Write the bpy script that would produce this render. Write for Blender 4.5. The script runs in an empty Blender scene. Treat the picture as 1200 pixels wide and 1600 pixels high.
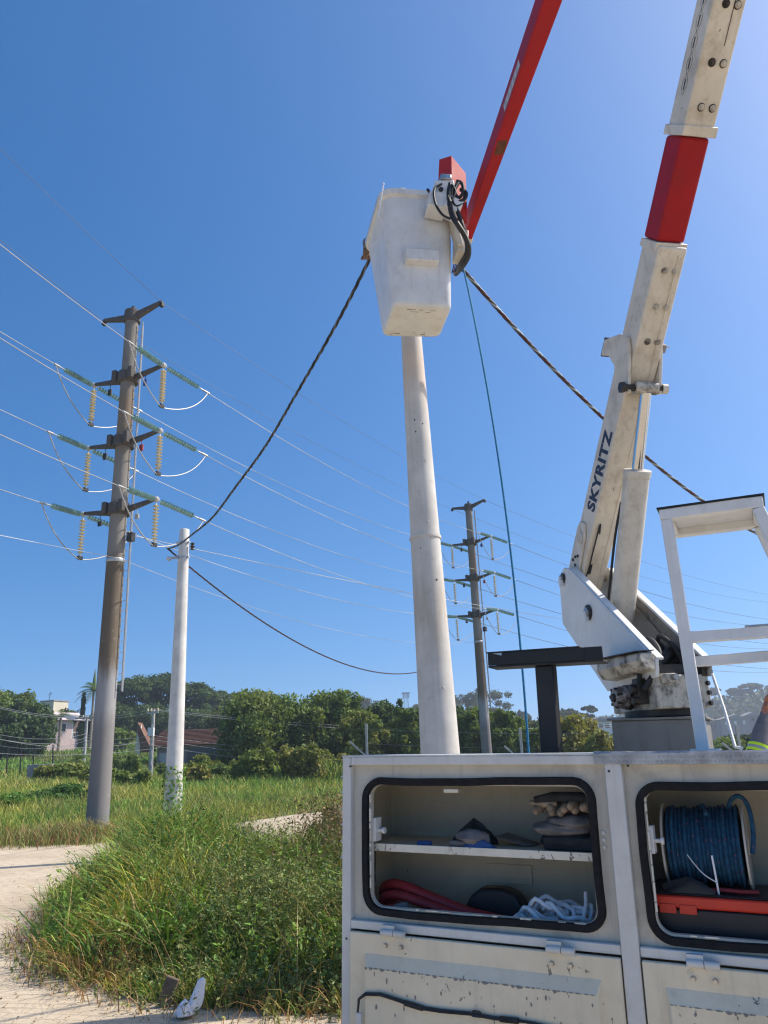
import bpy, math, random
import numpy as np
from mathutils import Vector, Matrix, Quaternion
random.seed(7)
rng = np.random.default_rng(11)
R = math.radians
scene = bpy.context.scene
col = scene.collection

# ------------------------------------------------------------------ camera
PITCH, ROLL, EYE = R(17.6), R(2.3), 1.7
_f = Vector((0, math.cos(PITCH), math.sin(PITCH)))
_r0 = Vector((1, 0, 0)); _u0 = Vector((0, -math.sin(PITCH), math.cos(PITCH)))
_r = _r0*math.cos(ROLL) - _u0*math.sin(ROLL)
_u = _u0*math.cos(ROLL) + _r0*math.sin(ROLL)
cam_data = bpy.data.cameras.new('camera')
cam_data.sensor_fit = 'HORIZONTAL'; cam_data.sensor_width = 36; cam_data.lens = 36
cam_data.clip_start = 0.05; cam_data.clip_end = 6000
cam = bpy.data.objects.new('camera', cam_data); col.objects.link(cam)
M3 = Matrix((_r, _u, -_f)).transposed()
cam.matrix_world = Matrix.Translation((0, 0, EYE)) @ M3.to_4x4()
scene.camera = cam

# ------------------------------------------------------------------ sky, sun, exposure
SUN_AZ, SUN_EL = R(78), R(48)            # azimuth clockwise from +Y
world = bpy.data.worlds.new('World'); scene.world = world; world.use_nodes = True
wn = world.node_tree.nodes; wl = world.node_tree.links
bg = wn['Background']
sky = wn.new('ShaderNodeTexSky'); sky.sky_type = 'NISHITA'; sky.sun_disc = False
sky.sun_elevation = SUN_EL; sky.sun_rotation = SUN_AZ
sky.altitude = 300; sky.air_density = 1.0; sky.dust_density = 2.1; sky.ozone_density = 2.2
hs = wn.new('ShaderNodeHueSaturation'); hs.inputs['Saturation'].default_value = 1.33
wtc = wn.new('ShaderNodeTexCoord'); wadd = wn.new('ShaderNodeVectorMath'); wadd.operation = 'ADD'; wadd.inputs[1].default_value = (0, 0, 0.13)
wl.new(wtc.outputs['Generated'], wadd.inputs[0]); wnm = wn.new('ShaderNodeVectorMath'); wnm.operation = 'NORMALIZE'
wl.new(wadd.outputs[0], wnm.inputs[0]); wl.new(wnm.outputs[0], sky.inputs['Vector'])       # horizon band kept blue, as in the photograph
wmx = wn.new('ShaderNodeVectorMath'); wmx.operation = 'MULTIPLY'; wmx.inputs[1].default_value = (0.93, 0.975, 1.02)
wl.new(sky.outputs['Color'], wmx.inputs[0]); wl.new(wmx.outputs[0], hs.inputs['Color']); wl.new(hs.outputs['Color'], bg.inputs['Color'])
bg.inputs['Strength'].default_value = 0.15
sd = bpy.data.lights.new('sun', 'SUN'); sd.energy = 4.6; sd.angle = R(0.53); sd.color = (1.0, 0.93, 0.82)
sun = bpy.data.objects.new('sun', sd); col.objects.link(sun)
SUNV = Vector((math.sin(SUN_AZ)*math.cos(SUN_EL), math.cos(SUN_AZ)*math.cos(SUN_EL), math.sin(SUN_EL)))
sun.rotation_euler = SUNV.to_track_quat('Z', 'Y').to_euler()
scene.view_settings.view_transform = 'Standard'; scene.view_settings.look = 'None'
scene.view_settings.exposure = 0.3; scene.view_settings.gamma = 1.0
scene.view_settings.use_curve_mapping = False
scene.cycles.max_bounces = 6; scene.cycles.diffuse_bounces = 3; scene.cycles.volume_bounces = 0
scene.cycles.transparent_max_bounces = 8; scene.cycles.use_denoising = True; scene.cycles.denoising_input_passes = 'RGB_ALBEDO_NORMAL'; scene.cycles.denoising_prefilter = 'NONE'
scene.cycles.filter_width = 1.25; scene.cycles.sample_clamp_indirect = 4.0; scene.cycles.use_adaptive_sampling = False
scene.cycles.volume_step_rate = 4

# ------------------------------------------------------------------ helpers
def ray(x, y):
    return _f + _r*((x-600)/1200) - _u*((y-800)/1200)
def at(x, y, Y):
    d = ray(x, y); return Vector((0, 0, EYE)) + d*(Y/d.y)
def atz(x, y, z):
    d = ray(x, y); return Vector((0, 0, EYE)) + d*((z-EYE)/d.z)

def tag(o, label=None, cat=None, group=None, kind=None):
    if label: o['label'] = label
    if cat: o['category'] = cat
    if group: o['group'] = group
    if kind: o['kind'] = kind
    return o
def empty(name, loc=(0, 0, 0), label=None, cat=None, group=None, mat4=None):
    o = bpy.data.objects.new(name, None); col.objects.link(o)
    o.empty_display_size = 0.1
    if mat4 is not None: o.matrix_world = mat4
    else: o.location = loc
    return tag(o, label, cat, group)
def children(o):
    return [c for c in bpy.data.objects if c.parent == o]
def copy_tree(o, parent=None):
    c = o.copy(); col.objects.link(c)
    if parent is not None: c.parent = parent
    for ch in children(o): copy_tree(ch, c)
    return c

class MB:
    def __init__(s): s.v = []; s.f = []; s.m = []; s.mi = 0
    def add(s, vs, fs):
        n = len(s.v); s.v += [tuple(p) for p in vs]
        s.f += [tuple(i+n for i in f) for f in fs]; s.m += [s.mi]*len(fs)
        return s
    def box(s, c, d, rot=None):
        c = Vector(c); h = Vector(d)/2
        vs = []
        for x in (-1, 1):
            for y in (-1, 1):
                for z in (-1, 1):
                    p = Vector((x*h.x, y*h.y, z*h.z))
                    if rot is not None: p = rot @ p
                    vs.append(c+p)
        return s.add(vs, [(0,1,3,2),(4,6,7,5),(0,4,5,1),(2,3,7,6),(0,2,6,4),(1,5,7,3)])
    def span(s, a, b):            # axis-aligned box between two corners
        a = Vector(a); b = Vector(b); return s.box((a+b)/2, [abs(q) for q in (b-a)])
    def beam(s, p0, p1, w, h, side, w1=None, h1=None):
        p0 = Vector(p0); p1 = Vector(p1); t = (p1-p0).normalized(); sd_ = Vector(side)
        sd_ = (sd_-t*sd_.dot(t)).normalized(); up = sd_.cross(t).normalized()
        w1 = w if w1 is None else w1; h1 = h if h1 is None else h1
        vs = []
        for p, a, b in ((p0, w/2, h/2), (p1, w1/2, h1/2)):
            vs += [p+sd_*a+up*b, p-sd_*a+up*b, p-sd_*a-up*b, p+sd_*a-up*b]
        return s.add(vs, [(0,1,2,3),(7,6,5,4),(0,4,5,1),(1,5,6,2),(2,6,7,3),(3,7,4,0)])
    def cyl(s, p0, p1, r0, r1=None, n=16, caps=True):
        p0 = Vector(p0); p1 = Vector(p1); r1 = r0 if r1 is None else r1
        t = (p1-p0).normalized(); a = t.orthogonal().normalized(); b = t.cross(a)
        vs = [p0+(a*math.cos(2*math.pi*i/n)+b*math.sin(2*math.pi*i/n))*r0 for i in range(n)]
        vs += [p1+(a*math.cos(2*math.pi*i/n)+b*math.sin(2*math.pi*i/n))*r1 for i in range(n)]
        fs = [(i, (i+1) % n, n+(i+1) % n, n+i) for i in range(n)]
        if caps: fs += [tuple(range(n-1, -1, -1)), tuple(range(n, 2*n))]
        return s.add(vs, fs)
    def tube(s, pts, r, n=8, closed=False, flat=None):
        pts = [Vector(p) for p in pts]; N = len(pts)
        rs = r if hasattr(r, '__len__') else [r]*N
        vs = []; prev = None
        for i, p in enumerate(pts):
            if closed: t = pts[(i+1) % N]-pts[i-1]
            else: t = pts[min(i+1, N-1)]-pts[max(i-1, 0)]
            t.normalize()
            if flat is not None:
                a = Vector(flat); a = (a-t*a.dot(t)).normalized()
            else:
                a = t.orthogonal().normalized() if prev is None else (prev-t*prev.dot(t)).normalized()
            prev = a; b = t.cross(a)
            for k in range(n):
                th = 2*math.pi*k/n
                vs.append(p+(a*math.cos(th)+b*math.sin(th))*rs[i])
        fs = []
        for i in range(N if closed else N-1):
            j = (i+1) % N
            fs += [(i*n+k, i*n+(k+1) % n, j*n+(k+1) % n, j*n+k) for k in range(n)]
        if not closed: fs += [tuple(range(n-1, -1, -1)), tuple((N-1)*n+k for k in range(n))]
        return s.add(vs, fs)
    def prism(s, poly, ext):
        poly = [Vector(p) for p in poly]; e = Vector(ext); n = len(poly)
        vs = poly+[p+e for p in poly]
        fs = [tuple(range(n-1, -1, -1)), tuple(range(n, 2*n))]
        fs += [(i, (i+1) % n, n+(i+1) % n, n+i) for i in range(n)]
        return s.add(vs, fs)
    def lathe(s, prof, c=(0, 0, 0), n=16, axis=None):
        c = Vector(c); q = Quaternion() if axis is None else Vector((0, 0, 1)).rotation_difference(Vector(axis))
        vs = []
        for r_, z in prof:
            for k in range(n):
                th = 2*math.pi*k/n
                vs.append(c+q @ Vector((r_*math.cos(th), r_*math.sin(th), z)))
        fs = []
        for i in range(len(prof)-1):
            fs += [(i*n+k, i*n+(k+1) % n, (i+1)*n+(k+1) % n, (i+1)*n+k) for k in range(n)]
        fs += [tuple(range(n-1, -1, -1)), tuple((len(prof)-1)*n+k for k in range(n))]
        return s.add(vs, fs)
    def blob(s, c, rad, n=10, jit=0.0, seed=0):
        rr = random.Random(seed); c = Vector(c); vs = []; m = n//2+1
        for i in range(1, m):
            ph = math.pi*i/m
            for k in range(n):
                th = 2*math.pi*k/n; j = 1+rr.uniform(-jit, jit)
                vs.append(c+Vector((rad[0]*math.sin(ph)*math.cos(th)*j, rad[1]*math.sin(ph)*math.sin(th)*j, rad[2]*math.cos(ph)*j)))
        top = len(vs); vs += [c+Vector((0, 0, rad[2])), c-Vector((0, 0, rad[2]))]
        fs = []
        for i in range(m-2):
            fs += [(i*n+k, (i+1)*n+k, (i+1)*n+(k+1) % n, i*n+(k+1) % n) for k in range(n)]
        fs += [(top, k, (k+1) % n) for k in range(n)]
        fs += [(top+1, (m-2)*n+(k+1) % n, (m-2)*n+k) for k in range(n)]
        return s.add(vs, fs)
    def xf(s, M):
        s.v = [tuple(M @ Vector(p)) for p in s.v]; return s
    def obj(s, name, mat, parent=None, smooth=35, bevel=0, off=None, seg=2, sub=0):
        me = bpy.data.meshes.new(name)
        vs = s.v if off is None else [tuple(Vector(p)-Vector(off)) for p in s.v]
        me.from_pydata(vs, [], s.f)
        mats = mat if isinstance(mat, (list, tuple)) else [mat]
        for m in mats: me.materials.append(m)
        if len(mats) > 1: me.polygons.foreach_set('material_index', s.m)
        import bmesh
        bm = bmesh.new(); bm.from_mesh(me); bmesh.ops.recalc_face_normals(bm, faces=bm.faces); bm.to_mesh(me); bm.free()
        if smooth:
            me.polygons.foreach_set('use_smooth', [True]*len(me.polygons)); me.set_sharp_from_angle(angle=R(smooth))
        me.update()
        o = bpy.data.objects.new(name, me); col.objects.link(o)
        if parent is not None: o.parent = parent
        if bevel:
            b = o.modifiers.new('edge', 'BEVEL'); b.width = bevel; b.segments = seg; b.limit_method = 'ANGLE'; b.angle_limit = R(40)
        if sub:
            b = o.modifiers.new('sub', 'SUBSURF'); b.levels = sub; b.render_levels = sub
        return o

def np_mesh(name, verts, faces, mat, colors=None, parent=None, smooth=False):
    """verts (N,3), faces (M,k) all of one size"""
    verts = np.asarray(verts, dtype=np.float32); faces = np.asarray(faces, dtype=np.int32); k = faces.shape[1]
    me = bpy.data.meshes.new(name)
    me.vertices.add(len(verts)); me.vertices.foreach_set('co', verts.ravel())
    me.loops.add(faces.size); me.loops.foreach_set('vertex_index', faces.ravel())
    me.polygons.add(len(faces)); me.polygons.foreach_set('loop_start', np.arange(0, faces.size, k, dtype=np.int32))
    me.polygons.foreach_set('loop_total', np.full(len(faces), k, dtype=np.int32))
    if smooth: me.polygons.foreach_set('use_smooth', np.ones(len(faces), dtype=bool))
    if colors is not None:
        a = me.color_attributes.new('tint', 'FLOAT_COLOR', 'POINT')
        c4 = np.ones((len(verts), 4), dtype=np.float32); c4[:, :3] = colors
        a.data.foreach_set('color', c4.ravel())
    me.materials.append(mat); me.update(calc_edges=True); me.validate()
    o = bpy.data.objects.new(name, me); col.objects.link(o)
    if parent is not None: o.parent = parent
    return o

# ------------------------------------------------------------------ materials
def nmat(name):
    m = bpy.data.materials.new(name); m.use_nodes = True
    nt = m.node_tree; b = nt.nodes['Principled BSDF']
    return m, nt, b
def N(nt, t, **kw):
    n = nt.nodes.new(t)
    for k, v in kw.items():
        if k in n.inputs: n.inputs[k].default_value = v
        else: setattr(n, k, v)
    return n
def ramp(nt, fac, lo, hi):
    n = nt.nodes.new('ShaderNodeMapRange'); n.interpolation_type = 'SMOOTHSTEP'
    n.inputs['From Min'].default_value = lo; n.inputs['From Max'].default_value = hi
    nt.links.new(fac, n.inputs['Value']); return n.outputs['Result']
def mixc(nt, fac, a, b, mode='MIX'):
    n = nt.nodes.new('ShaderNodeMix'); n.data_type = 'RGBA'; n.blend_type = mode
    for sock, v in ((n.inputs['Factor'], fac), (n.inputs['A'], a), (n.inputs['B'], b)):
        s = [i for i in n.inputs if i.name == sock.name and i.type in (('VALUE',) if sock.name == 'Factor' else ('RGBA',))][0]
        if hasattr(v, 'is_linked') or hasattr(v, 'links'): nt.links.new(v, s)
        else: s.default_value = v if not isinstance(v, tuple) else (*v[:3], 1)
    return [o for o in n.outputs if o.type == 'RGBA'][0]
def mul(nt, a, b):
    n = nt.nodes.new('ShaderNodeMath'); n.operation = 'MULTIPLY'
    for i, v in enumerate((a, b)):
        if hasattr(v, 'links'): nt.links.new(v, n.inputs[i])
        else: n.inputs[i].default_value = v
    return n.outputs[0]
def coords(nt, scale=(1, 1, 1), kind='Object'):
    tc = nt.nodes.new('ShaderNodeTexCoord'); mp = nt.nodes.new('ShaderNodeMapping')
    mp.inputs['Scale'].default_value = scale; nt.links.new(tc.outputs[kind], mp.inputs['Vector']); return mp.outputs['Vector']
def noise(nt, vec, scale, detail=4, rough=0.55):
    n = N(nt, 'ShaderNodeTexNoise', Scale=scale, Detail=detail, Roughness=rough); nt.links.new(vec, n.inputs['Vector']); return n.outputs['Fac']
def bump(nt, b, h, strength=0.2, dist=0.01):
    n = N(nt, 'ShaderNodeBump', Strength=strength, Distance=dist); nt.links.new(h, n.inputs['Height']); nt.links.new(n.outputs['Normal'], b.inputs['Normal'])

def paint(name, c, rough=0.45, dirt=(0.30, 0.25, 0.18), dirt_amt=0.35, chips=None, chip_lo=0.66, streak=0.3, var=0.08, metal=0.0, chip_scale=22, spec=0.5, dscale=6.5, dlo=0.45, dhi=0.8):
    m, nt, b = nmat(name)
    v = coords(nt)
    n1 = noise(nt, v, 3.1, 6, 0.6)
    base = mixc(nt, ramp(nt, n1, 0.3, 0.7), tuple(x*(1-var) for x in c), tuple(min(1, x*(1+var)) for x in c))
    d1 = mul(nt, ramp(nt, noise(nt, v, dscale, 8, 0.7), dlo, dhi), dirt_amt)
    base = mixc(nt, d1, base, dirt)
    if streak:
        vs = coords(nt, (26, 26, 1.6)); st = mul(nt, ramp(nt, noise(nt, vs, 1.0, 4, 0.6), 0.52, 0.8), streak)
        base = mixc(nt, st, base, dirt)
    if chips:
        big = ramp(nt, noise(nt, v, 4.3, 2), 0.42, 0.62)
        cn = N(nt, 'ShaderNodeTexNoise', Scale=chip_scale, Detail=6.0, Roughness=0.62, Distortion=0.6)
        nt.links.new(coords(nt, (1.6, 1.6, 0.9)), cn.inputs['Vector'])
        ch = mul(nt, ramp(nt, cn.outputs['Fac'], chip_lo, chip_lo+0.015), big)
        base = mixc(nt, ch, base, chips)
    nt.links.new(base, b.inputs['Base Color'])
    b.inputs['Roughness'].default_value = rough; b.inputs['Metallic'].default_value = metal; b.inputs['Specular IOR Level'].default_value = spec
    rr = N(nt, 'ShaderNodeMapRange'); rr.inputs['To Min'].default_value = rough*0.8; rr.inputs['To Max'].default_value = min(1, rough*1.35)
    nt.links.new(n1, rr.inputs['Value']); nt.links.new(rr.outputs['Result'], b.inputs['Roughness'])
    bump(nt, b, noise(nt, v, 60, 3), 0.06, 0.002)
    return m
def plain(name, c, rough=0.6, metal=0.0, var=0.15, scale=12, bmp=0.1, spec=0.5):
    m, nt, b = nmat(name); v = coords(nt)
    n1 = noise(nt, v, scale, 5, 0.6)
    nt.links.new(mixc(nt, ramp(nt, n1, 0.3, 0.7), tuple(x*(1-var) for x in c), tuple(min(1, x*(1+var)) for x in c)), b.inputs['Base Color'])
    b.inputs['Roughness'].default_value = rough; b.inputs['Metallic'].default_value = metal; b.inputs['Specular IOR Level'].default_value = spec
    if bmp: bump(nt, b, noise(nt, v, scale*6, 3), bmp, 0.004)
    return m
def leafmat(name, trans=0.35, rough=0.55, gain=(1, 1, 1)):
    m, nt, b = nmat(name)
    at_ = nt.nodes.new('ShaderNodeVertexColor'); at_.layer_name = 'tint'
    c = mixc(nt, 1.0, at_.outputs['Color'], gain, 'MULTIPLY')
    nt.links.new(c, b.inputs['Base Color']); b.inputs['Roughness'].default_value = rough
    b.inputs['Specular IOR Level'].default_value = 0.16
    tr = nt.nodes.new('ShaderNodeBsdfTranslucent'); tc = mixc(nt, 1.0, c, (1.25, 1.25, 0.6), 'MULTIPLY'); nt.links.new(tc, tr.inputs['Color'])
    mx = nt.nodes.new('ShaderNodeMixShader'); mx.inputs[0].default_value = trans
    nt.links.new(b.outputs[0], mx.inputs[1]); nt.links.new(tr.outputs[0], mx.inputs[2])
    nt.links.new(mx.outputs[0], nt.nodes['Material Output'].inputs['Surface'])
    return m

def concrete(name, c, bands=None, seam=None, streak=0.35, warm=(0.36, 0.30, 0.23), scale=3.0):
    """bands: list of (z0, z1, colour) along the object's own z, soft edged"""
    m, nt, b = nmat(name); v = coords(nt)
    base = mixc(nt, ramp(nt, noise(nt, v, scale, 7, 0.62), 0.3, 0.7), tuple(x*0.86 for x in c), tuple(min(1, x*1.1) for x in c))
    if bands:
        tc = nt.nodes.new('ShaderNodeTexCoord'); sx = nt.nodes.new('ShaderNodeSeparateXYZ'); nt.links.new(tc.outputs['Object'], sx.inputs[0])
        wob = nt.nodes.new('ShaderNodeMath'); wob.operation = 'MULTIPLY_ADD'; wob.inputs[1].default_value = 1.2; wob.inputs[2].default_value = -0.6
        nt.links.new(noise(nt, coords(nt, (9, 9, 0.5)), 1.0, 5, 0.7), wob.inputs[0])
        ad = nt.nodes.new('ShaderNodeMath'); nt.links.new(sx.outputs['Z'], ad.inputs[0]); nt.links.new(wob.outputs[0], ad.inputs[1])
        for z0, z1, cc, sharp in bands:
            z = sx.outputs['Z'] if sharp else ad.outputs[0]
            k = 0.01 if sharp else 0.35
            f = mul(nt, ramp(nt, z, z0-k, z0+k), ramp(nt, z, z1+k, z1-k))
            base = mixc(nt, mul(nt, f, 0.9), base, cc)
    st = mul(nt, ramp(nt, noise(nt, coords(nt, (22, 22, 0.7)), 1.0, 5, 0.65), 0.5, 0.75), streak)
    base = mixc(nt, st, base, tuple(x*0.55 for x in warm))
    sp = mul(nt, ramp(nt, noise(nt, v, 9, 4), 0.62, 0.72), 0.35); base = mixc(nt, sp, base, warm)
    nt.links.new(base, b.inputs['Base Color']); b.inputs['Roughness'].default_value = 0.85
    bump(nt, b, noise(nt, v, 35, 6, 0.7), 0.25, 0.006)
    return m

MAT = {}
MAT['truck'] = paint('truck_white', (0.62, 0.61, 0.57), 0.42, chips=(0.10, 0.09, 0.08), chip_lo=0.70, dirt_amt=0.28, streak=0.28)
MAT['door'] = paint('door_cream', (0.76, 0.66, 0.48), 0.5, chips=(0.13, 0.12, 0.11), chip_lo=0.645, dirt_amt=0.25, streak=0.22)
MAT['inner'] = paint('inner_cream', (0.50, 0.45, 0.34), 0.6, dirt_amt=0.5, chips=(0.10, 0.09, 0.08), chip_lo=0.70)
MAT['shelf'] = paint('shelf_edge', (0.70, 0.66, 0.55), 0.5, chips=(0.08, 0.07, 0.06), chip_lo=0.60, dirt_amt=0.3, chip_scale=34)
MAT['boom'] = paint('boom_white', (0.68, 0.61, 0.50), 0.42, dirt=(0.26, 0.19, 0.10), dirt_amt=0.42, chips=(0.10, 0.055, 0.03), chip_lo=0.675, streak=0.42, dscale=9, dlo=0.45, dhi=0.72)
MAT['boomdirty'] = paint('boom_grimy', (0.56, 0.51, 0.42), 0.45, dirt=(0.055, 0.042, 0.03), dirt_amt=0.95, chips=(0.05, 0.035, 0.025), chip_lo=0.62, streak=0.75, dscale=13, dlo=0.42, dhi=0.66)
MAT['red'] = paint('boom_red', (0.345, 0.007, 0.012), 0.42, dirt=(0.12, 0.02, 0.015), dirt_amt=0.35, streak=0.25, var=0.10, spec=0.22)
MAT['bucket'] = paint('bucket_white', (0.66, 0.66, 0.65), 0.28, dirt=(0.36, 0.31, 0.23), dirt_amt=0.38, streak=0.28, chips=(0.16, 0.13, 0.10), chip_lo=0.72, dscale=8, dlo=0.48, dhi=0.75)
MAT['whitesteel'] = paint('white_steel', (0.74, 0.73, 0.70), 0.42, dirt=(0.35, 0.32, 0.27), dirt_amt=0.3, streak=0.2, chips=(0.1, 0.08, 0.07), chip_lo=0.74)
MAT['black'] = paint('black_steel', (0.008, 0.008, 0.009), 0.55, dirt=(0.05, 0.045, 0.04), dirt_amt=0.25, streak=0.15)
MAT['face'] = paint('locker_face_paint', (0.56, 0.525, 0.44), 0.5, dirt=(0.16, 0.14, 0.12), dirt_amt=0.5, chips=(0.08, 0.07, 0.06), chip_lo=0.70, streak=0.35)
MAT['shadegrime'] = paint('shade_and_grime', (0.27, 0.25, 0.22), 0.5, dirt=(0.03, 0.024, 0.018), dirt_amt=0.9, streak=0.7, chips=(0.03, 0.02, 0.015), chip_lo=0.62)  # dark grey carries the shade between the turret plates, plus grime
MAT['rubber'] = plain('rubber', (0.010, 0.010, 0.012), 0.75, 0, 0.4, 30, spec=0.25)
MAT['hose'] = plain('hose_black', (0.014, 0.014, 0.015), 0.6, 0, 0.4, 40)
MAT['grease'] = plain('greasy_iron', (0.035, 0.028, 0.022), 0.42, 0.2, 0.6, 14, 0.4)
MAT['steel'] = plain('steel', (0.42, 0.41, 0.39), 0.35, 0.9, 0.25, 9)
MAT['chrome'] = plain('chrome', (0.62, 0.62, 0.62), 0.14, 1.0, 0.05, 9, 0)
MAT['galv'] = plain('galvanised', (0.45, 0.46, 0.47), 0.5, 0.55, 0.2, 20)
MAT['plate'] = plain('aluminium_plate', (0.36, 0.36, 0.36), 0.42, 0.75, 0.25, 18)
MAT['pedestal'] = paint('pedestal_grey', (0.22, 0.21, 0.195), 0.5, dirt=(0.10, 0.08, 0.06), dirt_amt=0.5, streak=0.5)
MAT['wire'] = plain('aluminium_wire', (0.38, 0.38, 0.38), 0.5, 0.4, 0.1, 3, 0)
MAT['wiredark'] = plain('steel_wire', (0.12, 0.13, 0.15), 0.5, 0.3, 0.1, 3, 0)
MAT['cableblack'] = plain('cable_black', (0.018, 0.018, 0.02), 0.5, 0, 0.3, 20)
MAT['cablered'] = plain('cable_red', (0.075, 0.012, 0.018), 0.5, 0, 0.2, 20)
MAT['cablegrey'] = plain('cable_bare', (0.26, 0.30, 0.33), 0.45, 0.4, 0.2, 20)
MAT['glass'] = plain('glass_green', (0.21, 0.34, 0.30), 0.08, 0, 0.2, 8, 0, spec=0.9)
MAT['porcelain'] = plain('porcelain_cream', (0.66, 0.58, 0.40), 0.2, 0, 0.12, 8, 0)
MAT['ropeblue'] = plain('rope_blue', (0.010, 0.16, 0.30), 0.75, 0, 0.25, 40, 0.3)
MAT['ropewhite'] = plain('rope_white', (0.72, 0.72, 0.74), 0.75, 0, 0.15, 40, 0.3)
MAT['orange'] = plain('plastic_orange', (0.62, 0.035, 0.012), 0.45, 0, 0.08, 6, 0)
MAT['blackplastic'] = plain('plastic_black', (0.012, 0.012, 0.016), 0.45, 0, 0.2, 9, 0.1)
MAT['cardboard'] = plain('reel_board', (0.55, 0.52, 0.47), 0.8, 0, 0.1, 9)
MAT['redcloth'] = plain('red_cover', (0.30, 0.02, 0.025), 0.55, 0, 0.2, 9, 0.2)
MAT['darkcloth'] = plain('dark_cloth', (0.022, 0.024, 0.026), 0.85, 0, 0.4, 14, 0.4)
MAT['greycloth'] = plain('grey_cloth', (0.16, 0.15, 0.145), 0.9, 0, 0.3, 14, 0.4)
MAT['leather'] = plain('leather_tan', (0.30, 0.23, 0.16), 0.8, 0, 0.35, 16, 0.4)
MAT['bluecloth'] = plain('blue_cloth', (0.03, 0.08, 0.22), 0.85, 0, 0.3, 14, 0.3)
MAT['plasticwhite'] = plain('bag_plastic', (0.72, 0.74, 0.78), 0.35, 0, 0.1, 9, 0.3)
MAT['uniform'] = plain('uniform_grey', (0.13, 0.13, 0.145), 0.9, 0, 0.15, 18, 0.3)
MAT['hivis'] = plain('hivis_yellow', (0.60, 0.85, 0.02), 0.6, 0, 0.05, 30, 0)
MAT['silver'] = plain('silver_tape', (0.36, 0.37, 0.38), 0.4, 0.3, 0.05, 30, 0)
MAT['skin'] = plain('skin', (0.36, 0.15, 0.09), 0.55, 0, 0.15, 18, 0.1)
MAT['glovebrown'] = plain('glove_brown', (0.22, 0.13, 0.075), 0.8, 0, 0.3, 18, 0.3)
MAT['helmet'] = plain('helmet_white', (0.7, 0.7, 0.66), 0.35, 0, 0.05, 8, 0)
MAT['ink'] = plain('ink_navy', (0.012, 0.02, 0.05), 0.5, 0, 0.2, 20, 0)
MAT['sticker'] = plain('sticker_pale', (0.50, 0.50, 0.50), 0.4, 0, 0.15, 30, 0)
MAT['concnew'] = concrete('concrete_new', (0.59, 0.56, 0.51), bands=[(2.72, 2.98, (0.42, 0.34, 0.25), False), (5.0, 5.45, (0.58, 0.46, 0.37), False)], streak=0.22)
MAT['concshort'] = concrete('concrete_short', (0.62, 0.60, 0.56), streak=0.28)
MAT['conctall'] = concrete('concrete_tall', (0.20, 0.18, 0.155), bands=[(-1, 2.95, (0.205, 0.195, 0.19), True), (2.95, 4.3, (0.31, 0.31, 0.315), False), (4.3, 7.6, (0.125, 0.092, 0.058), False), (7.6, 10.5, (0.23, 0.21, 0.185), False), (11.0, 13.0, (0.20, 0.145, 0.095), False)], streak=0.8, scale=2.0)
MAT['concarm'] = concrete('concrete_arm', (0.085, 0.075, 0.068), streak=0.3)
MAT['concold'] = concrete('concrete_old', (0.42, 0.41, 0.39), streak=0.3)
MAT['pinkwall'] = plain('pink_wall', (0.62, 0.47, 0.45), 0.85, 0, 0.06, 1.2)
MAT['creamwall'] = plain('cream_wall', (0.62, 0.56, 0.42), 0.85, 0, 0.06, 1.2)
MAT['greywall'] = plain('grey_wall', (0.30, 0.28, 0.27), 0.85, 0, 0.12, 1.2)
MAT['mauve'] = plain('mauve_and_shade', (0.26, 0.20, 0.20), 0.85, 0, 0.1, 1.2)  # shade put into wall colour for tower side and porch; also a brown wall
MAT['roofbrown'] = plain('tile_brown', (0.17, 0.085, 0.055), 0.85, 0, 0.25, 2.5)
MAT['roofpink'] = plain('roof_pale', (0.66, 0.55, 0.52), 0.8, 0, 0.08, 2)
MAT['glassdark'] = plain('window_glass', (0.03, 0.035, 0.04), 0.12, 0, 0.2, 2, 0)
MAT['white'] = plain('white_trim', (0.7, 0.7, 0.68), 0.7, 0, 0.06, 5)
MAT['bark'] = plain('bark', (0.10, 0.075, 0.055), 0.95, 0, 0.35, 5, 0.5)
MAT['barkpale'] = plain('bark_pale', (0.26, 0.22, 0.17), 0.95, 0, 0.3, 5, 0.5)
MAT['leaf'] = leafmat('leaf_green', 0.30, 0.55, (1.18, 1.15, 1.1))
MAT['grass'] = leafmat('grass_blade', 0.22, 0.5, (1.30, 1.24, 1.15))
# ------------------------------------------------------------------ terrain
EX = np.array([-400, -60, -14, -9.6, -7.2, -5.0, -3.3, 3, 20, 60, 400]); EYv = np.array([17, 18, 19.3, 20, 19.2, 23.2, 26.6, 32, 40, 52, 90])
def sstep(t): t = np.clip(t, 0, 1); return t*t*(3-2*t)
def ground_z(x, y):
    x = np.asarray(x, float); y = np.asarray(y, float)
    e = np.interp(x, EX, EYv); t = y-e-0.3
    z = 0.75*sstep(t/26.0)
    left = sstep((6-x)/28.0)
    z = z + left*np.where(y > 50, (np.minimum(y, 150)-50)*0.062, 0)
    z = z + 0.10*np.sin(x*0.31+y*0.17)*sstep((t-2)/10)
    return z
def gz(x, y): return float(ground_z(x, y))
xs = np.concatenate([np.linspace(-900, -80, 18), np.linspace(-76, 76, 120), np.linspace(80, 900, 18)])
ys = np.concatenate([np.linspace(-60, 14, 18), np.linspace(15, 70, 84), np.linspace(72, 170, 40), np.linspace(180, 1500, 16)])
X, Y = np.meshgrid(xs, ys); Z = ground_z(X, Y)
nx, ny = len(xs), len(ys)
idx = np.arange(nx*ny).reshape(ny, nx)
F4 = np.stack([idx[:-1, :-1], idx[:-1, 1:], idx[1:, 1:], idx[1:, :-1]], -1).reshape(-1, 4)
m, nt, b = nmat('soil'); v = coords(nt)
c1 = mixc(nt, ramp(nt, noise(nt, v, 0.35, 6, 0.6), 0.35, 0.65), (0.085, 0.12, 0.03), (0.13, 0.14, 0.045))
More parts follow.
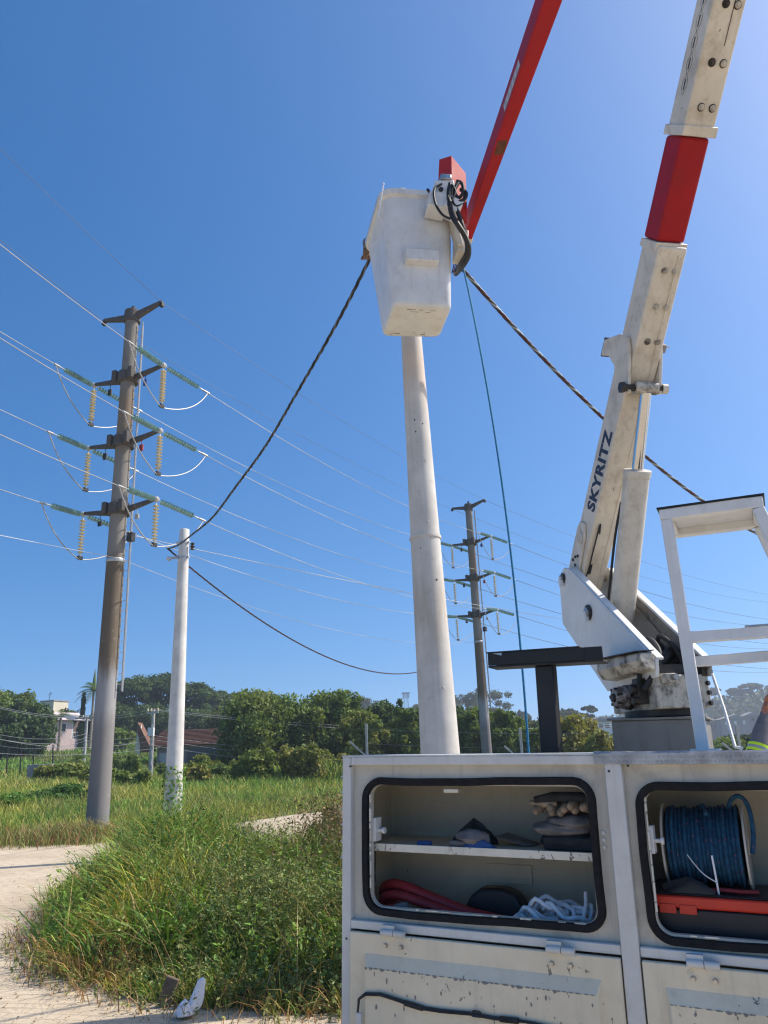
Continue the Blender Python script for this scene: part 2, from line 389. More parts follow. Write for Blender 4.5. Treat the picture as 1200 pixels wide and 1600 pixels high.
c1 = mixc(nt, ramp(nt, noise(nt, v, 2.2, 5, 0.7), 0.45, 0.75), c1, (0.15, 0.10, 0.055))
nt.links.new(c1, b.inputs['Base Color']); b.inputs['Roughness'].default_value = 0.95
bump(nt, b, noise(nt, v, 6, 6, 0.7), 0.6, 0.08)
ground = np_mesh('ground', np.stack([X, Y, Z], -1).reshape(-1, 3), F4, m, smooth=True); tag(ground, kind='structure')

# road: sand-dusted pavers, on the flat part before the field
m, nt, b = nmat('road_pavers'); v = coords(nt)
br = N(nt, 'ShaderNodeTexBrick', Scale=1.0); br.inputs['Brick Width'].default_value = 0.22; br.inputs['Row Height'].default_value = 0.11; br.inputs['Mortar Size'].default_value = 0.008; br.inputs['Mortar Smooth'].default_value = 0.3
vr = coords(nt); nt.nodes[vr.node.name].inputs['Rotation'].default_value = (0, 0, R(12)); nt.links.new(vr, br.inputs['Vector'])
base = mixc(nt, ramp(nt, noise(nt, v, 0.9, 7, 0.65), 0.3, 0.7), (0.49, 0.39, 0.265), (0.62, 0.51, 0.365))
base = mixc(nt, mul(nt, br.outputs['Fac'], 0.35), base, (0.25, 0.2, 0.15))
nsp = ramp(nt, noise(nt, coords(nt, (1, 3.2, 1)), 3.5, 8, 0.78), 0.50, 0.66)
base = mixc(nt, mul(nt, nsp, 0.6), base, (0.27, 0.20, 0.135))
base = mixc(nt, mul(nt, ramp(nt, noise(nt, v, 22, 5, 0.8), 0.55, 0.68), 0.45), base, (0.22, 0.17, 0.12))
nt.links.new(base, b.inputs['Base Color']); b.inputs['Roughness'].default_value = 0.95
hgt = nt.nodes.new('ShaderNodeMath'); hgt.operation = 'SUBTRACT'; nt.links.new(noise(nt, v, 14, 7, 0.75), hgt.inputs[0]); nt.links.new(br.outputs['Fac'], hgt.inputs[1])
bump(nt, b, hgt.outputs[0], 0.55, 0.02)
rv = []; rf = []
rx = np.concatenate([np.linspace(-60, -15, 8), np.linspace(-14, 12, 70), np.linspace(13, 60, 12)])
for i, x in enumerate(rx):
    far = float(np.interp(x, EX, EYv)) + 0.12*math.sin(x*2.1)+0.08*math.sin(x*5.3)
    rv += [(x, -30, 0.004), (x, far-2.2, 0.004), (x, far, 0.004)]
for i in range(len(rx)-1):
    for k in range(2): rf.append((i*3+k, (i+1)*3+k, (i+1)*3+k+1, i*3+k+1))
road = np_mesh('road', rv, rf, m); tag(road, kind='structure')

# soil mound that carries the weeds
MOUND = [(-4.0, 9.7), (-3.72, 8.7), (-2.95, 7.45), (-2.2, 6.85), (-1.5, 6.42), (-0.6, 6.1), (0.6, 6.2), (2.0, 8.0), (3.0, 11), (1.6, 12.2), (-0.2, 12.6), (-2.1, 13.0), (-3.4, 15.0), (-4.5, 16.9), (-5.1, 15), (-4.9, 12)]
def inside(px_, py_, poly):
    px_ = np.asarray(px_); r_ = np.zeros(px_.shape, bool); n = len(poly)
    for i in range(n):
        x0, y0 = poly[i]; x1, y1 = poly[(i+1) % n]
        c = ((y0 > py_) != (y1 > py_)) & (px_ < (x1-x0)*(py_-y0)/(y1-y0+1e-9)+x0); r_ ^= c
    return r_
def edge_dist(px_, py_, poly):
    d = np.full(np.shape(px_), 1e9); n = len(poly)
    for i in range(n):
        a = np.array(poly[i]); b_ = np.array(poly[(i+1) % n]); ab = b_-a
        t = np.clip(((px_-a[0])*ab[0]+(py_-a[1])*ab[1])/(ab@ab), 0, 1)
        d = np.minimum(d, np.hypot(px_-a[0]-ab[0]*t, py_-a[1]-ab[1]*t))
    return d
def mound_z(x, y):
    x = np.asarray(x, float); y = np.asarray(y, float)
    d = edge_dist(x, y, MOUND)*inside(x, y, MOUND)
    return (0.15+0.34*np.exp(-((x+2.9)**2/.9+(y-10.6)**2/3.0))+0.04*np.exp(-((x+1.1)**2/1.6+(y-9.0)**2/2.0)))*sstep(d/1.6)+0.03*np.sin(x*3.1)*np.sin(y*2.7)*sstep(d/0.8)
gx, gy = np.meshgrid(np.linspace(-5.6, 3.4, 80), np.linspace(5.8, 19.6, 110))
mz = mound_z(gx, gy); ins = inside(gx, gy, MOUND)
mz = np.where(ins, mz+0.012, -0.03)
idx = np.arange(gx.size).reshape(gx.shape)
q = np.stack([idx[:-1, :-1], idx[:-1, 1:], idx[1:, 1:], idx[1:, :-1]], -1).reshape(-1, 4)
keep = ins.ravel()[q].any(1)
m, nt, b = nmat('mound_soil'); v = coords(nt)
c1 = mixc(nt, ramp(nt, noise(nt, v, 3, 6, 0.7), 0.35, 0.65), (0.06, 0.045, 0.028), (0.16, 0.115, 0.07))
nt.links.new(c1, b.inputs['Base Color']); b.inputs['Roughness'].default_value = 1.0; bump(nt, b, noise(nt, v, 12, 6, 0.7), 0.7, 0.05)
mo = np_mesh('soil_mound', np.stack([gx, gy, mz], -1).reshape(-1, 3), q[keep], m, smooth=True); tag(mo, kind='structure')

# distant hills (long ridges with real thickness)
def ridge(name, x0, x1, yc, depth, prof, colr, nscale):
    xs_ = np.linspace(x0, x1, 90); ts = np.linspace(-1, 1, 24)
    hx = np.interp(xs_, [p[0] for p in prof], [p[1] for p in prof])
    hx = hx + 1.2*np.sin(xs_*0.13)+0.8*np.sin(xs_*0.31+1)
    V_ = []
    for t in ts:
        V_.append(np.stack([xs_, np.full_like(xs_, yc+depth*t), -2+(hx+2)*np.cos(t*math.pi/2)**0.8], -1))
    V_ = np.array(V_); n1, n2 = V_.shape[:2]; id_ = np.arange(n1*n2).reshape(n1, n2)
    f_ = np.stack([id_[:-1, :-1], id_[:-1, 1:], id_[1:, 1:], id_[1:, :-1]], -1).reshape(-1, 4)
    m, nt, b = nmat(name+'_cover'); v = coords(nt)
    nt.links.new(mixc(nt, ramp(nt, noise(nt, v, nscale, 6, 0.65), 0.35, 0.65), tuple(c*0.6 for c in colr), tuple(c*1.3 for c in colr)), b.inputs['Base Color'])
    b.inputs['Roughness'].default_value = 1
    bump(nt, b, noise(nt, v, nscale*2, 6, 0.7), 1.0, 3.0)
    o = np_mesh(name, V_.reshape(-1, 3), f_, m, smooth=True); tag(o, kind='structure'); return o
ridge('far_hill', -60, 420, 520, 110, [(-60, 8), (40, 12), (110, 13), (190, 22), (250, 31), (330, 33), (420, 28)], (0.035, 0.05, 0.025), 0.12)
ridge('low_hill', -300, 90, 420, 80, [(-300, 22), (-140, 24), (-60, 20), (0, 20), (50, 14), (90, 6)], (0.04, 0.055, 0.028), 0.12)
# ------------------------------------------------------------------ service truck (own frame: u along, d into the truck, w up)
def camdir(x, y, z): return (_r*x-_u*y+_f*z).normalized()
TU = camdir(2544, -402, -1200); TV = camdir(-110, -3754, 1200); TV = (TV-TU*TU.dot(TV)).normalized()
TD = TV.cross(TU); TD = TD if TD.y > 0 else -TD
TO = Vector((0, 0, EYE))+ray(536, 1183)*2.95
TM = Matrix((TU, TD, TV)).transposed().to_4x4(); TM.translation = TO
GW = -1.70      # ground in the truck frame
truck = empty('service_truck', mat4=TM, label='white utility truck with open side lockers at the lower right', cat='truck')
W_ = MAT['truck']

def rrect(u0, u1, w0, w1, r, n=8, jit=0, seed=0):
    rr = random.Random(seed); pts = []
    for cx, cy, a0 in ((u1-r, w1-r, 0), (u0+r, w1-r, 90), (u0+r, w0+r, 180), (u1-r, w0+r, 270)):
        for k in range(n+1):
            a = R(a0+90*k/n); pts.append((cx+r*math.cos(a), cy+r*math.sin(a)))
    # densify straight runs
    out = []
    for i, p in enumerate(pts):
        q_ = pts[(i+1) % len(pts)]; L = math.hypot(q_[0]-p[0], q_[1]-p[1]); k = max(1, int(L/0.05))
        for j in range(k): out.append((p[0]+(q_[0]-p[0])*j/k, p[1]+(q_[1]-p[1])*j/k))
    if jit:
        ph = [rr.uniform(0, 6.3) for _ in range(4)]
        out = [(x+jit*math.sin(y*11+ph[0])+jit*.3*math.sin(y*29+ph[1]), y+jit*1.6*math.sin(x*7+ph[2])+jit*.3*math.sin(x*27+ph[3])) for x, y in out]
    return out
def holed(mb, outer, hole, d0, d1):
    """flat plate (outer = u0,u1,w0,w1) with a rounded hole, front at d0, hole lip back to d1"""
    u0, u1, w0, w1 = outer; cx = (u0+u1)/2; cy = (w0+w1)/2; op = []
    for x, y in hole:
        dx, dy = x-cx, y-cy
        s_ = min(((u1-cx)/abs(dx)) if abs(dx) > 1e-6 else 1e9, ((w1-cy)/abs(dy)) if abs(dy) > 1e-6 else 1e9)
        op.append((cx+dx*s_, cy+dy*s_))
    n = len(hole)
    vs = [(x, d0, y) for x, y in hole]+[(x, d0, y) for x, y in op]+[(x, d1, y) for x, y in hole]
    fs = [(i, (i+1) % n, n+(i+1) % n, n+i) for i in range(n)]+[(i, 2*n+i, 2*n+(i+1) % n, (i+1) % n) for i in range(n)]
    mb.add(vs, fs)
    # corner triangles
    for (x, y) in ((u0, w0), (u0, w1), (u1, w0), (u1, w1)):
        best = None
        for i in range(n):
            a, b_ = op[i], op[(i+1) % n]
            on = lambda p: (abs(p[0]-x) < 1e-5, abs(p[1]-y) < 1e-5)
            if (on(a)[0] and on(b_)[1]) or (on(a)[1] and on(b_)[0]): best = i
        if best is not None: mb.add([(op[best][0], d0, op[best][1]), (x, d0, y), (op[(best+1) % n][0], d0, op[(best+1) % n][1])], [(0, 1, 2)])

BD = 0.40   # locker depth
L2 = 2.02   # right end of the second locker
for nm, a, b_ in (('left', 0.0, 0.986), ('right', 1.04, L2)):
    pass
# frame of the side box
mb = MB()
mb.span((0, -0.004, -1.22), (0.036, 0.03, 0)).span((0.986, -0.012, -0.77), (1.04, 0.03, -0.002)).span((0.990, -0.008, -1.22), (1.036, 0.03, -0.772))
mb.span((L2, -0.006, -1.22), (L2+0.05, 0.03, 0))
mb.span((0.037, -0.004, -0.030), (0.985, 0.03, 0)).span((1.041, -0.004, -0.030), (L2-.001, 0.03, 0))
mb.span((0.037, -0.004, -0.586), (0.985, 0.03, -0.558)).span((1.041, -0.004, -0.586), (L2-.001, 0.03, -0.558))
fr = mb.obj('box_frame', W_, truck, bevel=0.003)
mb = MB()
for u, w in ((0.034, -0.034), (1.0, -0.05), (1.06, -0.033), (0.02, -0.62), (1.012, -0.80)): mb.cyl((u, -0.0145 if 0.98 < u < 1.04 else -0.006, w), (u, 0.0, w), 0.004, n=8)
tag(mb.obj('rivet', MAT['grease'], fr), kind='stuff')
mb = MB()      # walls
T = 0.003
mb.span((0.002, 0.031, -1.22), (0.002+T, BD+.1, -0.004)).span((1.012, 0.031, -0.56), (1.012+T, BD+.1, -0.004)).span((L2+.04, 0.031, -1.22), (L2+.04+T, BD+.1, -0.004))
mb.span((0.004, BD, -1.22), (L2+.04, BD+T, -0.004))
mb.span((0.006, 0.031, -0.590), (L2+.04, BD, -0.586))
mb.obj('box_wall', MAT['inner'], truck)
mb = MB(); mb.span((-0.004, -0.004, 0.0005), (L2+.05, BD+.1, 0.006)); mb.obj('box_lid', W_, truck, bevel=0.002)
mb = MB(); mb.span((0.002, .031, -1.222), (L2+.04, BD+.1, -1.2235)); mb.obj('box_floor', W_, truck)
# recessed faces with openings + gaskets + shelves
OPEN = [((0.0365, 0.9855, -0.5575, -0.0305), (0.108, 0.915, -0.512, -0.100)), ((1.0405, L2-0.0005, -0.5575, -0.0305), (1.098, 1.93, -0.520, -0.107))]
for k, (outer, (a, b_, c_, d_)) in enumerate(OPEN):
    mb = MB(); hole = rrect(a, b_, c_, d_, 0.045)
    holed(mb, outer, hole, 0.022, 0.045)
    pn = mb.obj('locker_face', MAT['face'], truck)
    mb = MB(); g = rrect(a-0.018, b_+0.016, c_-0.016, d_+0.014, 0.062, jit=0.0022, seed=k+3)
    n = len(g); prof = [(-0.013, 0.0), (-0.011, -0.017), (0.009, -0.019), (0.0135, 0.0)]
    vs = []
    for i, (x, y) in enumerate(g):
        x0, y0 = g[i-1]; x1, y1 = g[(i+1) % n]; tx, ty = x1-x0, y1-y0; L = math.hypot(tx, ty); nx_, ny_ = ty/L, -tx/L
        for o_, dd in prof: vs.append((x+nx_*o_, 0.0215+dd, y+ny_*o_))
    fs = []
    for i in range(n):
        j = (i+1) % n
        for q_ in range(4): fs.append((i*4+q_, i*4+(q_+1) % 4, j*4+(q_+1) % 4, j*4+q_))
    mb.add(vs, fs); mb.obj('door_seal', MAT['rubber'], pn, smooth=50)
    # pale torn strip where the seal has pulled away
    mb = MB()
    rr = random.Random(k+5)
    x = a+0.03
    while x < b_-0.06:
        L = rr.uniform(0.008, 0.05)
        if rr.random() < 0.6: mb.box((x+L/2, 0.016, c_+0.001), (L, 0.012, rr.uniform(0.002, 0.005)))
        x += L+rr.uniform(0.003, 0.04)
    z = c_+.06
    while z < d_-.05:
        L = rr.uniform(.01, .06); mb.box((a+.002, .016, z+L/2), (rr.uniform(.003, .007), .012, L)); z += L+rr.uniform(.002, .02)
    tag(mb.obj('torn_tape', MAT['shelf'], pn), kind='stuff')
    mb = MB(); mb.box((a+0.004, 0.06, -0.258), (0.016, 0.05, 0.082)); lb = mb.obj('lock_plate', MAT['whitesteel'], truck, bevel=0.002)
    mb = MB(); mb.cyl((a+0.012, 0.06, -0.262), (a+0.034, 0.06, -0.262), 0.006, n=10).cyl((a+0.030, 0.06, -0.262), (a+0.040, 0.06, -0.262), 0.011, n=12); mb.obj('lock_pin', MAT['whitesteel'], lb)
for w in (-0.24, -0.262, -0.284): MB().cyl((0.958, 0.0235, w), (0.958, 0.016, w), 0.006, n=10).obj('screw', MAT['truck'], truck)
mb = MB(); mb.span((0.40, 0.028, -0.125), (0.455, 0.06, -0.112)); mb.obj('lock_striker', MAT['shelf'], truck, bevel=0.002)
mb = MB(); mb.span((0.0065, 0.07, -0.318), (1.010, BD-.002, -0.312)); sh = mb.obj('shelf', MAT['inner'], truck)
mb = MB(); mb.span((0.0065, 0.064, -0.334), (1.010, 0.0695, -0.308)); mb.obj('shelf_edge', MAT['shelf'], sh, bevel=0.001)
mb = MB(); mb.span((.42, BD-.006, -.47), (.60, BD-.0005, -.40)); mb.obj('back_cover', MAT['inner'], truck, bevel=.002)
mb = MB(); mb.tube([(.075, .12, -.335), (.072, .125, -.38), (.066, .13, -.42), (.07, .13, -.45)], .0035, 6); mb.obj('dangling_wire', MAT['cableblack'], truck)

# drop-down doors
def door(u0, u1, seed):
    mb = MB(); top, bot = -0.592, -1.16
    mg = 0.062; f0 = -0.020; f1 = -0.044
    a = [(u0, f0, top), (u1, f0, top), (u1, f0, bot), (u0, f0, bot)]
    i0 = [(u0+mg, f0, top-0.066), (u1-mg, f0, top-0.066), (u1-mg, f0, bot+0.06), (u0+mg, f0, bot+0.06)]
    i1 = [(u0+mg+.010, f1, top-0.100), (u1-mg-.010, f1, top-0.100), (u1-mg-.010, f1, bot+0.085), (u0+mg+.010, f1, bot+0.085)]
    bk = [(x, 0.0, z) for x, _, z in a]
    vs = a+i0+i1+bk
    fs = [(k, (k+1) % 4, 4+(k+1) % 4, 4+k) for k in range(4)]+[(4+k, 4+(k+1) % 4, 8+(k+1) % 4, 8+k) for k in range(4)]+[(8, 9, 10, 11), (12, 15, 14, 13)]+[(k, 12+k, 12+(k+1) % 4, (k+1) % 4) for k in range(4)]
    mb.add(vs, fs)
    dr = mb.obj('locker_door', MAT['door'], truck, smooth=20, bevel=0.003)
    mb = MB(); rr = random.Random(seed)      # ragged, peeled paint along the fold
    x = u0+mg+0.01
    while x < u1-mg-.02:
        L = rr.uniform(0.006, 0.030); h = rr.choice((.0015, .002, .003, .004, .008))
        if rr.random() < 0.9:
            mb.add([(x, f1-.0012, top-.1005), (x+L*.5, f1-.0012, top-.099), (x+L, f1-.0012, top-.1015), (x+L*.8, f1-.0014, top-.101-h*.7), (x+L*.35, f1-.0014, top-.101-h)], [(0, 1, 2, 3, 4)])
        x += L+rr.uniform(-.002, 0.004)
    for k in range(46):
        cx, cz = rr.uniform(u0+mg+.02, u1-mg-.02), top-.105-abs(rr.gauss(0, .11)); s_ = rr.uniform(.002, .0065)
        ang = [rr.uniform(.4, 1.2) for _ in range(6)]
        mb.add([(cx+math.cos(q_*1.05)*s_*ang[q_]*.7, f1-.0012, cz+math.sin(q_*1.05)*s_*ang[q_]*1.7) for q_ in range(6)], [(0, 1, 2, 3, 4, 5)])
    mb.obj('paint_chip', MAT['pedestal'], dr)['kind'] = 'stuff'
    for hx in (u0+0.175, u1-0.18):
        mb = MB(); mb.cyl((hx-.045, -0.030, -0.583), (hx+.002, -0.030, -0.583), 0.011, n=12).span((hx-.045, -.026, -.583), (hx+.002, -.012, -.560))
        h = mb.obj('hinge', MAT['truck'], dr, bevel=.001)
        mb = MB(); mb.cyl((hx+.004, -0.030, -0.583), (hx+.045, -0.030, -0.583), 0.0105, n=12).span((hx+.004, -.027, -.600), (hx+.045, -.0205, -.583)); mb.obj('hinge_leaf', MAT['truck'], h, bevel=.001)
        for q_ in (-.032, .028): MB().cyl((hx+q_, -.0195, -.625), (hx+q_, -.032, -.625), .0085, .006, n=10).obj('hinge_bolt', MAT['steel'], h)
    return dr
d1 = door(0.042, 0.982, 3); d2 = door(1.046, L2-.004, 4)
mb = MB()
pts = [(0.088, -.05, -.92), (0.09, -.05, -.83), (0.095, -.05, -.79), (0.12, -.052, -.772), (0.18, -.055, -.766), (0.25, -.055, -.776), (0.32, -.053, -.789), (0.40, -.053, -.790), (0.50, -.052, -.786), (0.58, -.052, -.789), (0.68, -.053, -.786), (0.80, -.053, -.792), (.92, -.05, -.83)]
mb.tube(pts, [.004, .004, .005, .006, .006, .006, .0065, .0065, .006, .006, .0045, .0045, .0045], 7)
mb.tube([(.50, -.056, -.786), (.515, -.058, -.775), (.535, -.058, -.775), (.545, -.057, -.784), (.53, -.056, -.79), (.51, -.056, -.79)], .003, 6, closed=True)
mb.obj('door_cable', MAT['cableblack'], d1)
mb = MB(); mb.cyl((.27, -.054, -.781), (.335, -.053, -.790), .009, n=8).cyl((.60, -.052, -.789), (.66, -.053, -.787), .009, n=8); tag(mb.obj('cable_sleeve', MAT['grease'], d1), kind='stuff')
mb = MB(); mb.span((.085, -.056, -1.0), (.105, -.045, -.83)); mb.obj('cable_bracket', MAT['truck'], d1, bevel=.002)

# tread-plate strip on the top edge of the right locker
mb = MB()
n = 90; u0, u1 = 0.955, L2+.06; rr = random.Random(2)
top_ = []; bot_ = []
vs = []; fs = []
for i in range(n+1):
    u = u0+(u1-u0)*i/n; j = rr.uniform(-.0022, .0022)
    vs += [(u, 0.16, 0.0105+j*.3), (u, -.010+j*.5, 0.0105+j), (u, -.0165+j*.6, 0.0045+j), (u, -.0160+j*.4, -.0285+rr.uniform(-.001, .001)), (u, -.0135, -.0285), (u, -.0125, .0065), (u, 0.16, 0.0068)]
for i in range(n):
    for k in range(7): fs.append((i*7+k, i*7+(k+1) % 7, (i+1)*7+(k+1) % 7, (i+1)*7+k))
fs += [tuple(range(7)), tuple(n*7+k for k in range(6, -1, -1))]
mb.add(vs, fs); tp = mb.obj('tread_plate', MAT['plate'], truck, smooth=25)
mb = MB()
for i in range(84):
    for r_ in range(2):
        u = u0+.008+i*0.0132+(r_*.0066); w = -.006-r_*.0135; s_ = 1 if (i+r_) % 2 else -1
        p = Vector((u, -.0165, w)); t = Vector((1, 0, s_*1.0)).normalized()*.006; b2 = Vector((-t.z, 0, t.x)).normalized()*.0015
        mb.add([p-t, p+b2, p+t, p-b2, p+Vector((0, -.0013, 0))], [(0, 1, 4), (1, 2, 4), (2, 3, 4), (3, 0, 4)])
mb.obj('tread_lug', MAT['plate'], tp)['kind'] = 'stuff'

# deck, far locker, chassis, wheels (mostly hidden behind the lockers)
mb = MB(); mb.span((-.02, BD+.1, -.78), (L2+.6, 1.75, -.70)); mb.obj('deck', MAT['plate'], truck)
mb = MB(); mb.span((0, 1.76, -1.22), (L2+.05, 2.2, -.05)); mb.obj('far_locker', W_, truck, bevel=.004)
for d in (.75, 1.35): MB().span((-.05, d, -1.02), (L2+3.6, d+.1, -.80)).obj('chassis_rail', MAT['black'], truck)
mb = MB(); mb.span((-.10, .05, -1.15), (-.03, 2.15, -1.0)); mb.obj('rear_bumper', MAT['black'], truck, bevel=.005)
for k in range(6):
    w = -.075-k*.0615
    mb = MB(); mb.span((-.135, .22, w-.006), (0.001, .32, w)); mb.obj('side_step', MAT['galv'], truck, bevel=.001)
for u in (.75, L2+2.9):
    for d in (.06, 1.86):
        mb = MB(); mb.cyl((u, d, GW+.40), (u, d+.27, GW+.40), .40, n=32); wh = mb.obj('wheel', MAT['rubber'], truck, bevel=.03)
        mb = MB(); mb.cyl((u, d-.006, GW+.40), (u, d+.276, GW+.40), .21, n=24); mb.obj('rim', MAT['steel'], wh, bevel=.01)
mb = MB(); mb.prism([(L2+1.9, .02, -1.25), (L2+3.7, .02, -1.25), (L2+3.7, .02, -.45), (L2+3.35, .02, .35), (L2+1.9, .02, .40)], (0, 2.16, 0)); cb = mb.obj('cab', W_, truck, bevel=.03)
mb = MB(); mb.prism([(L2+2.25, .012, -.35), (L2+3.4, .012, -.35), (L2+3.2, .012, .22), (L2+2.25, .012, .25)], (0, .005, 0)); mb.obj('cab_window', MAT['glassdark'], cb)

# black T-shaped boom rest
br_ = empty('boom_rest', mat4=TM, label='black steel T-shaped boom rest standing behind the left locker', cat='support')
mb = MB(); dd = .62; mb.span((.612, dd-.035, -.70), (.690, dd+.035, .362)); mb.obj('post', MAT['black'], br_, bevel=.006)
mb = MB()
e0, e1 = .405, .905
mb.span((e0+.006, dd-.06, .372), (e1-.02, dd-.054, .425)).span((e0, dd-.06, .4255), (e1-.09, dd+.06, .432)).span((e0+.006, dd+.054, .372), (e1-.02, dd+.06, .425)).span((e0+.006, dd-.06, .363), (e1, dd+.06, .3715))
mb.span((e1-.07, dd-.066, .366), (e1+.004, dd-.0605, .424))
mb.obj('cradle', MAT['black'], br_, bevel=.003)
mb = MB(); mb.prism([(e0+.03, dd-.062, .424), (e0+.075, dd-.062, .424), (e0+.07, dd-.062, .412)], (0, -.0015, 0)); mb.obj('worn_patch', MAT['steel'], br_)

# white access frame on the right locker
cf = empty('access_frame', mat4=TM, label='white square-tube access frame on the tread plate beside the boom', cat='frame')
wb = MAT['whitesteel']; d0, dB = .32, .60
def tubebar(name, p0, p1, s_=.042, par=None, mt=None):
    mb = MB(); mb.beam(p0, p1, s_, s_, (0, 1, 0)); return mb.obj(name, mt or wb, par or cf, bevel=.004)
uL, uR = 1.262, 1.578
tubebar('post', (uL+.005, d0, .0105), (uL-.020, d0, .855)); tubebar('post', (uR+.20, d0, .0105), (uR-.018, d0, .855))
tubebar('post', (uR+.20, dB, .0105), (uR-.018, dB, .855))
mb = MB(); mb.beam((uL-.043, d0, .876), (uR+.003, d0, .876), .042, .042, (0, 1, 0)); mb.obj('rail', wb, cf, bevel=.004)
mb = MB(); mb.beam((uL-.043, dB, .876), (uR+.003, dB, .876), .042, .042, (0, 1, 0)); mb.obj('rail', wb, cf, bevel=.004)
mb = MB(); mb.span((uL-.043, d0+.022, .858), (uL-.003, dB-.022, .896)); mb.obj('rail', wb, cf, bevel=.004)
mb = MB(); mb.span((uR-.037, d0+.022, .858), (uR+.003, dB-.022, .896)); mb.obj('rail', wb, cf, bevel=.004)
mb = MB(); mb.span((uL-.050, d0-.026, .8980), (uR+.010, dB+.026, .904)); mb.obj('roof_sheet', MAT['black'], cf)
mb = MB(); mb.span((uL-.002, d0+.022, .886), (uR-.038, dB-.022, .892)); mb.obj('seat_board', wb, cf)
mb = MB(); mb.beam((uL+.010, d0, .405), (uR+.085, d0, .405), .036, .04, (0, 1, 0)); mb.obj('rail', wb, cf, bevel=.004)
mb = MB(); mb.beam((uL+.010, d0+.09, .325), (uR+.35, d0+.02, .335), .036, .036, (0, 1, 0)); mb.obj('rail', wb, cf, bevel=.004)
mb = MB(); mb.span((uR-.12, d0-.02, .424), (uR+.30, dB, .432)); mb.obj('step_plate', MAT['plate'], cf)
mb = MB(); mb.span((uL-.035, d0-.03, .0106), (uL+.06, d0+.05, .016)); mb.obj('foot_plate', wb, cf)
mb = MB(); mb.tube([(uL+.045, d0+.35, .30), (uL+.075, d0+.28, .16), (uL+.10, d0+.18, .02), (uL+.125, d0+.1, .018)], .006, 6); mb.obj('stay_rod', MAT['whitesteel'], cf)
# ------------------------------------------------------------------ aerial boom lift (own frame: x = boom side of the turret, y = right, z up)
TC = TM @ Vector((1.03, 1.1, 0)); TC.z = 1.0
LF = Vector((0.1691, -0.9856, 0)).normalized(); LQ = Vector((0, 0, 1)).cross(LF)
LM = Matrix((LF, LQ, Vector((0, 0, 1)))).transposed().to_4x4(); LM.translation = TC; LI = LM.inverted()
lift = empty('boom_lift', mat4=LM, label='white and red articulated bucket lift with open raised booms on the truck', cat='bucket lift')
BO, DI, GR = MAT['boom'], MAT['boomdirty'], MAT['grease']
def Z(z): return z-1.0
# pedestal, in line with the truck side
mb = MB(); mb.span((.862, .86, -.70), (1.235, 1.25, .135)); mb.xf(LI @ TM); pd = mb.obj('pedestal', MAT['pedestal'], lift, bevel=.004)
mb = MB(); mb.span((.845, .845, .1355), (1.25, 1.27, .145)); mb.xf(LI @ TM); mb.obj('flange', MAT['pedestal'], pd, bevel=.002)
mb = MB(); mb.span((.815, .9, .1455), (.90, 1.1, .152)); mb.xf(LI @ TM); mb.obj('deck_tab', MAT['whitesteel'], pd)
mb = MB(); mb.cyl((.05, 0, Z(1.818)), (.05, 0, Z(1.846)), .165, n=40); mb.obj('slew_ring', GR, lift)
# turret box and side plates
mb = MB(); mb.span((-.17, -.13, Z(1.845)), (.265, .118, Z(1.985))); tb = mb.obj('turret', DI, lift, bevel=.006)
PL = [(-.66, 2.36), (-.645, 2.56), (-.61, 2.635), (-.555, 2.655), (-.48, 2.632), (.30, 2.045), (.285, 1.975), (-.20, 1.955), (-.235, 1.985)]
def plate(q0, q1, mt):
    mb = MB(); mb.prism([(p, q0, Z(z)) for p, z in PL], (0, q1-q0, 0)); return mb.obj('side_plate', mt, lift, bevel=.004)
p1 = plate(-.135, -.117, MAT['whitesteel']); p2 = plate(.110, .128, MAT['shadegrime'])  # far plate coloured dark for its shaded inner face
# folded flange along the sloping edge of each plate
for q, pp in ((-.115, p1), (.108, p2)):
    mb = MB(); s_ = 1 if q < 0 else -1
    mb.beam((-.47, q+.005*s_, Z(2.628)), (.296, q+.005*s_, Z(2.050)), .034, .012, (0, 1, 0)); mb.obj('plate_flange', MAT['whitesteel'], pp, bevel=.002)
mb = MB(); mb.span((.02, -.10, Z(1.99)), (.25, .105, Z(2.03))); mb.obj('inner_shelf', GR, lift)  # dark grease colour also carries shade between the plates
mb = MB(); mb.prism([(-.60, .105, Z(2.36)), (-.2, .105, Z(2.0)), (.2, .105, Z(1.99)), (-.45, .105, Z(2.55))], (0, -.004, 0)); mb.obj('inner_plate', MAT['shadegrime'], lift)
# pivot pins
for p, z, r_ in ((-.575, 2.600, .018), (-.300, 2.358, .026)):
    mb = MB(); mb.cyl((p, -.155, Z(z)), (p, .145, Z(z)), r_, n=20); pn = mb.obj('pivot_pin', MAT['steel'], lift, bevel=.002)
    mb = MB(); mb.cyl((p, -.1365, Z(z)), (p, -.144, Z(z)), r_*1.55, n=24); mb.obj('washer', GR, pn)
    mb = MB(); mb.span((p-.012, -.162, Z(z)-.045), (p+.012, -.1445, Z(z)+.004)); mb.obj('pin_keeper', MAT['whitesteel'], pn)
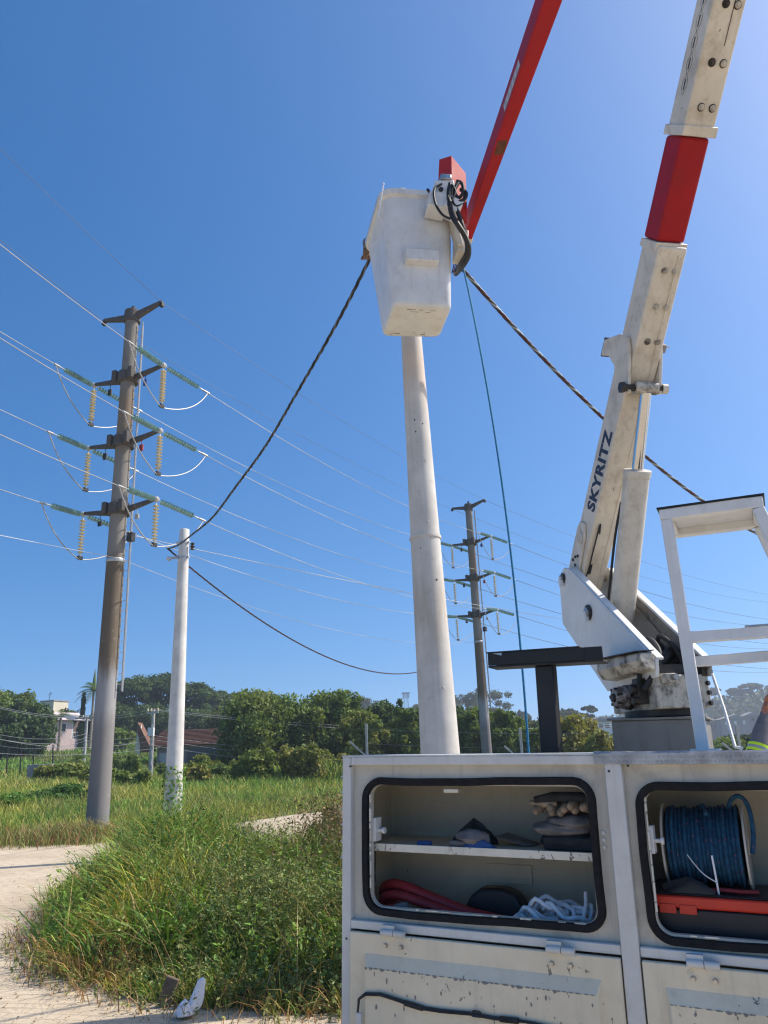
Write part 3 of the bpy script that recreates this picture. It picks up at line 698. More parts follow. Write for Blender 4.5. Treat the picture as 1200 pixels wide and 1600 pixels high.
# gear housing on the near plate, with a tin shelf above
mb = MB()
sec = [(-.20, Z(2.070)), (-.20, Z(2.012)), (-.155, Z(1.987))]
mb.add([(.0-.10, -.136, Z(2.095)), (-.10, -.215, Z(2.095)), (-.10, -.225, Z(2.04)), (-.09, -.205, Z(1.998)), (-.08, -.136, Z(1.99)),
        (.30, -.136, Z(2.078)), (.30, -.205, Z(2.078)), (.315, -.212, Z(2.045)), (.31, -.19, Z(2.008)), (.30, -.136, Z(2.0))],
       [(0, 1, 2, 3, 4), (9, 8, 7, 6, 5), (0, 5, 6, 1), (1, 6, 7, 2), (2, 7, 8, 3), (3, 8, 9, 4), (4, 9, 5, 0)])
gh = mb.obj('gear_housing', MAT['boomdirty'], lift, bevel=.008)
mb = MB(); mb.add([(-.14, -.136, Z(2.098)), (-.15, -.245, Z(2.094)), (.305, -.225, Z(2.080)), (.305, -.136, Z(2.084)), (-.14, -.136, Z(2.102)), (-.15, -.245, Z(2.098)), (.305, -.225, Z(2.084)), (.305, -.136, Z(2.088))],
                  [(0, 1, 2, 3), (7, 6, 5, 4), (0, 4, 5, 1), (1, 5, 6, 2), (2, 6, 7, 3), (3, 7, 4, 0)]); mb.obj('tin_guard', GR, gh)
# hydraulic motor on the turret box
mx, mzz = .055, Z(1.908)
mb = MB(); mb.cyl((mx, -.131, mzz), (mx, -.20, mzz), .050, n=28).cyl((mx, -.20, mzz), (mx, -.225, mzz), .047, .041, n=28); mo_ = mb.obj('slew_motor', paint('motor_grey', (.46, .42, .39), .3, dirt=(.06, .03, .02), dirt_amt=.85, dscale=22, dlo=.45, dhi=.6, streak=.3, chips=(.03, .02, .015), chip_lo=.6), lift, bevel=.003)
mb = MB(); mb.cyl((mx, -.155, mzz), (mx, -.172, mzz), .055, n=28); mb.obj('motor_flange', GR, mo_)
mb = MB(); mb.cyl((mx, -.2255, mzz), (mx, -.238, mzz), .020, .016, n=20); mb.obj('motor_cap', GR, mo_)
for k in range(7):
    a = k*2*math.pi/7+.3
    c = Vector((mx+.040*math.cos(a), -.205, mzz+.040*math.sin(a))); MB().cyl(c, c+Vector((0, -.022, 0)), .0075, n=6).obj('motor_bolt', GR, mo_)
mb = MB(); mb.box((.165, -.150, Z(1.925)), (.05, .05, .11)).cyl((.165, -.175, Z(1.935)), (.165, -.20, Z(1.935)), .022, n=14); vb = mb.obj('valve_block', GR, lift, bevel=.005)
mb = MB(); mb.cyl((.185, -.17, Z(1.885)), (.185, -.205, Z(1.885)), .016, n=8); mb.obj('hex_fitting', GR, vb)
mb = MB(); mb.span((.2655, -.105, Z(1.95)), (.28, -.04, Z(1.990))); bl = mb.obj('bolt_plate', DI, lift, bevel=.002)
mb = MB(); mb.cyl((.281, -.055, Z(1.972)), (.312, -.055, Z(1.972)), .013, n=10); mb.obj('bolt', MAT['steel'], bl)
for k in range(4):
    MB().cyl((.02+.06*k, .1185, Z(1.865+.008*(k % 2))), (.02+.06*k, .132, Z(1.865+.008*(k % 2))), .009, n=8).obj('bolt', GR, tb)
for z in (1.862, 1.905, 1.945): MB().cyl((.2655, .106, Z(z)), (.276, .112, Z(z)), .010, n=8).obj('bolt', GR, tb)
mb = MB(); mb.box((.25, .115, Z(2.0)), (.05, .05, .05)).cyl((.26, .10, Z(2.03)), (.29, .12, Z(2.03)), .03, n=12); tag(mb.obj('latch_block', GR, lift, bevel=.005))
# greasy gear and hoses between the plates
mb = MB(); mb.cyl((-.06, -.05, Z(2.12)), (-.06, .09, Z(2.12)), .05, n=20); gw = mb.obj('winch_drum', GR, lift)
for k in range(12):
    a = k*math.pi/6; MB().box((-.06+.055*math.cos(a), .05, Z(2.12)+.055*math.sin(a)), (.018, .03, .018), Matrix.Rotation(-a, 3, 'Y')).obj('gear_tooth', GR, gw)
mb = MB(); mb.cyl((.08, -.02, Z(2.03)), (.08, .09, Z(2.12)), .03, n=14).box((.03, .06, Z(2.07)), (.14, .06, .07)); mb.obj('valve_bank', GR, lift, bevel=.004)
def hose(pts, r_, mt=None, nm='hydraulic_hose', par=None, n=8):
    out = []
    P = [Vector(p) for p in pts]
    for i in range(len(P)-1):
        a, b_, c, d = P[max(i-1, 0)], P[i], P[i+1], P[min(i+2, len(P)-1)]
        for k in range(5):
            t = k/5; out.append(.5*((2*b_)+(c-a)*t+(2*a-5*b_+4*c-d)*t*t+(3*b_-a-3*c+d)*t**3))
    out.append(P[-1]); mb = MB(); mb.tube(out, r_, n); return mb.obj(nm, mt or MAT['hose'], par or lift)
hose([(.02, .0, Z(2.06)), (.05, -.03, Z(2.14)), (.14, -.06, Z(2.155)), (.24, -.08, Z(2.08)), (.24, -.12, Z(1.99)), (.21, -.16, Z(1.93))], .013)
hose([(-.02, .02, Z(2.08)), (.03, -.06, Z(2.125)), (.10, -.10, Z(2.11)), (.17, -.14, Z(2.04)), (.19, -.165, Z(1.96))], .011)
hose([(-.25, -.06, Z(2.27)), (-.17, -.08, Z(2.28)), (-.10, -.07, Z(2.22)), (-.08, -.03, Z(2.14))], .012)
hose([(-.28, -.03, Z(2.30)), (-.18, -.05, Z(2.30)), (-.12, -.02, Z(2.24)), (-.10, .0, Z(2.17))], .009, MAT['cablered'])
hose([(.0, .05, Z(2.10)), (.06, .03, Z(2.18)), (.13, .06, Z(2.12)), (.15, .08, Z(2.03))], .010)

# booms ------------------------------------------------------------
BT = Vector((.7071, 0, .7071)); BN = Vector((.7071, 0, -.7071)); B0 = Vector((0, 0, Z(3.28)))
def bp(t, n, q): return B0+BT*t+BN*n+Vector((0, q, 0))
def bbox(t0, t1, n0, n1, q0, q1): 
    mb = MB(); vs = [bp(t, n, q) for t in (t0, t1) for n in (n0, n1) for q in (q0, q1)]
    return mb.add(vs, [(0, 1, 3, 2), (4, 6, 7, 5), (0, 4, 5, 1), (2, 3, 7, 6), (0, 2, 6, 4), (1, 5, 7, 3)])
lb = bbox(-.93, .893, .002, .170, -.080, .058).obj('lower_boom', BO, lift, bevel=.012, seg=3)
bbox(.868, .905, -.010, .150, -.086, .064).obj('boom_collar', BO, lb, bevel=.004)
bbox(.906, 1.330, -.012, .136, -.076, .054).obj('insulated_section', MAT['red'], lift, bevel=.014, seg=3)
ub2 = bbox(1.348, 5.10, -.008, .146, -.080, .058).obj('boom_extension', BO, lift, bevel=.014, seg=3)
bbox(1.331, 1.372, -.018, .158, -.088, .066).obj('boom_collar', BO, ub2, bevel=.004)
# seams and bolts on the underside
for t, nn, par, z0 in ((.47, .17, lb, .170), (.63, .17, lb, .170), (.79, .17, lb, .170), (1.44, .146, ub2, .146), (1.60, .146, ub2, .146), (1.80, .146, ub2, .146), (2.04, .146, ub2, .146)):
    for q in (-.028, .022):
        MB().cyl(bp(t, z0, q), bp(t, z0+.0015, q), .0165, n=18).obj('bolt_shade_ring', GR if t > 1.3 else DI, par)  # dark discs stand in for the recess shading round each bolt
        mb = MB(); mb.cyl(bp(t, z0+.0016, q), bp(t, z0+.008, q), .0125, n=16).cyl(bp(t, z0+.008, q), bp(t, z0+.013, q), .008, n=6)
        mb.obj('bolt_cap', GR if (q < 0 and 1.5 < t < 1.9) else DI, par)
bbox(-.90, .86, .1702, .1745, .020, .026).obj('weld_seam', BO, lb)
bbox(1.66, 5.0, .1462, .1475, .006, .009).obj('weld_seam', GR, ub2)
# reinforcing plate and pivot ring low on the left face
mb = MB(); mb.prism([bp(t, n, -.0805) for t, n in ((-.88, .02), (-.88, .125), (-.80, .145), (-.60, .125), (-.54, .085), (-.55, .03), (-.60, .012))], Vector((0, -.012, 0))); rp = mb.obj('pivot_plate', BO, lift, bevel=.004)
mb = MB(); mb.cyl(bp(-.63, .075, -.0925), bp(-.63, .075, -.098), .036, n=28); mb.obj('pivot_ring', BO, rp, bevel=.003)
mb = MB(); mb.cyl(bp(-.63, .075, -.0981), bp(-.63, .075, -.0995), .027, n=28); mb.obj('pivot_cap', MAT['cardboard'], rp)
for t, n in ((-.75, .075), (-.78, .055), (-.73, .10), (-.79, .095), (-.83, .08)): MB().cyl(bp(t, n, -.0925), bp(t, n, -.099), .008, n=8).obj('bolt', GR, rp)
bbox(-.80, -.74, .1702, .173, -.05, -.035).obj('access_slot', MAT['blackplastic'], lb)
# rest bracket and cylinder ears
mb = MB(); mb.prism([bp(t, n, -.082) for t, n in ((.235, .03), (.30, .0), (.33, -.10), (.305, -.17), (.385, -.175), (.455, -.02), (.46, .03))], Vector((0, .14, 0))); rb = mb.obj('rest_bracket', BO, lift, bevel=.004)
bbox(.297, .395, -.190, -.1755, -.075, .052).obj('rest_pad', GR, rb, bevel=.002)
for q in (-.098, .060):
    mb = MB(); pts = [bp(t, n, q) for t, n in ((.46, .06), (.47, .10), (.42, .145), (.27, .215), (.245, .235), (.232, .222), (.235, .195), (.29, .10), (.33, .04), (.40, .03))]
    mb.prism(pts, Vector((0, .016, 0))); mb.obj('cylinder_ear', BO, lift, bevel=.003)
pinc = bp(.258, .212, 0)
mb = MB(); mb.cyl(pinc+Vector((0, -.125, 0)), pinc+Vector((0, .10, 0)), .017, n=18); pn = mb.obj('cylinder_pin', GR, lift, bevel=.002)
mb = MB(); mb.cyl(pinc+Vector((0, -.132, 0)), pinc+Vector((0, -.1135, 0)), .027, n=6); mb.obj('pin_nut', GR, pn)
mb = MB(); mb.cyl(pinc+Vector((0, .078, 0)), pinc+Vector((0, .105, 0)), .024, n=14); mb.obj('pin_collar', BO, pn)
mb = MB(); mb.cyl(pinc+Vector((0, -.060, 0)), pinc+Vector((0, .052, 0)), .031, n=18); mb.obj('rod_eye', DI, pn)
bbox(.40, .44, .03, .10, .076, .115).obj('limit_switch', MAT['pedestal'], lift, bevel=.003)
hose([bp(.42, .06, .115), bp(.423, .065, .15)], .003, MAT['steel'], 'switch_lever')
# cylinder
cb0 = Vector((-.215, -.005, Z(2.31))); cb1 = Vector((.155, -.005, Z(2.985)))
ct = (pinc-cb0).normalized(); ct1 = cb0+ct*.745
mb = MB(); mb.cyl(cb0-ct*.01, ct1, .061, n=28); cy = mb.obj('lift_cylinder', BO, lift, bevel=.006)
mb = MB(); mb.cyl(ct1-ct*.03, ct1+ct*.008, .066, n=28); mb.obj('cylinder_gland', BO, cy, bevel=.004)
mb = MB(); mb.cyl(ct1+ct*.009, pinc-ct*.02, .028, n=20); mb.obj('piston_rod', MAT['chrome'], cy)
mb = MB(); mb.cyl(ct1-ct*.15-LQ*0+Vector((-.06, -.03, .06))*.6, ct1-ct*.22+Vector((-.06, -.03, .06))*.6, .014, n=10); mb.obj('port_block', GR, cy)
hose([ct1-ct*.18+Vector((-.045, -.035, .045)), ct1-ct*.35+Vector((-.05, -.045, .05)), ct1-ct*.55+Vector((-.045, -.05, .045)), cb0+Vector((-.05, -.05, .03)), cb0+Vector((-.02, -.06, -.05))], .007)
hose([bp(-.55, .176, -.04), bp(-.5, .178, -.05), bp(-.75, .18, -.055), bp(-.93, .20, -.06), cb0+Vector((-.06, -.06, -.06))], .004)

# lettering on the boom
cu = bpy.data.curves.new('boom_lettering', 'FONT'); cu.body = 'SKYRITZ'; cu.size = .118; cu.extrude = .0006; cu.shear = -0.22; cu.offset = .0045; cu.space_character = 1.08; cu.align_x = 'LEFT'; cu.resolution_u = 4
cu.materials.append(MAT['ink'])
tmpo = bpy.data.objects.new('boom_lettering', cu); tme = bpy.data.meshes.new_from_object(tmpo); bpy.data.objects.remove(tmpo)
to = bpy.data.objects.new('boom_lettering', tme); col.objects.link(to); to.parent = lb
xa = BT; ya = -BN; za = Vector((0, -1, 0))
to.matrix_local = Matrix.Translation(bp(-.445, .137, -.0812)) @ Matrix((xa, ya, za)).transposed().to_4x4() @ Matrix.Diagonal((.93, 1, 1, 1))
# faded diamond-shaped print higher up
for k in range(5):
    t = 1.52+k*.075; c = (.062, -.0808)
    mb = MB()
    pts = [bp(t+.040, c[0], c[1]), bp(t+.012, c[0]+.020, c[1]), bp(t-.012, c[0]+.020, c[1]), bp(t-.040, c[0], c[1]), bp(t-.012, c[0]-.020, c[1]), bp(t+.012, c[0]-.020, c[1])]
    mb.tube(pts, .0011, 4, closed=True); dm = mb.obj('faded_mark', MAT['pedestal'], ub2)
    bbox(t-.020, t+.020, c[0]-.004, c[0]+.003, c[1]-.0008, c[1]-.0001).obj('mark_letter', MAT['ink'], dm)

# upper boom
UT = Vector((.9933, 0, .1154)).normalized(); UN = Vector((UT.z, 0, -UT.x)); U0 = Vector((-.149, 0, Z(6.353)))
def upb(k, n, q): return U0+UT*k+UN*n+Vector((0, q, 0))
mb = MB(); vs = []
for k, q0, q1, nn, h in ((-1.99, -.064, .015, -.030, .136), (3.9, -.062, .150, -.004, .140)):
    vs += [upb(k, n, q) for n in (nn, h) for q in (q0, q1)]
mb.add(vs, [(0, 1, 3, 2), (4, 6, 7, 5), (0, 4, 5, 1), (2, 3, 7, 6), (0, 2, 6, 4), (1, 5, 7, 3)])
ub = mb.obj('upper_boom', MAT['red'], lift, bevel=.008)
mb = MB(); mb.add([upb(k, n, -.0635) for k, n in ((-.74, .045), (-.38, .045), (-.38, .110), (-.74, .110))]+[upb(k, n, -.0645) for k, n in ((-.74, .045), (-.38, .045), (-.38, .110), (-.74, .110))], [(0, 1, 2, 3), (7, 6, 5, 4), (0, 4, 5, 1), (1, 5, 6, 2), (2, 6, 7, 3), (3, 7, 4, 0)])
st = mb.obj('sticker', MAT['sticker'], ub)
rr = random.Random(4)
for k in range(5):
    a = -.71+k*.065; mb = MB(); n0 = .053
    while n0 < .100:
        L = rr.uniform(.004, .010); mb.add([upb(a, n0, -.0650), upb(a+.030, n0, -.0650), upb(a+.030, n0+L*.6, -.0650), upb(a, n0+L*.6, -.0650)], [(0, 1, 2, 3)]); n0 += L+.004
    tag(mb.obj('sticker_print', MAT['pedestal'], st), kind='stuff')
mb = MB(); mb.add([upb(-1.10, .1372, -.045), upb(-.97, .1372, -.05), upb(-.95, .1372, .022), upb(-1.08, .1372, .026)]+[upb(-1.10, .1382, -.045), upb(-.97, .1382, -.05), upb(-.95, .1382, .022), upb(-1.08, .1382, .026)], [(0, 1, 2, 3), (7, 6, 5, 4), (0, 4, 5, 1), (1, 5, 6, 2), (2, 6, 7, 3), (3, 7, 4, 0)]); mb.obj('rust_patch', plain('rust', (.11, .035, .014), .8, 0, .4, 20), ub)
mb = MB(); mb.beam(upb(-2.03, .053, -.024), upb(-1.985, .053, -.024), .094, .176, (0, 1, 0)); mb.obj('tip_cap', BO, ub, bevel=.003)
mb = MB(); mb.prism([upb(3.65, -.2, -.10), upb(4.1, -.1, -.10), upb(4.0, .5, -.10), upb(3.5, .5, -.10)], (0, .012, 0)); mb.obj('elbow_plate', BO, lift)

# bucket -----------------------------------------------------------
zb, zt = 5.14, 6.19
BB = [Vector((.143, 5.36)), Vector((.622, 5.442)), Vector((.545, 5.915)), Vector((.040, 5.855))]
TT = [Vector((.092, 5.27)), Vector((.690, 5.372)), Vector((.610, 6.115)), Vector((-.072, 6.03))]
def ringpts(cs, r_, z, grow=0.0, n=5):
    c0 = sum(cs, Vector((0, 0)))/4; out = []
    cs = [c+(c-c0).normalized()*grow*1.35 for c in cs]
    for i in range(4):
        p, a, b_ = cs[i], cs[i-1], cs[(i+1) % 4]
        pa = p+(a-p).normalized()*r_; pb = p+(b_-p).normalized()*r_
        for k in range(n+1):
            t = k/n; q_ = pa*(1-t)**2+p*2*t*(1-t)+pb*t*t; out.append(Vector((q_.x, q_.y, z)))
    return out
def lerpc(t): return [BB[i].lerp(TT[i], t) for i in range(4)]
rings = [ringpts(BB, .05, zb+.0, -.045), ringpts(BB, .06, zb, -.022), ringpts(lerpc(.012), .065, zb+.012, -.006), ringpts(lerpc(.04), .07, zb+.04)]
for t in (.3, .6, .935): rings.append(ringpts(lerpc(t), .075+.05*t, zb+(zt-zb)*t))
rings += [ringpts(lerpc(.945), .135, zt-.060, .012), ringpts(lerpc(.95), .145, zt-.052, .026), ringpts(lerpc(.985), .145, zt-.008, .028), ringpts(lerpc(1), .145, zt, .018), ringpts(lerpc(1), .135, zt, -.012), ringpts(lerpc(.95), .125, zt-.04, -.014), ringpts(lerpc(.06), .06, zb+.05, -.014), ringpts(lerpc(.06), .05, zb+.05, -.06)]
mb = MB(); n = len(rings[0])
for rg in rings: mb.v += [tuple(p) for p in rg]
for i in range(len(rings)-1): mb.f += [(i*n+k, i*n+(k+1) % n, (i+1)*n+(k+1) % n, (i+1)*n+k) for k in range(n)]
mb.f += [tuple(range(n-1, -1, -1)), tuple((len(rings)-1)*n+k for k in range(n))]; mb.m = [0]*len(mb.f)
mb.xf(LI); bk = mb.obj('bucket', MAT['bucket'], lift, smooth=50)
fx = (BB[1]-BB[0]).normalized(); fn = Vector((fx.y, -fx.x))          # along the front face, outwards
def fp(u, z, o=0.0):     # point on the bucket's front face: u from left corner, o outwards
    t = (z-zb)/(zt-zb); a = BB[0].lerp(TT[0], t); b_ = BB[1].lerp(TT[1], t); q_ = a+(b_-a).normalized()*u+fn*o; return Vector((q_.x, q_.y, z))
mb = MB(); vs = [fp(u, z, o) for o in (-.005, .075) for z in (5.500, 5.605) for u in (.125, .40)]
mb.add(vs, [(0, 1, 3, 2), (4, 6, 7, 5), (0, 4, 5, 1), (2, 3, 7, 6), (0, 2, 6, 4), (1, 5, 7, 3)]); mb.xf(LI); mb.obj('bucket_step', MAT['bucket'], bk, bevel=.008)
mb = MB(); rr = random.Random(9)
for k in range(16):
    t = rr.choice((.12, .18, .80, .86, .9)); u = rr.uniform(.06, .42); L = rr.uniform(.01, .05)
    a = BB[0].lerp(BB[3], t)+fx*u; mb.box((a.x, a.y, zb-.0006), (L, rr.uniform(.002, .007), .001), Matrix.Rotation(.17, 3, 'Z'))
mb.xf(LI); tag(mb.obj('scuff_mark', GR, bk), kind='stuff')
# twisted translucent cord hanging over the rim
mb = MB(); 
for k in range(12):
    t = k/11; c = Vector((.105-.055*t, 5.23+.02*t, zt+.012-.30*t)); mb.blob(c, (.008, .008, .015), 8)
mb.xf(LI); tag(mb.obj('tie_cord', MAT['plasticwhite'], bk), kind='stuff')
# bucket mount: white brackets, red levelling arm, hoses
def wbox(c, d, rz=0, ry=0, name='mount_bracket', mt=None, bev=.006, par=None, rx=0):
    mb = MB(); mb.box(c, d, (Matrix.Rotation(rz, 3, 'Z') @ Matrix.Rotation(ry, 3, 'Y') @ Matrix.Rotation(rx, 3, 'X'))); mb.xf(LI); return mb.obj(name, mt or MAT['bucket'], par or lift, bevel=bev)
mbk = wbox((.605, 5.27, 6.09), (.16, .14, .20), .17, -.12)
wbox((.53, 5.26, 5.985), (.155, .17, .14), .17, .15, par=mbk, name='bracket_foot')
wbox((.655, 5.25, 5.94), (.13, .15, .12), .17, .5, par=mbk, name='bracket_foot')
wbox((.725, 5.45, 5.72), (.09, .18, .22), .17, .1, mt=MAT['boom'], par=mbk, name='bracket_arm')
wbox((.685, 5.38, 5.80), (.04, .12, .30), .17, -.15, mt=MAT['boom'], par=mbk, name='bracket_arm')
mb = MB(); mb.cyl((.57, 5.21, 6.09), (.57, 5.18, 6.085), .020, n=14); mb.xf(LI); mb.obj('bracket_hole', MAT['blackplastic'], mbk)
wbox((.615, 5.22, 6.215), (.09, .07, .05), .17, 0, mt=MAT['steel'], par=mbk, name='valve_body')
# red levelling box
mb = MB()
a0 = Vector((.59, 5.33, 6.30)); 
mb.add([at(684, 292, 5.36), at(706, 305, 5.30), at(731, 350, 5.40), at(708, 350, 5.52), at(686, 249, 5.40), at(705, 243, 5.30), at(728, 271, 5.42), at(706, 266, 5.56)],
       [(0, 1, 2, 3), (7, 6, 5, 4), (0, 4, 5, 1), (1, 5, 6, 2), (2, 6, 7, 3), (3, 7, 4, 0)])
mb.xf(LI); mb.obj('levelling_box', paint('red_matt', (0.42, 0.012, 0.014), 0.62, dirt=(0.2, 0.03, 0.02), dirt_amt=0.2, streak=0.1), lift, bevel=.004)
def wh(pts, r_, mt=None, nm='control_hose'): return hose([LI @ at(*p) for p in pts], r_, mt, nm)
wh([(703, 288, 5.22), (702, 310, 5.18), (706, 335, 5.15), (716, 352, 5.15), (726, 368, 5.2), (732, 385, 5.25), (731, 402, 5.35), (722, 417, 5.5), (712, 428, 5.7)], .022)
wh([(709, 287, 5.24), (712, 320, 5.2), (722, 350, 5.2), (728, 372, 5.25), (729, 395, 5.3), (716, 418, 5.6)], .018)
wh([(690, 288, 5.2), (680, 294, 5.17), (678, 306, 5.15), (682, 322, 5.14), (692, 336, 5.13), (704, 342, 5.14)], .010)
wh([(668, 296, 5.2), (672, 301, 5.19)], .012)
wh([(700, 306, 5.15), (704, 318, 5.14), (701, 326, 5.13)], .007)
wh([(714, 283, 5.25), (722, 287, 5.22), (724, 300, 5.2), (716, 309, 5.2), (710, 298, 5.2), (716, 286, 5.22)], .015)
wh([(720, 296, 5.24), (728, 302, 5.22), (724, 313, 5.2), (714, 316, 5.2)], .018)
wh([(706, 288, 5.2), (712, 300, 5.18), (707, 312, 5.17), (713, 322, 5.18), (724, 318, 5.2)], .009)
for k in range(4): wh([(711+k*2.2, 402+k, 5.6), (709+k*2.4, 414, 5.62), (706+k*2, 427-k, 5.65)], .0045, MAT['cablered'], 'red_lead')
# ------------------------------------------------------------------ poles
def concrete_pole(x, y, zbase, h, r0, r1, mat_, label, lean=(0, 0), segs=24):
    t = empty('concrete_pole', (x, y, zbase), label, 'utility pole', 'concrete cable poles')
    mb = MB(); nz = 14; prof = [(r0+(r1-r0)*i/nz, -0.3 if i == 0 else h*i/nz) for i in range(nz+1)]; prof += [(r1*.97, h+.005), (r1*.6, h+.02)]
    mb.lathe(prof, n=segs); sh = mb.obj('shaft', mat_, t)
    t.rotation_euler = (lean[0], lean[1], 0)
    return t, sh
b0 = at(690, 1175, 6.6); tp_ = at(628.5, 300, 6.6)
new_pole, sh = concrete_pole(b0.x+.010, 6.6, 0, 7.26, .188, .072, MAT['concnew'], 'thick pale concrete pole rising behind the truck to the lift bucket', lean=(0, (tp_.x-b0.x-.0)/5.6*1.0))
mb = MB(); mb.lathe([(.078, 7.10), (.080, 7.12), (.080, 7.20), (.078, 7.22)], n=24); mb.obj('top_band', MAT['concnew'], new_pole)
mb = MB(); mb.lathe([(.1415, 3.52), (.1425, 3.53), (.1415, 3.545)], n=24); mb.obj('casting_ring', MAT['concnew'], new_pole)
sa = R(-100)
mb = MB(); mb.tube([((.188+(.072-.188)*z/7.26)*math.cos(sa), (.188+(.072-.188)*z/7.26)*math.sin(sa), z) for z in np.linspace(.2, 7.1, 20)], .0028, 5); mb.obj('mould_seam', MAT['concnew'], new_pole, smooth=60)
rr = random.Random(6)
for k in range(14):
    z = rr.uniform(1.9, 5.3); a_ = sa+rr.uniform(-.35, .75); r_ = .188+(.072-.188)*z/7.26; rd = rr.uniform(.004, .010)
    if k % 3: MB().blob((r_*math.cos(a_), r_*math.sin(a_), z), (rd, rd, rd*1.3), 8).obj('cement_blob', MAT['concnew'], new_pole, smooth=60)
    else: MB().cyl(((r_-.004)*math.cos(a_), (r_-.004)*math.sin(a_), z), ((r_+.0008)*math.cos(a_), (r_+.0008)*math.sin(a_), z), rd, n=10).obj('air_hole', GR, new_pole)
mb = MB(); mb.box((0, -.10, 6.30), (.07, .06, .10)).cyl((-.25, -.10, 6.3), (.25, -.10, 6.3), .014, n=8); mb.obj('cable_bracket', MAT['galv'], new_pole)

sp = at(270, 1282, 16.0); sg = float(mound_z(sp.x, 16.0))
short, sh = concrete_pole(sp.x-.01, 16.0, sg, 6.55-sg, .185, .105, MAT['concshort'], 'shorter slim white concrete pole standing in the weeds at the left')
for z in (6.25, 5.92):
    mb = MB(); zz = z-sg; mb.lathe([(.112, zz-.03), (.116, zz-.028), (.116, zz+.028), (.112, zz+.03)], n=24); bd = mb.obj('clamp_band', MAT['galv'], short)
    for a in (200, 330):
        c = Vector((.122*math.cos(R(a)), .122*math.sin(R(a)), zz)); mb = MB(); mb.cyl(c, c*1.0+Vector((.05*math.cos(R(a)), .05*math.sin(R(a)), 0)), .022, n=8); mb.obj('clamp_bolt', MAT['galv'], bd)
mb = MB(); mb.beam((-.10, -.06, 5.92-sg), (-.27, -.10, 5.90-sg), .05, .04, (0, 0, 1)).cyl((-.25, -.10, 5.86-sg), (-.31, -.11, 5.92-sg), .04, n=10); mb.obj('suspension_clamp', MAT['galv'], short)
mb = MB(); mb.lathe([(.02, -.09), (.05, -.085), (.03, -.05), (.055, -.02), (.03, .01), (.045, .05), (.02, .07)], (.20, -.05, 6.17-sg), n=12); mb.obj('spool_insulator', GR, short)

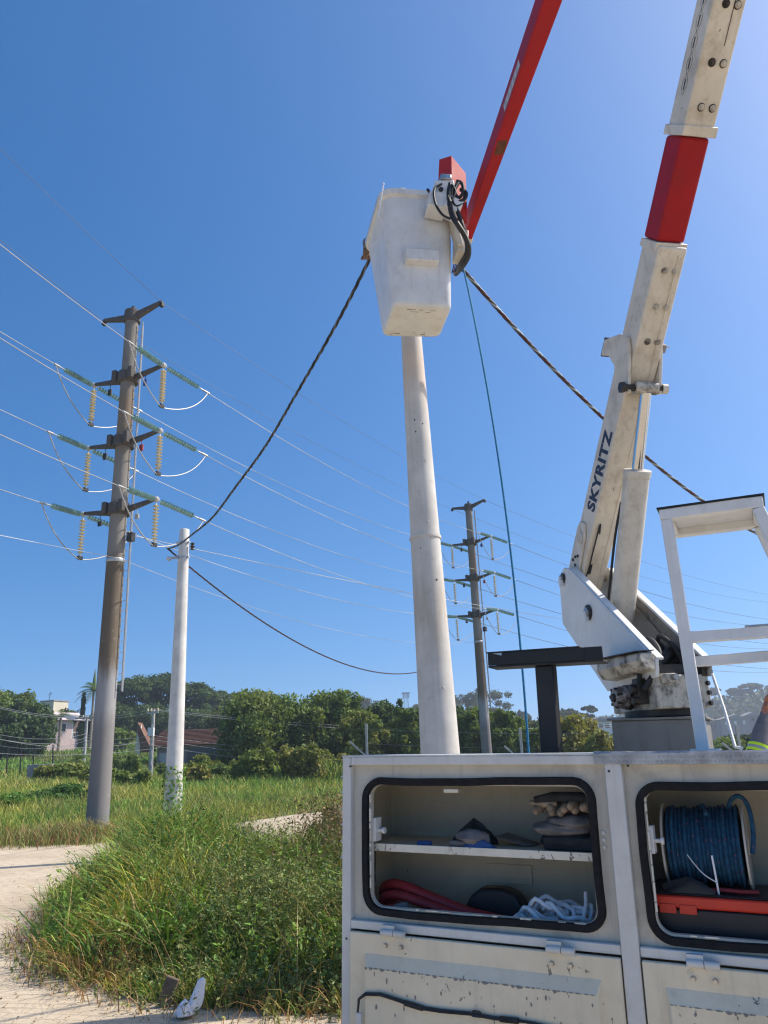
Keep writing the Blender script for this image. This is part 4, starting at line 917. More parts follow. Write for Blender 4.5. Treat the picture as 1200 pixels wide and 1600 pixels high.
# transmission poles -------------------------------------------------
def disc_string(p0, p1, r_, n_, mat_, name, par):
    p0 = Vector(p0); p1 = Vector(p1); L = (p1-p0).length; prof = [(.012, 0)]
    a = .06; stepz = (L-.12)/n_
    for i in range(n_):
        z = a+i*stepz; prof += [(.028, z), (r_*.5, z+stepz*.10), (r_, z+stepz*.30), (r_*.94, z+stepz*.38), (.03, z+stepz*.40), (.026, z+stepz*.98)]
    prof += [(.012, L)]
    mb = MB(); mb.lathe(prof, p0, 12, (p1-p0)); return mb.obj(name, mat_, par, smooth=50)
AL = 1.42; HL = (13.50, 11.28, 9.08)
def transmission_pole(x, y, rz, label):
    zb_ = gz(x, y); t = empty('transmission_pole', (x, y, zb_), label, 'power pole', 'high-voltage concrete poles'); t.rotation_euler = (0, 0, rz)
    mb = MB(); nz = 20; H_ = 15.75; mb.lathe([(.300+(.205-.300)*max(i, 0)/nz, -.3 if i == 0 else H_*i/nz) for i in range(nz+1)], n=28); sh_ = mb.obj('shaft', MAT['conctall'], t)
    CA = MAT['concarm']
    mb = MB(); mb.cyl((0, 0, 15.50), (0, 0, 15.93), .27, .25, n=16); mb.obj('pole_cap', CA, t, bevel=.03)
    MB().cyl((.02, 0, 15.93), (.02, 0, 16.10), .06, n=8).obj('cap_bolt', GR, t)
    for sx in (-1, 1):
        mb = MB(); mb.beam((sx*.2, 0, 15.72), (sx*1.22, 0, 15.93), .16, .22, (0, 1, 0), .10, .11); mb.obj('earth_arm', CA, t, bevel=.015)
        mb = MB(); mb.box((sx*1.20, 0, 15.82), (.12, .12, .12)); mb.obj('wire_clamp', GR, t)
    for k, z in enumerate(HL):
        mb = MB(); mb.cyl((0, 0, z-.20), (0, 0, z+.18), .33, .31, n=16); cl = mb.obj('arm_collar', CA, t, bevel=.03)
        for sx in (-1, 1):
            MB().box((sx*.02+.30*sx, -.25, z+.02), (.16, .14, .38)).obj('collar_lug', CA, cl, bevel=.02)
            mb = MB(); mb.beam((sx*.28, 0, z-.06), (sx*AL, 0, z+.10), .13, .18, (0, 1, 0), .085, .095); arm = mb.obj('crossarm', CA, t, bevel=.015)
            tip = Vector((sx*AL, 0, z+.06))
            mb = MB(); mb.blob(tip+Vector((0, 0, .02)), (.09, .10, .09), 8); mb.obj('arm_tip', MAT['concold'], arm)
            ends = []
            for sy in (-1, 1):
                dv = Vector((.158, .985*sy, -.10)).normalized(); a = tip+dv*.12; e = a+dv*1.42
                s1 = disc_string(a, e, .090, 12, MAT['glass'], 'strain_insulator', t)
                mb = MB(); mb.cyl(e, e+dv*.18, .022, n=6).cyl(e+dv*.18, e+dv*.42, .035, n=6); mb.obj('dead_end_clamp', MAT['wire'], s1)
                ends.append(e+dv*.36)
            vb_ = tip+Vector((0, 0, -.10)); ve = vb_+Vector((0, 0, -1.22))
            s2 = disc_string(vb_, ve, .098, 11, MAT['porcelain'], 'jumper_insulator', t)
            MB().box(ve+Vector((0, 0, -.05)), (.10, .16, .10)).obj('jumper_clamp', GR, s2)
            pts = []
            low = ve+Vector((0, 0, -.10))
            for i in range(25):
                u = i/24*2-1; e = ends[0] if u < 0 else ends[1]; w = abs(u)
                pts.append(low.lerp(e, w)+Vector((.1*w*(1-w), 0, -1.05*w*(1-w)-.75*(w**3)*(1-w))))
            mb = MB(); mb.tube(pts, .017, 6); mb.obj('jumper_wire', MAT['wire'], t)
            pm = (plain('plate_blue%d' % k, (.02, .05, .25), .6), plain('plate_red%d' % k, (.25, .02, .03), .6), MAT['concold'])[k] if sx > 0 else GR
            c = Vector((sx*.72, 0, z-.34)); mb = MB(); mb.cyl(c+Vector((0, 0, .08)), c+Vector((0, 0, .26)), .012, n=5).box(c, (.13, .05, .20 if k < 2 else .14)); mb.obj('phase_plate', pm, arm)
    # climbing ladder at the back right
    la = R(38); ld = Vector((math.cos(la), math.sin(la), 0)); lt = Vector((-ld.y, ld.x, 0))
    for s_ in (-.13, .13): 
        mb = MB(); mb.tube([ld*(.44-.006*z)+lt*s_+Vector((0, 0, z)) for z in np.linspace(3.7, 15.5, 12)], .022, 6); lr = mb.obj('ladder_rail', MAT['wire'], t)
    z = 3.9
    while z < 15.4:
        a = ld*(.44-.006*z)+Vector((0, 0, z)); mb = MB(); mb.cyl(a-lt*.13, a+lt*.13, .014, n=5).cyl(a-lt*.0-ld*.25, a, .010, n=5); mb.obj('rung', MAT['galv'], lr); z += .30
    MB().box((.42, .12, 8.18), (.20, .16, .26)).obj('splice_box', GR, t)
    mb = MB(); mb.lathe([(.265, 7.42), (.272, 7.43), (.272, 7.52), (.265, 7.53)], n=24); mb.obj('fibre_band', MAT['galv'], t)
    return t
a1 = math.atan2(-.40, .915); a2 = math.atan2(-.63, .77)
tp1 = transmission_pole(-8.0, 22.0, a1, 'large weathered transmission pole at the left with three crossarm levels')
tp2 = copy_tree(tp1); tp2.location = (5.2, 45.0, gz(5.2, 45.0)); tp2.rotation_euler = (0, 0, a2)
tp2['label'] = 'distant transmission pole between the thick pale pole and the black boom rest'
def loc(t, p): return Matrix.Translation(t.location) @ Matrix.Rotation(t.rotation_euler.z, 4, 'Z') @ Vector(p)
def wire(name, p0, p1, sag, r_, mt, label, cat, group, n=40, sides=6):
    p0 = Vector(p0); p1 = Vector(p1); mb = MB(); pts = []
    for i in range(n+1):
        t = i/n; p = p0.lerp(p1, t); p.z -= sag*4*t*(1-t); pts.append(p)
    mb.tube(pts, r_, sides); o = mb.obj(name, mt, None, smooth=60); return tag(o, label, cat, group)
LV = ('topmost', 'middle', 'lowest')
G1 = 'high-voltage conductors'
for k, z in enumerate(HL):
    for sx, sn in ((1, 'right'), (-1, 'left')):
        tip = Vector((sx*AL, 0, z+.06))
        e = [tip+Vector((.158, .985*sy, -.10)).normalized()*1.95 for sy in (-1, 1)]
        a = loc(tp1, e[0]); far = a+Vector((-.25, -.968, 0))*26+Vector((0, 0, .8)); 
        wire('conductor', a, far, .75, .0115, MAT['wire'], f'{LV[k]} {sn} conductor running from the near transmission pole off the left edge', 'power line', G1)
        wire('conductor', loc(tp1, e[1]), loc(tp2, e[0]), .55, .011, MAT['wire'], f'{LV[k]} {sn} conductor strung between the near and the distant transmission pole', 'power line', G1)
        b_ = loc(tp2, e[1]); wire('conductor', b_, b_+Vector((.74, .67, 0))*62+Vector((0, 0, .6)), 2.0, .0145, MAT['wiredark'], f'{LV[k]} {sn} conductor running on from the distant transmission pole to the right', 'power line', G1)
for sx, sn in ((1, 'right'), (-1, 'left')):
    c = Vector((sx*1.22, 0, 15.90)); a = loc(tp1, c)
    wire('earth_wire', a, a+Vector((-.25, -.968, 0))*26+Vector((0, 0, .8)), .6, .007, MAT['wiredark'], f'thin earth wire from the {sn} top arm of the near pole off the left edge', 'power line', 'earth wires')
    wire('earth_wire', a, loc(tp2, c), .4, .007, MAT['wiredark'], f'thin earth wire between the {sn} top arms of both transmission poles', 'power line', 'earth wires')
    b_ = loc(tp2, c); wire('earth_wire', b_, b_+Vector((.74, .67, 0))*62, 1.8, .010, MAT['wiredark'], f'thin earth wire from the {sn} top arm of the distant pole to the right', 'power line', 'earth wires')
f1 = loc(tp1, (.25, -.15, 7.5)); f2 = loc(tp2, (-.25, -.15, 7.5))
wire('fibre_cable', f1, f1+Vector((-.45, -.89, .01))*26, .5, .008, MAT['wire'], 'thin pale cable from low on the near transmission pole to the left edge', 'cable', 'thin cables')
wire('fibre_cable', f1, f2, .9, .008, MAT['wire'], 'thin pale cable between the two transmission poles below the conductors', 'cable', 'thin cables')
# service line passing the lowest arm
wire('service_wire', loc(tp1, (.35, .0, 8.25)), at(1300, 1000, 60), 1.0, .010, MAT['wire'], 'pale wire from the box on the near pole running right under the conductors', 'cable', 'thin cables')

# twisted cables ------------------------------------------------------
def twisted(p0, p1, sag, r_, pitch, label, mats, n=None, wob=0):
    p0 = Vector(p0); p1 = Vector(p1); L = (p1-p0).length; n = n or int(L/pitch*14)
    t_ = empty('twisted_cable', p0, label, 'cable', 'twisted bundle cables')
    d = (p1-p0).normalized(); a = d.cross(Vector((0, 0, 1))).normalized(); b_ = a.cross(d)
    for s_ in range(len(mats)):
        pts = []
        for i in range(n+1):
            t = i/n; p = p0.lerp(p1, t); p.z -= sag*4*t*(1-t)
            p += a*wob*math.sin(t*23)+b_*wob*math.sin(t*17+1)
            th = 2*math.pi*(t*L/pitch+s_/len(mats)); pts.append(p+(a*math.cos(th)+b_*math.sin(th))*r_*1.05-p0)
        mb = MB(); mb.tube(pts, r_, 6); mb.obj('strand', mats[s_], t_, smooth=60)
    return t_
CB = MAT['cableblack']
clampL = at(262, 857, 15.9)
hand = at(577, 404, 6.25)
twisted(hand+Vector((.02, .05, .06)), clampL, .62, .0092, .42, 'dark twisted cable from the bucket down to the shorter white pole', (CB, MAT['wiredark'], CB), wob=.010)
twisted(clampL, at(682, 1041, 33.0), 1.2, .0105, .6, 'dark twisted cable sagging right from the shorter white pole', (CB, MAT['cablered'], CB))
pR = at(718, 415, 6.35)
twisted(pR, at(1300, 866, 11.6), .72, .0100, .30, 'twisted cable with red and bare strands passing behind the white boom', (CB, MAT['cablegrey'], CB, MAT['cablered']))
hidden, sh = concrete_pole(at(683, 1041, 33).x+.1, 33.2, gz(3, 33.2), 5.2, .17, .11, MAT['concold'], 'far concrete pole hidden behind the thick pale pole')
# blue hand line
p0 = at(721, 408, 6.2); p1 = at(727, 432, 6.15); p2 = at(826, 1176, 5.6); 
pts = [p0, p0.lerp(p1, .5), p1]
for i in range(1, 31):
    t = i/30; p = p1.lerp(p2, t); p.z -= .10*t*(1-t); p += Vector((.30*t*(1-t), 0, 0)); pts.append(p)
pts.append(p2+(p2-p1).normalized()*.9)
mb = MB(); mb.tube(pts, .0085, 8); tag(mb.obj('hand_line', MAT['ropeblue'], None, smooth=60), 'thin blue rope hanging from the bucket down behind the truck', 'rope')
# ------------------------------------------------------------------ trees
def leaf_quads(cen, size, rngl, normal=None, nb=0.6, aspect=0.6):
    n = len(cen); v = rngl.normal(size=(n, 3))
    if normal is not None: v = v*nb+normal
    v /= np.linalg.norm(v, axis=1, keepdims=True)+1e-9
    t = rngl.normal(size=(n, 3)); t -= v*(t*v).sum(1, keepdims=True); t /= np.linalg.norm(t, axis=1, keepdims=True)+1e-9
    b = np.cross(v, t); s = np.asarray(size).reshape(-1, 1)*rngl.uniform(.6, 1.4, (n, 1))
    V = np.stack([cen-t*s, cen+b*s*aspect+v*s*.12, cen+t*s, cen-b*s*aspect+v*s*.12], 1).reshape(-1, 3)
    F = np.arange(4*n).reshape(n, 4); return V, F
def crown(clumps, n, size, cols, parent, name='crown', seed=0, shell=.4, nb=.95, mat=None, droop=0):
    n = int(n*2.1); size = size*.66
    g = np.random.default_rng(seed); cl = np.array(clumps, float)
    w = (cl[:, 3]*cl[:, 4]*cl[:, 5])**(2/3); k = g.choice(len(cl), n, p=w/w.sum())
    d = g.normal(size=(n, 3)); d /= np.linalg.norm(d, axis=1, keepdims=True)
    # small lumps on each clump so that the outline is uneven
    ph = g.uniform(0, 6.28, (len(cl), 6))
    lump = 1+.19*np.sin(d[:, 0]*5+ph[k, 0])*np.sin(d[:, 1]*5+ph[k, 1])+.17*np.sin(d[:, 2]*7+ph[k, 2])+.08*np.sin(d[:, 0]*13+ph[k, 3])*np.sin(d[:, 2]*12+ph[k, 4])
    r = (shell+(1-shell)*g.random(n)**.7)*lump*(1+.06*g.normal(size=n))
    p = cl[k, :3]+d*r[:, None]*cl[k, 3:6]
    nr = d/cl[k, 3:6]*cl[k, 3:6].mean(1, keepdims=True); nr[:, 2] += .25-droop; nr /= np.linalg.norm(nr, axis=1, keepdims=True)
    V, F = leaf_quads(p, size, g, nr, nb)
    c = np.array(cols, float); ci = g.integers(0, len(c), len(cl)); base = c[ci[k]]*.65+c[g.integers(0, len(c), n)]*.35
    base = base*g.uniform(.72, 1.28, (n, 1)); C = np.repeat(base, 4, 0)
    return np_mesh(name, V, F, mat or MAT['leaf'], C, parent)
def trunk(parent, h, r, limbs, mat_, seed=0, lean=0):
    g = random.Random(seed); mb = MB(); top = Vector((lean*h, 0, h))
    pts = [Vector((lean*h*t*t+.03*h*math.sin(t*4+seed), .02*h*math.sin(t*5+seed*2), h*t-.25*(t == 0))) for t in np.linspace(0, 1, 8)]
    mb.tube(pts, [r*(1.25-.75*t) for t in np.linspace(0, 1, 8)], 8)
    for e in limbs:
        s = pts[g.randint(3, 6)]; e = Vector(e); m_ = s.lerp(e, .5)+Vector((0, 0, -.08*h)); mb.tube([s, m_, e], [r*.5, r*.35, r*.12], 6)
    return mb.obj('trunk', mat_, parent, smooth=60)
GD = [(0.067, 0.114, 0.04), (0.087, 0.134, 0.047), (0.054, 0.094, 0.038)]           # dark
GM = [(0.132, 0.192, 0.047), (0.178, 0.218, 0.06), (0.099, 0.152, 0.045)]           # mid
GL = [(0.171, 0.209, 0.05), (0.209, 0.226, 0.061), (0.121, 0.171, 0.042)]           # light
GY = [(.22, .22, .06), (.26, .24, .08), (.15, .18, .045)]                   # yellowish
GB = [(.065, .085, .050), (.075, .095, .055)]                               # far
TREES = 'trees behind the field'
def broad(x, ytop, wpx, Y, label, cols, n=7000, size=.22, seed=0, cat='tree', name='leafy_tree', kind='round', base=None, group=TREES, low=.12, bark='bark', shell=.4):
    c = at(x, 1180, Y); z0 = gz(c.x, Y) if base is None else base
    top = at(x, ytop, Y).z; h = max(top-z0, .6); w = wpx/1200*(Y*1.03)
    t = empty(name, (c.x, Y, z0), label, cat, group); g = random.Random(seed)
    cl = []; lim = []
    if kind == 'round':
        m_ = 21
        for i in range(m_):
            zz = low+(.90-low)*((i+.5)/m_)**.9; prof = math.sin(math.pi*min(1, (zz-low*.4)/(1.06-low*.4)))**.65
            a = i*2.4+g.random(); rr_ = w*.5*prof*g.uniform(.35, .80); s = w*g.uniform(.13, .215)
            cl.append((rr_*math.cos(a), rr_*math.sin(a), h*zz, s, s, min(s*.85, h*.22)))
        for i in range(9):
            a = g.uniform(0, 6.28); zz = g.uniform(.35, .93); rr_ = w*.5*math.sin(math.pi*min(1, zz/1.04))**.6*g.uniform(.8, 1.02); s = w*g.uniform(.06, .11); cl.append((rr_*math.cos(a), rr_*math.sin(a), h*(zz+.05), s, s, s*1.1))
        cl.append((0, 0, h*.55, w*.3, w*.3, h*.32)); cl.append((g.uniform(-.1, .1)*w, 0, h*.88, w*.17, w*.17, h*.115))
    elif kind == 'umbrella':
        for i in range(11):
            a = i*2.4+g.random(); rr_ = w*.40*(((i+.5)/11)**.5); s = w*g.uniform(.15, .21)
            cl.append((rr_*math.cos(a), rr_*math.sin(a), h*(.865-.16*(rr_/(w*.40))**2+g.uniform(-.02, .02)), s, s, h*.10))
        cl.append((0, 0, h*.80, w*.36, w*.36, h*.12))
        for i in range(8): cl.append((g.uniform(-.36, .36)*w, g.uniform(-.3, .3)*w, h*g.uniform(.36, .66), w*.17, w*.17, h*.09))
    elif kind == 'airy':
        for i in range(15):
            a = i*2.4+g.random(); zz = g.uniform(.45, .95); rr_ = w*.45*g.uniform(.2, 1)*(1.15-abs(zz-.7)); s = w*g.uniform(.09, .16)
            cl.append((rr_*math.cos(a), rr_*math.sin(a), h*zz, s, s, s*.7))
    elif kind == 'bush':
        for i in range(10):
            a = i*2.4; rr_ = w*.42*g.random()**.5; s = w*g.uniform(.14, .24)
            cl.append((rr_*math.cos(a), rr_*math.sin(a)*.7, h*g.uniform(.25, .78), s, s, h*.26))
        cl.append((0, 0, h*.35, w*.38, w*.28, h*.34))
    elif kind == 'column':
        for i in range(8): cl.append((0, 0, h*(.12+.11*i), w*.42*(1-.06*i), w*.42*(1-.06*i), h*.12))
    for c_ in cl[::2]: lim.append((c_[0]*.8, c_[1]*.8, c_[2]*.97))
    trunk(t, h*(.62 if kind not in ('umbrella', 'airy') else .85), max(.05, h*.018), lim if kind != 'column' else [], MAT[bark], seed)
    crown(cl, n, size, cols, t, seed=seed+100, shell=shell)
    return t
# left hillside
broad(-8, 1078, 105, 84, 'olive green tree at the far left above the field', GM, 5000, .30, 1)
broad(38, 1098, 80, 82, 'dark bushy tree left of the cream tower house', GD, 4500, .28, 2)
broad(52, 1120, 44, 80, 'low dark tree against the pink house wall', GD, 3500, .26, 3, low=.05)
broad(2, 1130, 60, 79, 'deep green shrub under the olive tree at far left', GD, 3000, .28, 4, kind='bush', cat='shrub', name='dark_shrub')
broad(103, 1108, 42, 118, 'purplish flowering tree behind the pink house roof', [(.09, .05, .06), (.06, .045, .04), (.05, .06, .03)], 1800, .3, 5)
broad(124, 1083, 11, 98, 'narrow dark cypress beside the tall palm', GD, 1800, .22, 6, kind='column', name='cypress_tree')
broad(150, 1110, 36, 100, 'mixed brown and green tree behind the near transmission pole', [(.08, .075, .03), (.06, .05, .03), (.05, .075, .02)], 2200, .28, 7)
def palm(x, ytop, Y, label, nf, L, h_extra=0, seed=0, spear=False):
    c = at(x, 1180, Y); z0 = gz(c.x, Y); h = at(x, ytop, Y).z-z0; t = empty('palm_tree', (c.x, Y, z0), label, 'palm', 'palms on the hillside'); g = random.Random(seed)
    hh = h-L*.55
    mb = MB(); mb.tube([(0, 0, -.2), (.05, 0, hh*.5), (0, 0, hh)], [.22, .17, .14], 8); mb.obj('trunk', MAT['barkpale'], t)
    for k in range(nf):
        a = k*2*math.pi/nf+g.random()*.4; up = g.uniform(.15, .95); P_ = []
        for i in range(7):
            s = i/6; P_.append(Vector((math.cos(a)*L*s*(1-.25*up), math.sin(a)*L*s*(1-.25*up), hh+L*(up*s-.85*s*s*(.6+.4*(1-up)))+.1)))
        V = []; F = []; C = []
        for i in range(6):
            for sd_ in (-1, 1):
                for q_ in range(3):
                    p = P_[i].lerp(P_[i+1], q_/3); tdir = (P_[i+1]-P_[i]).normalized(); sv = tdir.cross(Vector((0, 0, 1))).normalized()*sd_
                    w = L*.30*math.sin(math.pi*(.12+.85*(i+q_/3)/6.3)); e = p+sv*w+tdir*w*.5+Vector((0, 0, -.35*w)); n0 = len(V)
                    V += [p, p+tdir*L*.05, e]; F.append((n0, n0+1, n0+2)); C += [GD[k % 3] if k % 2 else GM[k % 3]]*3
        np_mesh('frond', [tuple(v_) for v_ in V], F, MAT['leaf'], np.array(C), t)
    if spear:
        mb = MB(); mb.lathe([(.10, 0), (.28, L*.3), (.16, L*.75), (.02, L*1.15)], (0, 0, hh), 8); mb.obj('spear_leaf', plain('palm_spear', (.11, .16, .05), .6), t)
palm(139, 1064, 98, 'tall palm with an upright spear leaf left of the near transmission pole', 11, 2.4, seed=1, spear=True)
palm(90, 1107, 92, 'brownish palm in front of the pink house roof', 9, 1.9, seed=2)
palm(120, 1172, 58, 'low dark palm at the foot of the hillside', 10, 1.4, seed=3)
palm(212, 1180, 55, 'dry drooping palm in front of the brown roofed house', 10, 1.2, seed=4)
# umbrella pines
UG = 'flat-crowned pines on the skyline'
for i, (x, yt, w, Y, nm) in enumerate([(205, 1053, 62, 128, 'flat-topped dark pine just right of the near transmission pole'), (248, 1048, 76, 132, 'tallest flat-topped dark pine left of the shorter white pole'), (300, 1062, 66, 134, 'dark pine just right of the shorter white pole'), (338, 1078, 54, 138, 'smaller dark pine between two larger crowns'), (393, 1077, 92, 142, 'wide dark pine with a domed crown above the round tree'), (440, 1096, 40, 146, 'last dark pine on the right of the skyline row')]):
    broad(x, yt, w, Y, nm, GD, 5200, .34, 20+i, kind='umbrella', name='pine_tree', group=UG)
for i, (x, yt, w, Y, nm) in enumerate([(190, 1105, 80, 118, 'dark undergrowth tree below the leftmost pines'), (262, 1108, 90, 120, 'dark undergrowth tree behind the brown roof'), (330, 1112, 90, 122, 'dark undergrowth tree right of the shorter white pole'), (175, 1140, 60, 90, 'mid green bush behind the ladder of the near pole')]):
    broad(x, yt, w, Y, nm, GD if i < 3 else GM, 4200, .33, 30+i, low=.02)
# middle row behind the field
broad(410, 1089, 158, 54, 'large round bright green tree left of the middle row', GM, 15000, .19, 40, low=.02)
broad(470, 1108, 70, 66, 'slim pale tree between two round trees', GL, 4000, .22, 42, kind='airy')
broad(515, 1088, 128, 56, 'dense tree with feathery spiky top', GM, 12000, .19, 43, low=.02)
broad(566, 1112, 90, 54, 'yellowish green tree right of the feathery tree', GL, 7500, .18, 44, low=.02)
broad(606, 1094, 78, 60, 'dark uneven tree left of the thick pale pole', GD, 7500, .19, 45, low=.02)
broad(642, 1106, 74, 55, 'dark green creeper covered tree beside the thick pale pole', GM, 7500, .18, 46, low=.0)
broad(700, 1104, 80, 57, 'dark tree just right of the thick pale pole', GD, 7500, .18, 47, low=.0)
broad(745, 1106, 74, 55, 'leafy tree behind the distant transmission pole', GM, 7500, .18, 48, low=.0)
broad(795, 1112, 74, 54, 'glossy green tree left of the boom rest', GM, 7500, .18, 49, low=.0)
broad(840, 1140, 64, 50, 'low green tree behind the boom rest post', GM, 4500, .18, 50, low=.0)
broad(893, 1122, 96, 44, 'yellow green shrub right of the boom rest post', GY, 6500, .17, 51, low=.0, kind='round')
broad(938, 1145, 60, 40, 'pale bush left of the lift pedestal', GY, 3800, .16, 52, kind='bush', cat='shrub', name='pale_bush')
broad(1020, 1130, 120, 60, 'green bush hidden behind the lift turret', GM, 3000, .22, 53, low=.0)
broad(1125, 1150, 70, 64, 'dusty green bush right of the access frame', GM, 3800, .22, 54, kind='bush', cat='shrub', name='green_bush')
broad(1180, 1146, 80, 66, 'dusty green bush behind the worker at the right edge', GB, 3800, .24, 55, kind='bush', cat='shrub', name='green_bush')
broad(1260, 1130, 110, 66, 'green tree beyond the right edge of the picture', GM, 3000, .3, 56)
for i, (x, yt, w, Y, nm) in enumerate([(455, 1118, 90, 84, 'olive tree filling the gap behind the slim pale tree'), (545, 1108, 80, 88, 'olive tree behind the yellowish green tree'), (632, 1116, 80, 90, 'olive tree behind the thick pale pole'), (690, 1118, 90, 92, 'olive tree behind the dark tree right of the pale pole'), (770, 1114, 90, 94, 'olive tree behind the glossy green tree'), (845, 1124, 80, 96, 'olive tree behind the boom rest'), (355, 1108, 80, 90, 'olive tree left behind the large round tree')]):
    broad(x, yt, w, Y, nm, [(.085, .115, .045), (.105, .13, .05), (.075, .10, .045)], 5200, .26, 80+i, low=.02)  # muted palette puts a hazy tone into the leaf colour
# far, bluish trees
for i, (x, yt, w, Y, nm, kd) in enumerate([(578, 1090, 46, 300, 'hazy far tree above the middle row', 'round'), (655, 1100, 40, 320, 'hazy far tree behind the thick pale pole', 'round'), (713, 1085, 40, 300, 'hazy domed far tree right of the thick pale pole', 'round'), (772, 1072, 66, 260, 'tall airy far tree left of the boom rest', 'airy'), (742, 1088, 34, 270, 'airy far tree behind the distant transmission pole', 'airy'), (822, 1112, 30, 280, 'hazy far tree just left of the boom rest post', 'round'), (893, 1106, 38, 240, 'flat far tree left of the turret', 'umbrella'), (925, 1101, 28, 230, 'slim far tree beside the turret', 'airy')]):
    broad(x, yt, w, Y, nm, GB, 2600, .55 if kd != 'airy' else .42, 60+i, kind=kd, group='hazy far trees', base=max(1.2, at(x, 1150, Y).z))
for i, (x, yt, w) in enumerate([(1130, 1073, 22), (1165, 1074, 24), (1190, 1066, 34)]):
    broad(x, yt, w, 505, ('flat-crowned tree on the ridge right of the access frame', 'small tree on the ridge left of the worker', 'spreading tree on the ridge at the right edge')[i], GB, 1500, .9, 70+i, kind='umbrella', group='trees on the far ridge', base=28)
# wooded slope of the far hill
g = np.random.default_rng(5); n = 9000
xx = g.uniform(60, 420, n); ts = g.uniform(-.98, -.05, n); hx = np.interp(xx, [60, 110, 190, 250, 330, 420], [12, 13, 22, 31, 33, 28])
cz = -2+(hx+2)*np.cos(ts*math.pi/2)**.8; cc = np.stack([xx, 520+110*ts, cz+g.uniform(0, 4.5, n)], 1)
V, F = leaf_quads(cc, 1.7, g, np.array([0, -.4, .8]), .8, .8); C = np.repeat(np.array(GB)[g.integers(0, 2, n)]*g.uniform(.6, 1.4, (n, 1)), 4, 0)
tag(np_mesh('hill_wood', V, F, MAT['leaf'], C), 'hazy woodland covering the far hill at the right', 'woodland', kind='stuff')
n = 5000; xx = g.uniform(-280, 80, n); ts = g.uniform(-.98, -.1, n); hx = np.interp(xx, [-300, -140, -60, 0, 50, 90], [22, 24, 20, 20, 14, 6])
cc = np.stack([xx, 420+80*ts, -2+(hx+2)*np.cos(ts*math.pi/2)**.8+g.uniform(0, 4, n)], 1)
V, F = leaf_quads(cc, 1.8, g, np.array([0, -.4, .8]), .8, .8); C = np.repeat(np.array(GB)[g.integers(0, 2, n)]*g.uniform(.6, 1.4, (n, 1)), 4, 0)
tag(np_mesh('low_wood', V, F, MAT['leaf'], C), 'hazy woodland on the low hill behind the trees', 'woodland', kind='stuff')

# ------------------------------------------------------------------ houses
def part(par, name, a, b_, mt, bev=0): mb = MB(); mb.span(a, b_); return mb.obj(name, mt, par, smooth=0)
c = at(92, 1155, 96); hz = c.z
ph = empty('pink_house', (c.x, 96, hz), 'pale pink house with a veranda on the grassy slope', 'house'); ph.rotation_euler.z = R(46); ph.scale = (1.5, 1, .95)
part(ph, 'wall', (-2.4, 0, -1.5), (1.0, 5, 2.35), MAT['pinkwall'])
vr = part(ph, 'veranda', (1.01, 0, -1.5), (2.25, 4.5, .05), MAT['pinkwall'])
part(ph, 'back_wall', (1.01, 2.2, .05), (2.2, 4.9, 2.3), MAT['mauve'])  # darkened version of the pink wall carries the porch shade
for x in (1.06, 2.2): part(vr, 'column', (x-.05, .02, .05), (x+.05, .14, 2.15), MAT['white'])
part(vr, 'handrail', (1.12, .05, .78), (2.14, .11, .88), MAT['white'])
for k in range(7): part(vr, 'baluster', (1.2+k*.14, .06, .06), (1.23+k*.14, .10, .78), MAT['white'])
for x in (-1.05, .22):
    w = part(ph, 'window', (x-.30, -.05, .95), (x+.30, -.005, 1.95), MAT['white']); part(w, 'pane', (x-.25, -.07, 1.0), (x-.01, -.055, 1.90), MAT['glassdark']); part(w, 'pane', (x+.01, -.07, 1.0), (x+.25, -.055, 1.90), MAT['glassdark'])
mb = MB(); mb.add([(-.6, -.5, 2.35), (2.6, -.5, 2.25), (2.3, 3.0, 3.4), (-.2, 3.0, 3.5), (-.6, -.5, 2.42), (2.6, -.5, 2.32), (2.3, 3.0, 3.47), (-.2, 3.0, 3.57)], [(0, 1, 2, 3), (7, 6, 5, 4), (0, 4, 5, 1), (1, 5, 6, 2), (2, 6, 7, 3), (3, 7, 4, 0)]); mb.obj('roof', MAT['roofpink'], ph)
part(ph, 'eave_board', (-2.5, -.3, 2.36), (-.62, 4, 2.5), MAT['roofpink'])
c = at(70, 1113, 116)
ch = empty('tower_house', (c.x, 116, c.z), 'cream block of a house rising above the dark trees', 'house'); ch.rotation_euler.z = R(-20)
part(ch, 'wall', (-1.0, 0, -6), (1.5, 3, 1.55), MAT['creamwall']); part(ch, 'shaded_side', (-3.0, .6, -6), (-1.01, 3.2, 1.5), MAT['mauve'])  # mauve block puts the tower's shaded left face into the wall colour
rf = part(ch, 'roof', (-1.1, -.1, 1.56), (1.6, 3.1, 1.70), MAT['greywall']); mb = MB(); mb.cyl((-.4, 1, 1.7), (-.2, 1, 3.0), .04, n=5).cyl((-.6, 1, 2.6), (.2, 1, 2.8), .03, n=5); mb.obj('aerial', GR, rf)
c = at(268, 1200, 64); bz = gz(c.x, 64)
bh = empty('brown_roofed_house', (c.x, 64, bz), 'low house with a brown tiled roof behind the shorter white pole', 'house')
zr0, zr1 = at(262, 1166, 64).z-bz, at(262, 1142, 68).z-bz
part(bh, 'wall', (-1.2, 0, -.5), (5.5, 7, zr0-.02), MAT['greywall'])
part(bh, 'gate', (-1.0, -.06, -.4), (.9, -.005, zr0-.5), MAT['galv'])
part(bh, 'opening_shade', (1.2, -.05, -.4), (5.2, -.004, zr0-.25), MAT['glassdark'])  # dark panel on the wall stands in for the shaded opening
mb = MB(); mb.add([(-1.9, -.7, zr0), (6.2, -.7, zr0), (6.2, 3.6, zr1), (-1.9, 3.6, zr1), (6.2, 8, zr0), (-1.9, 8, zr0)], [(0, 1, 2, 3), (3, 2, 4, 5), (0, 3, 5), (1, 4, 2), (0, 5, 4, 1)])
rf = mb.obj('roof', MAT['roofbrown'], bh, smooth=0)
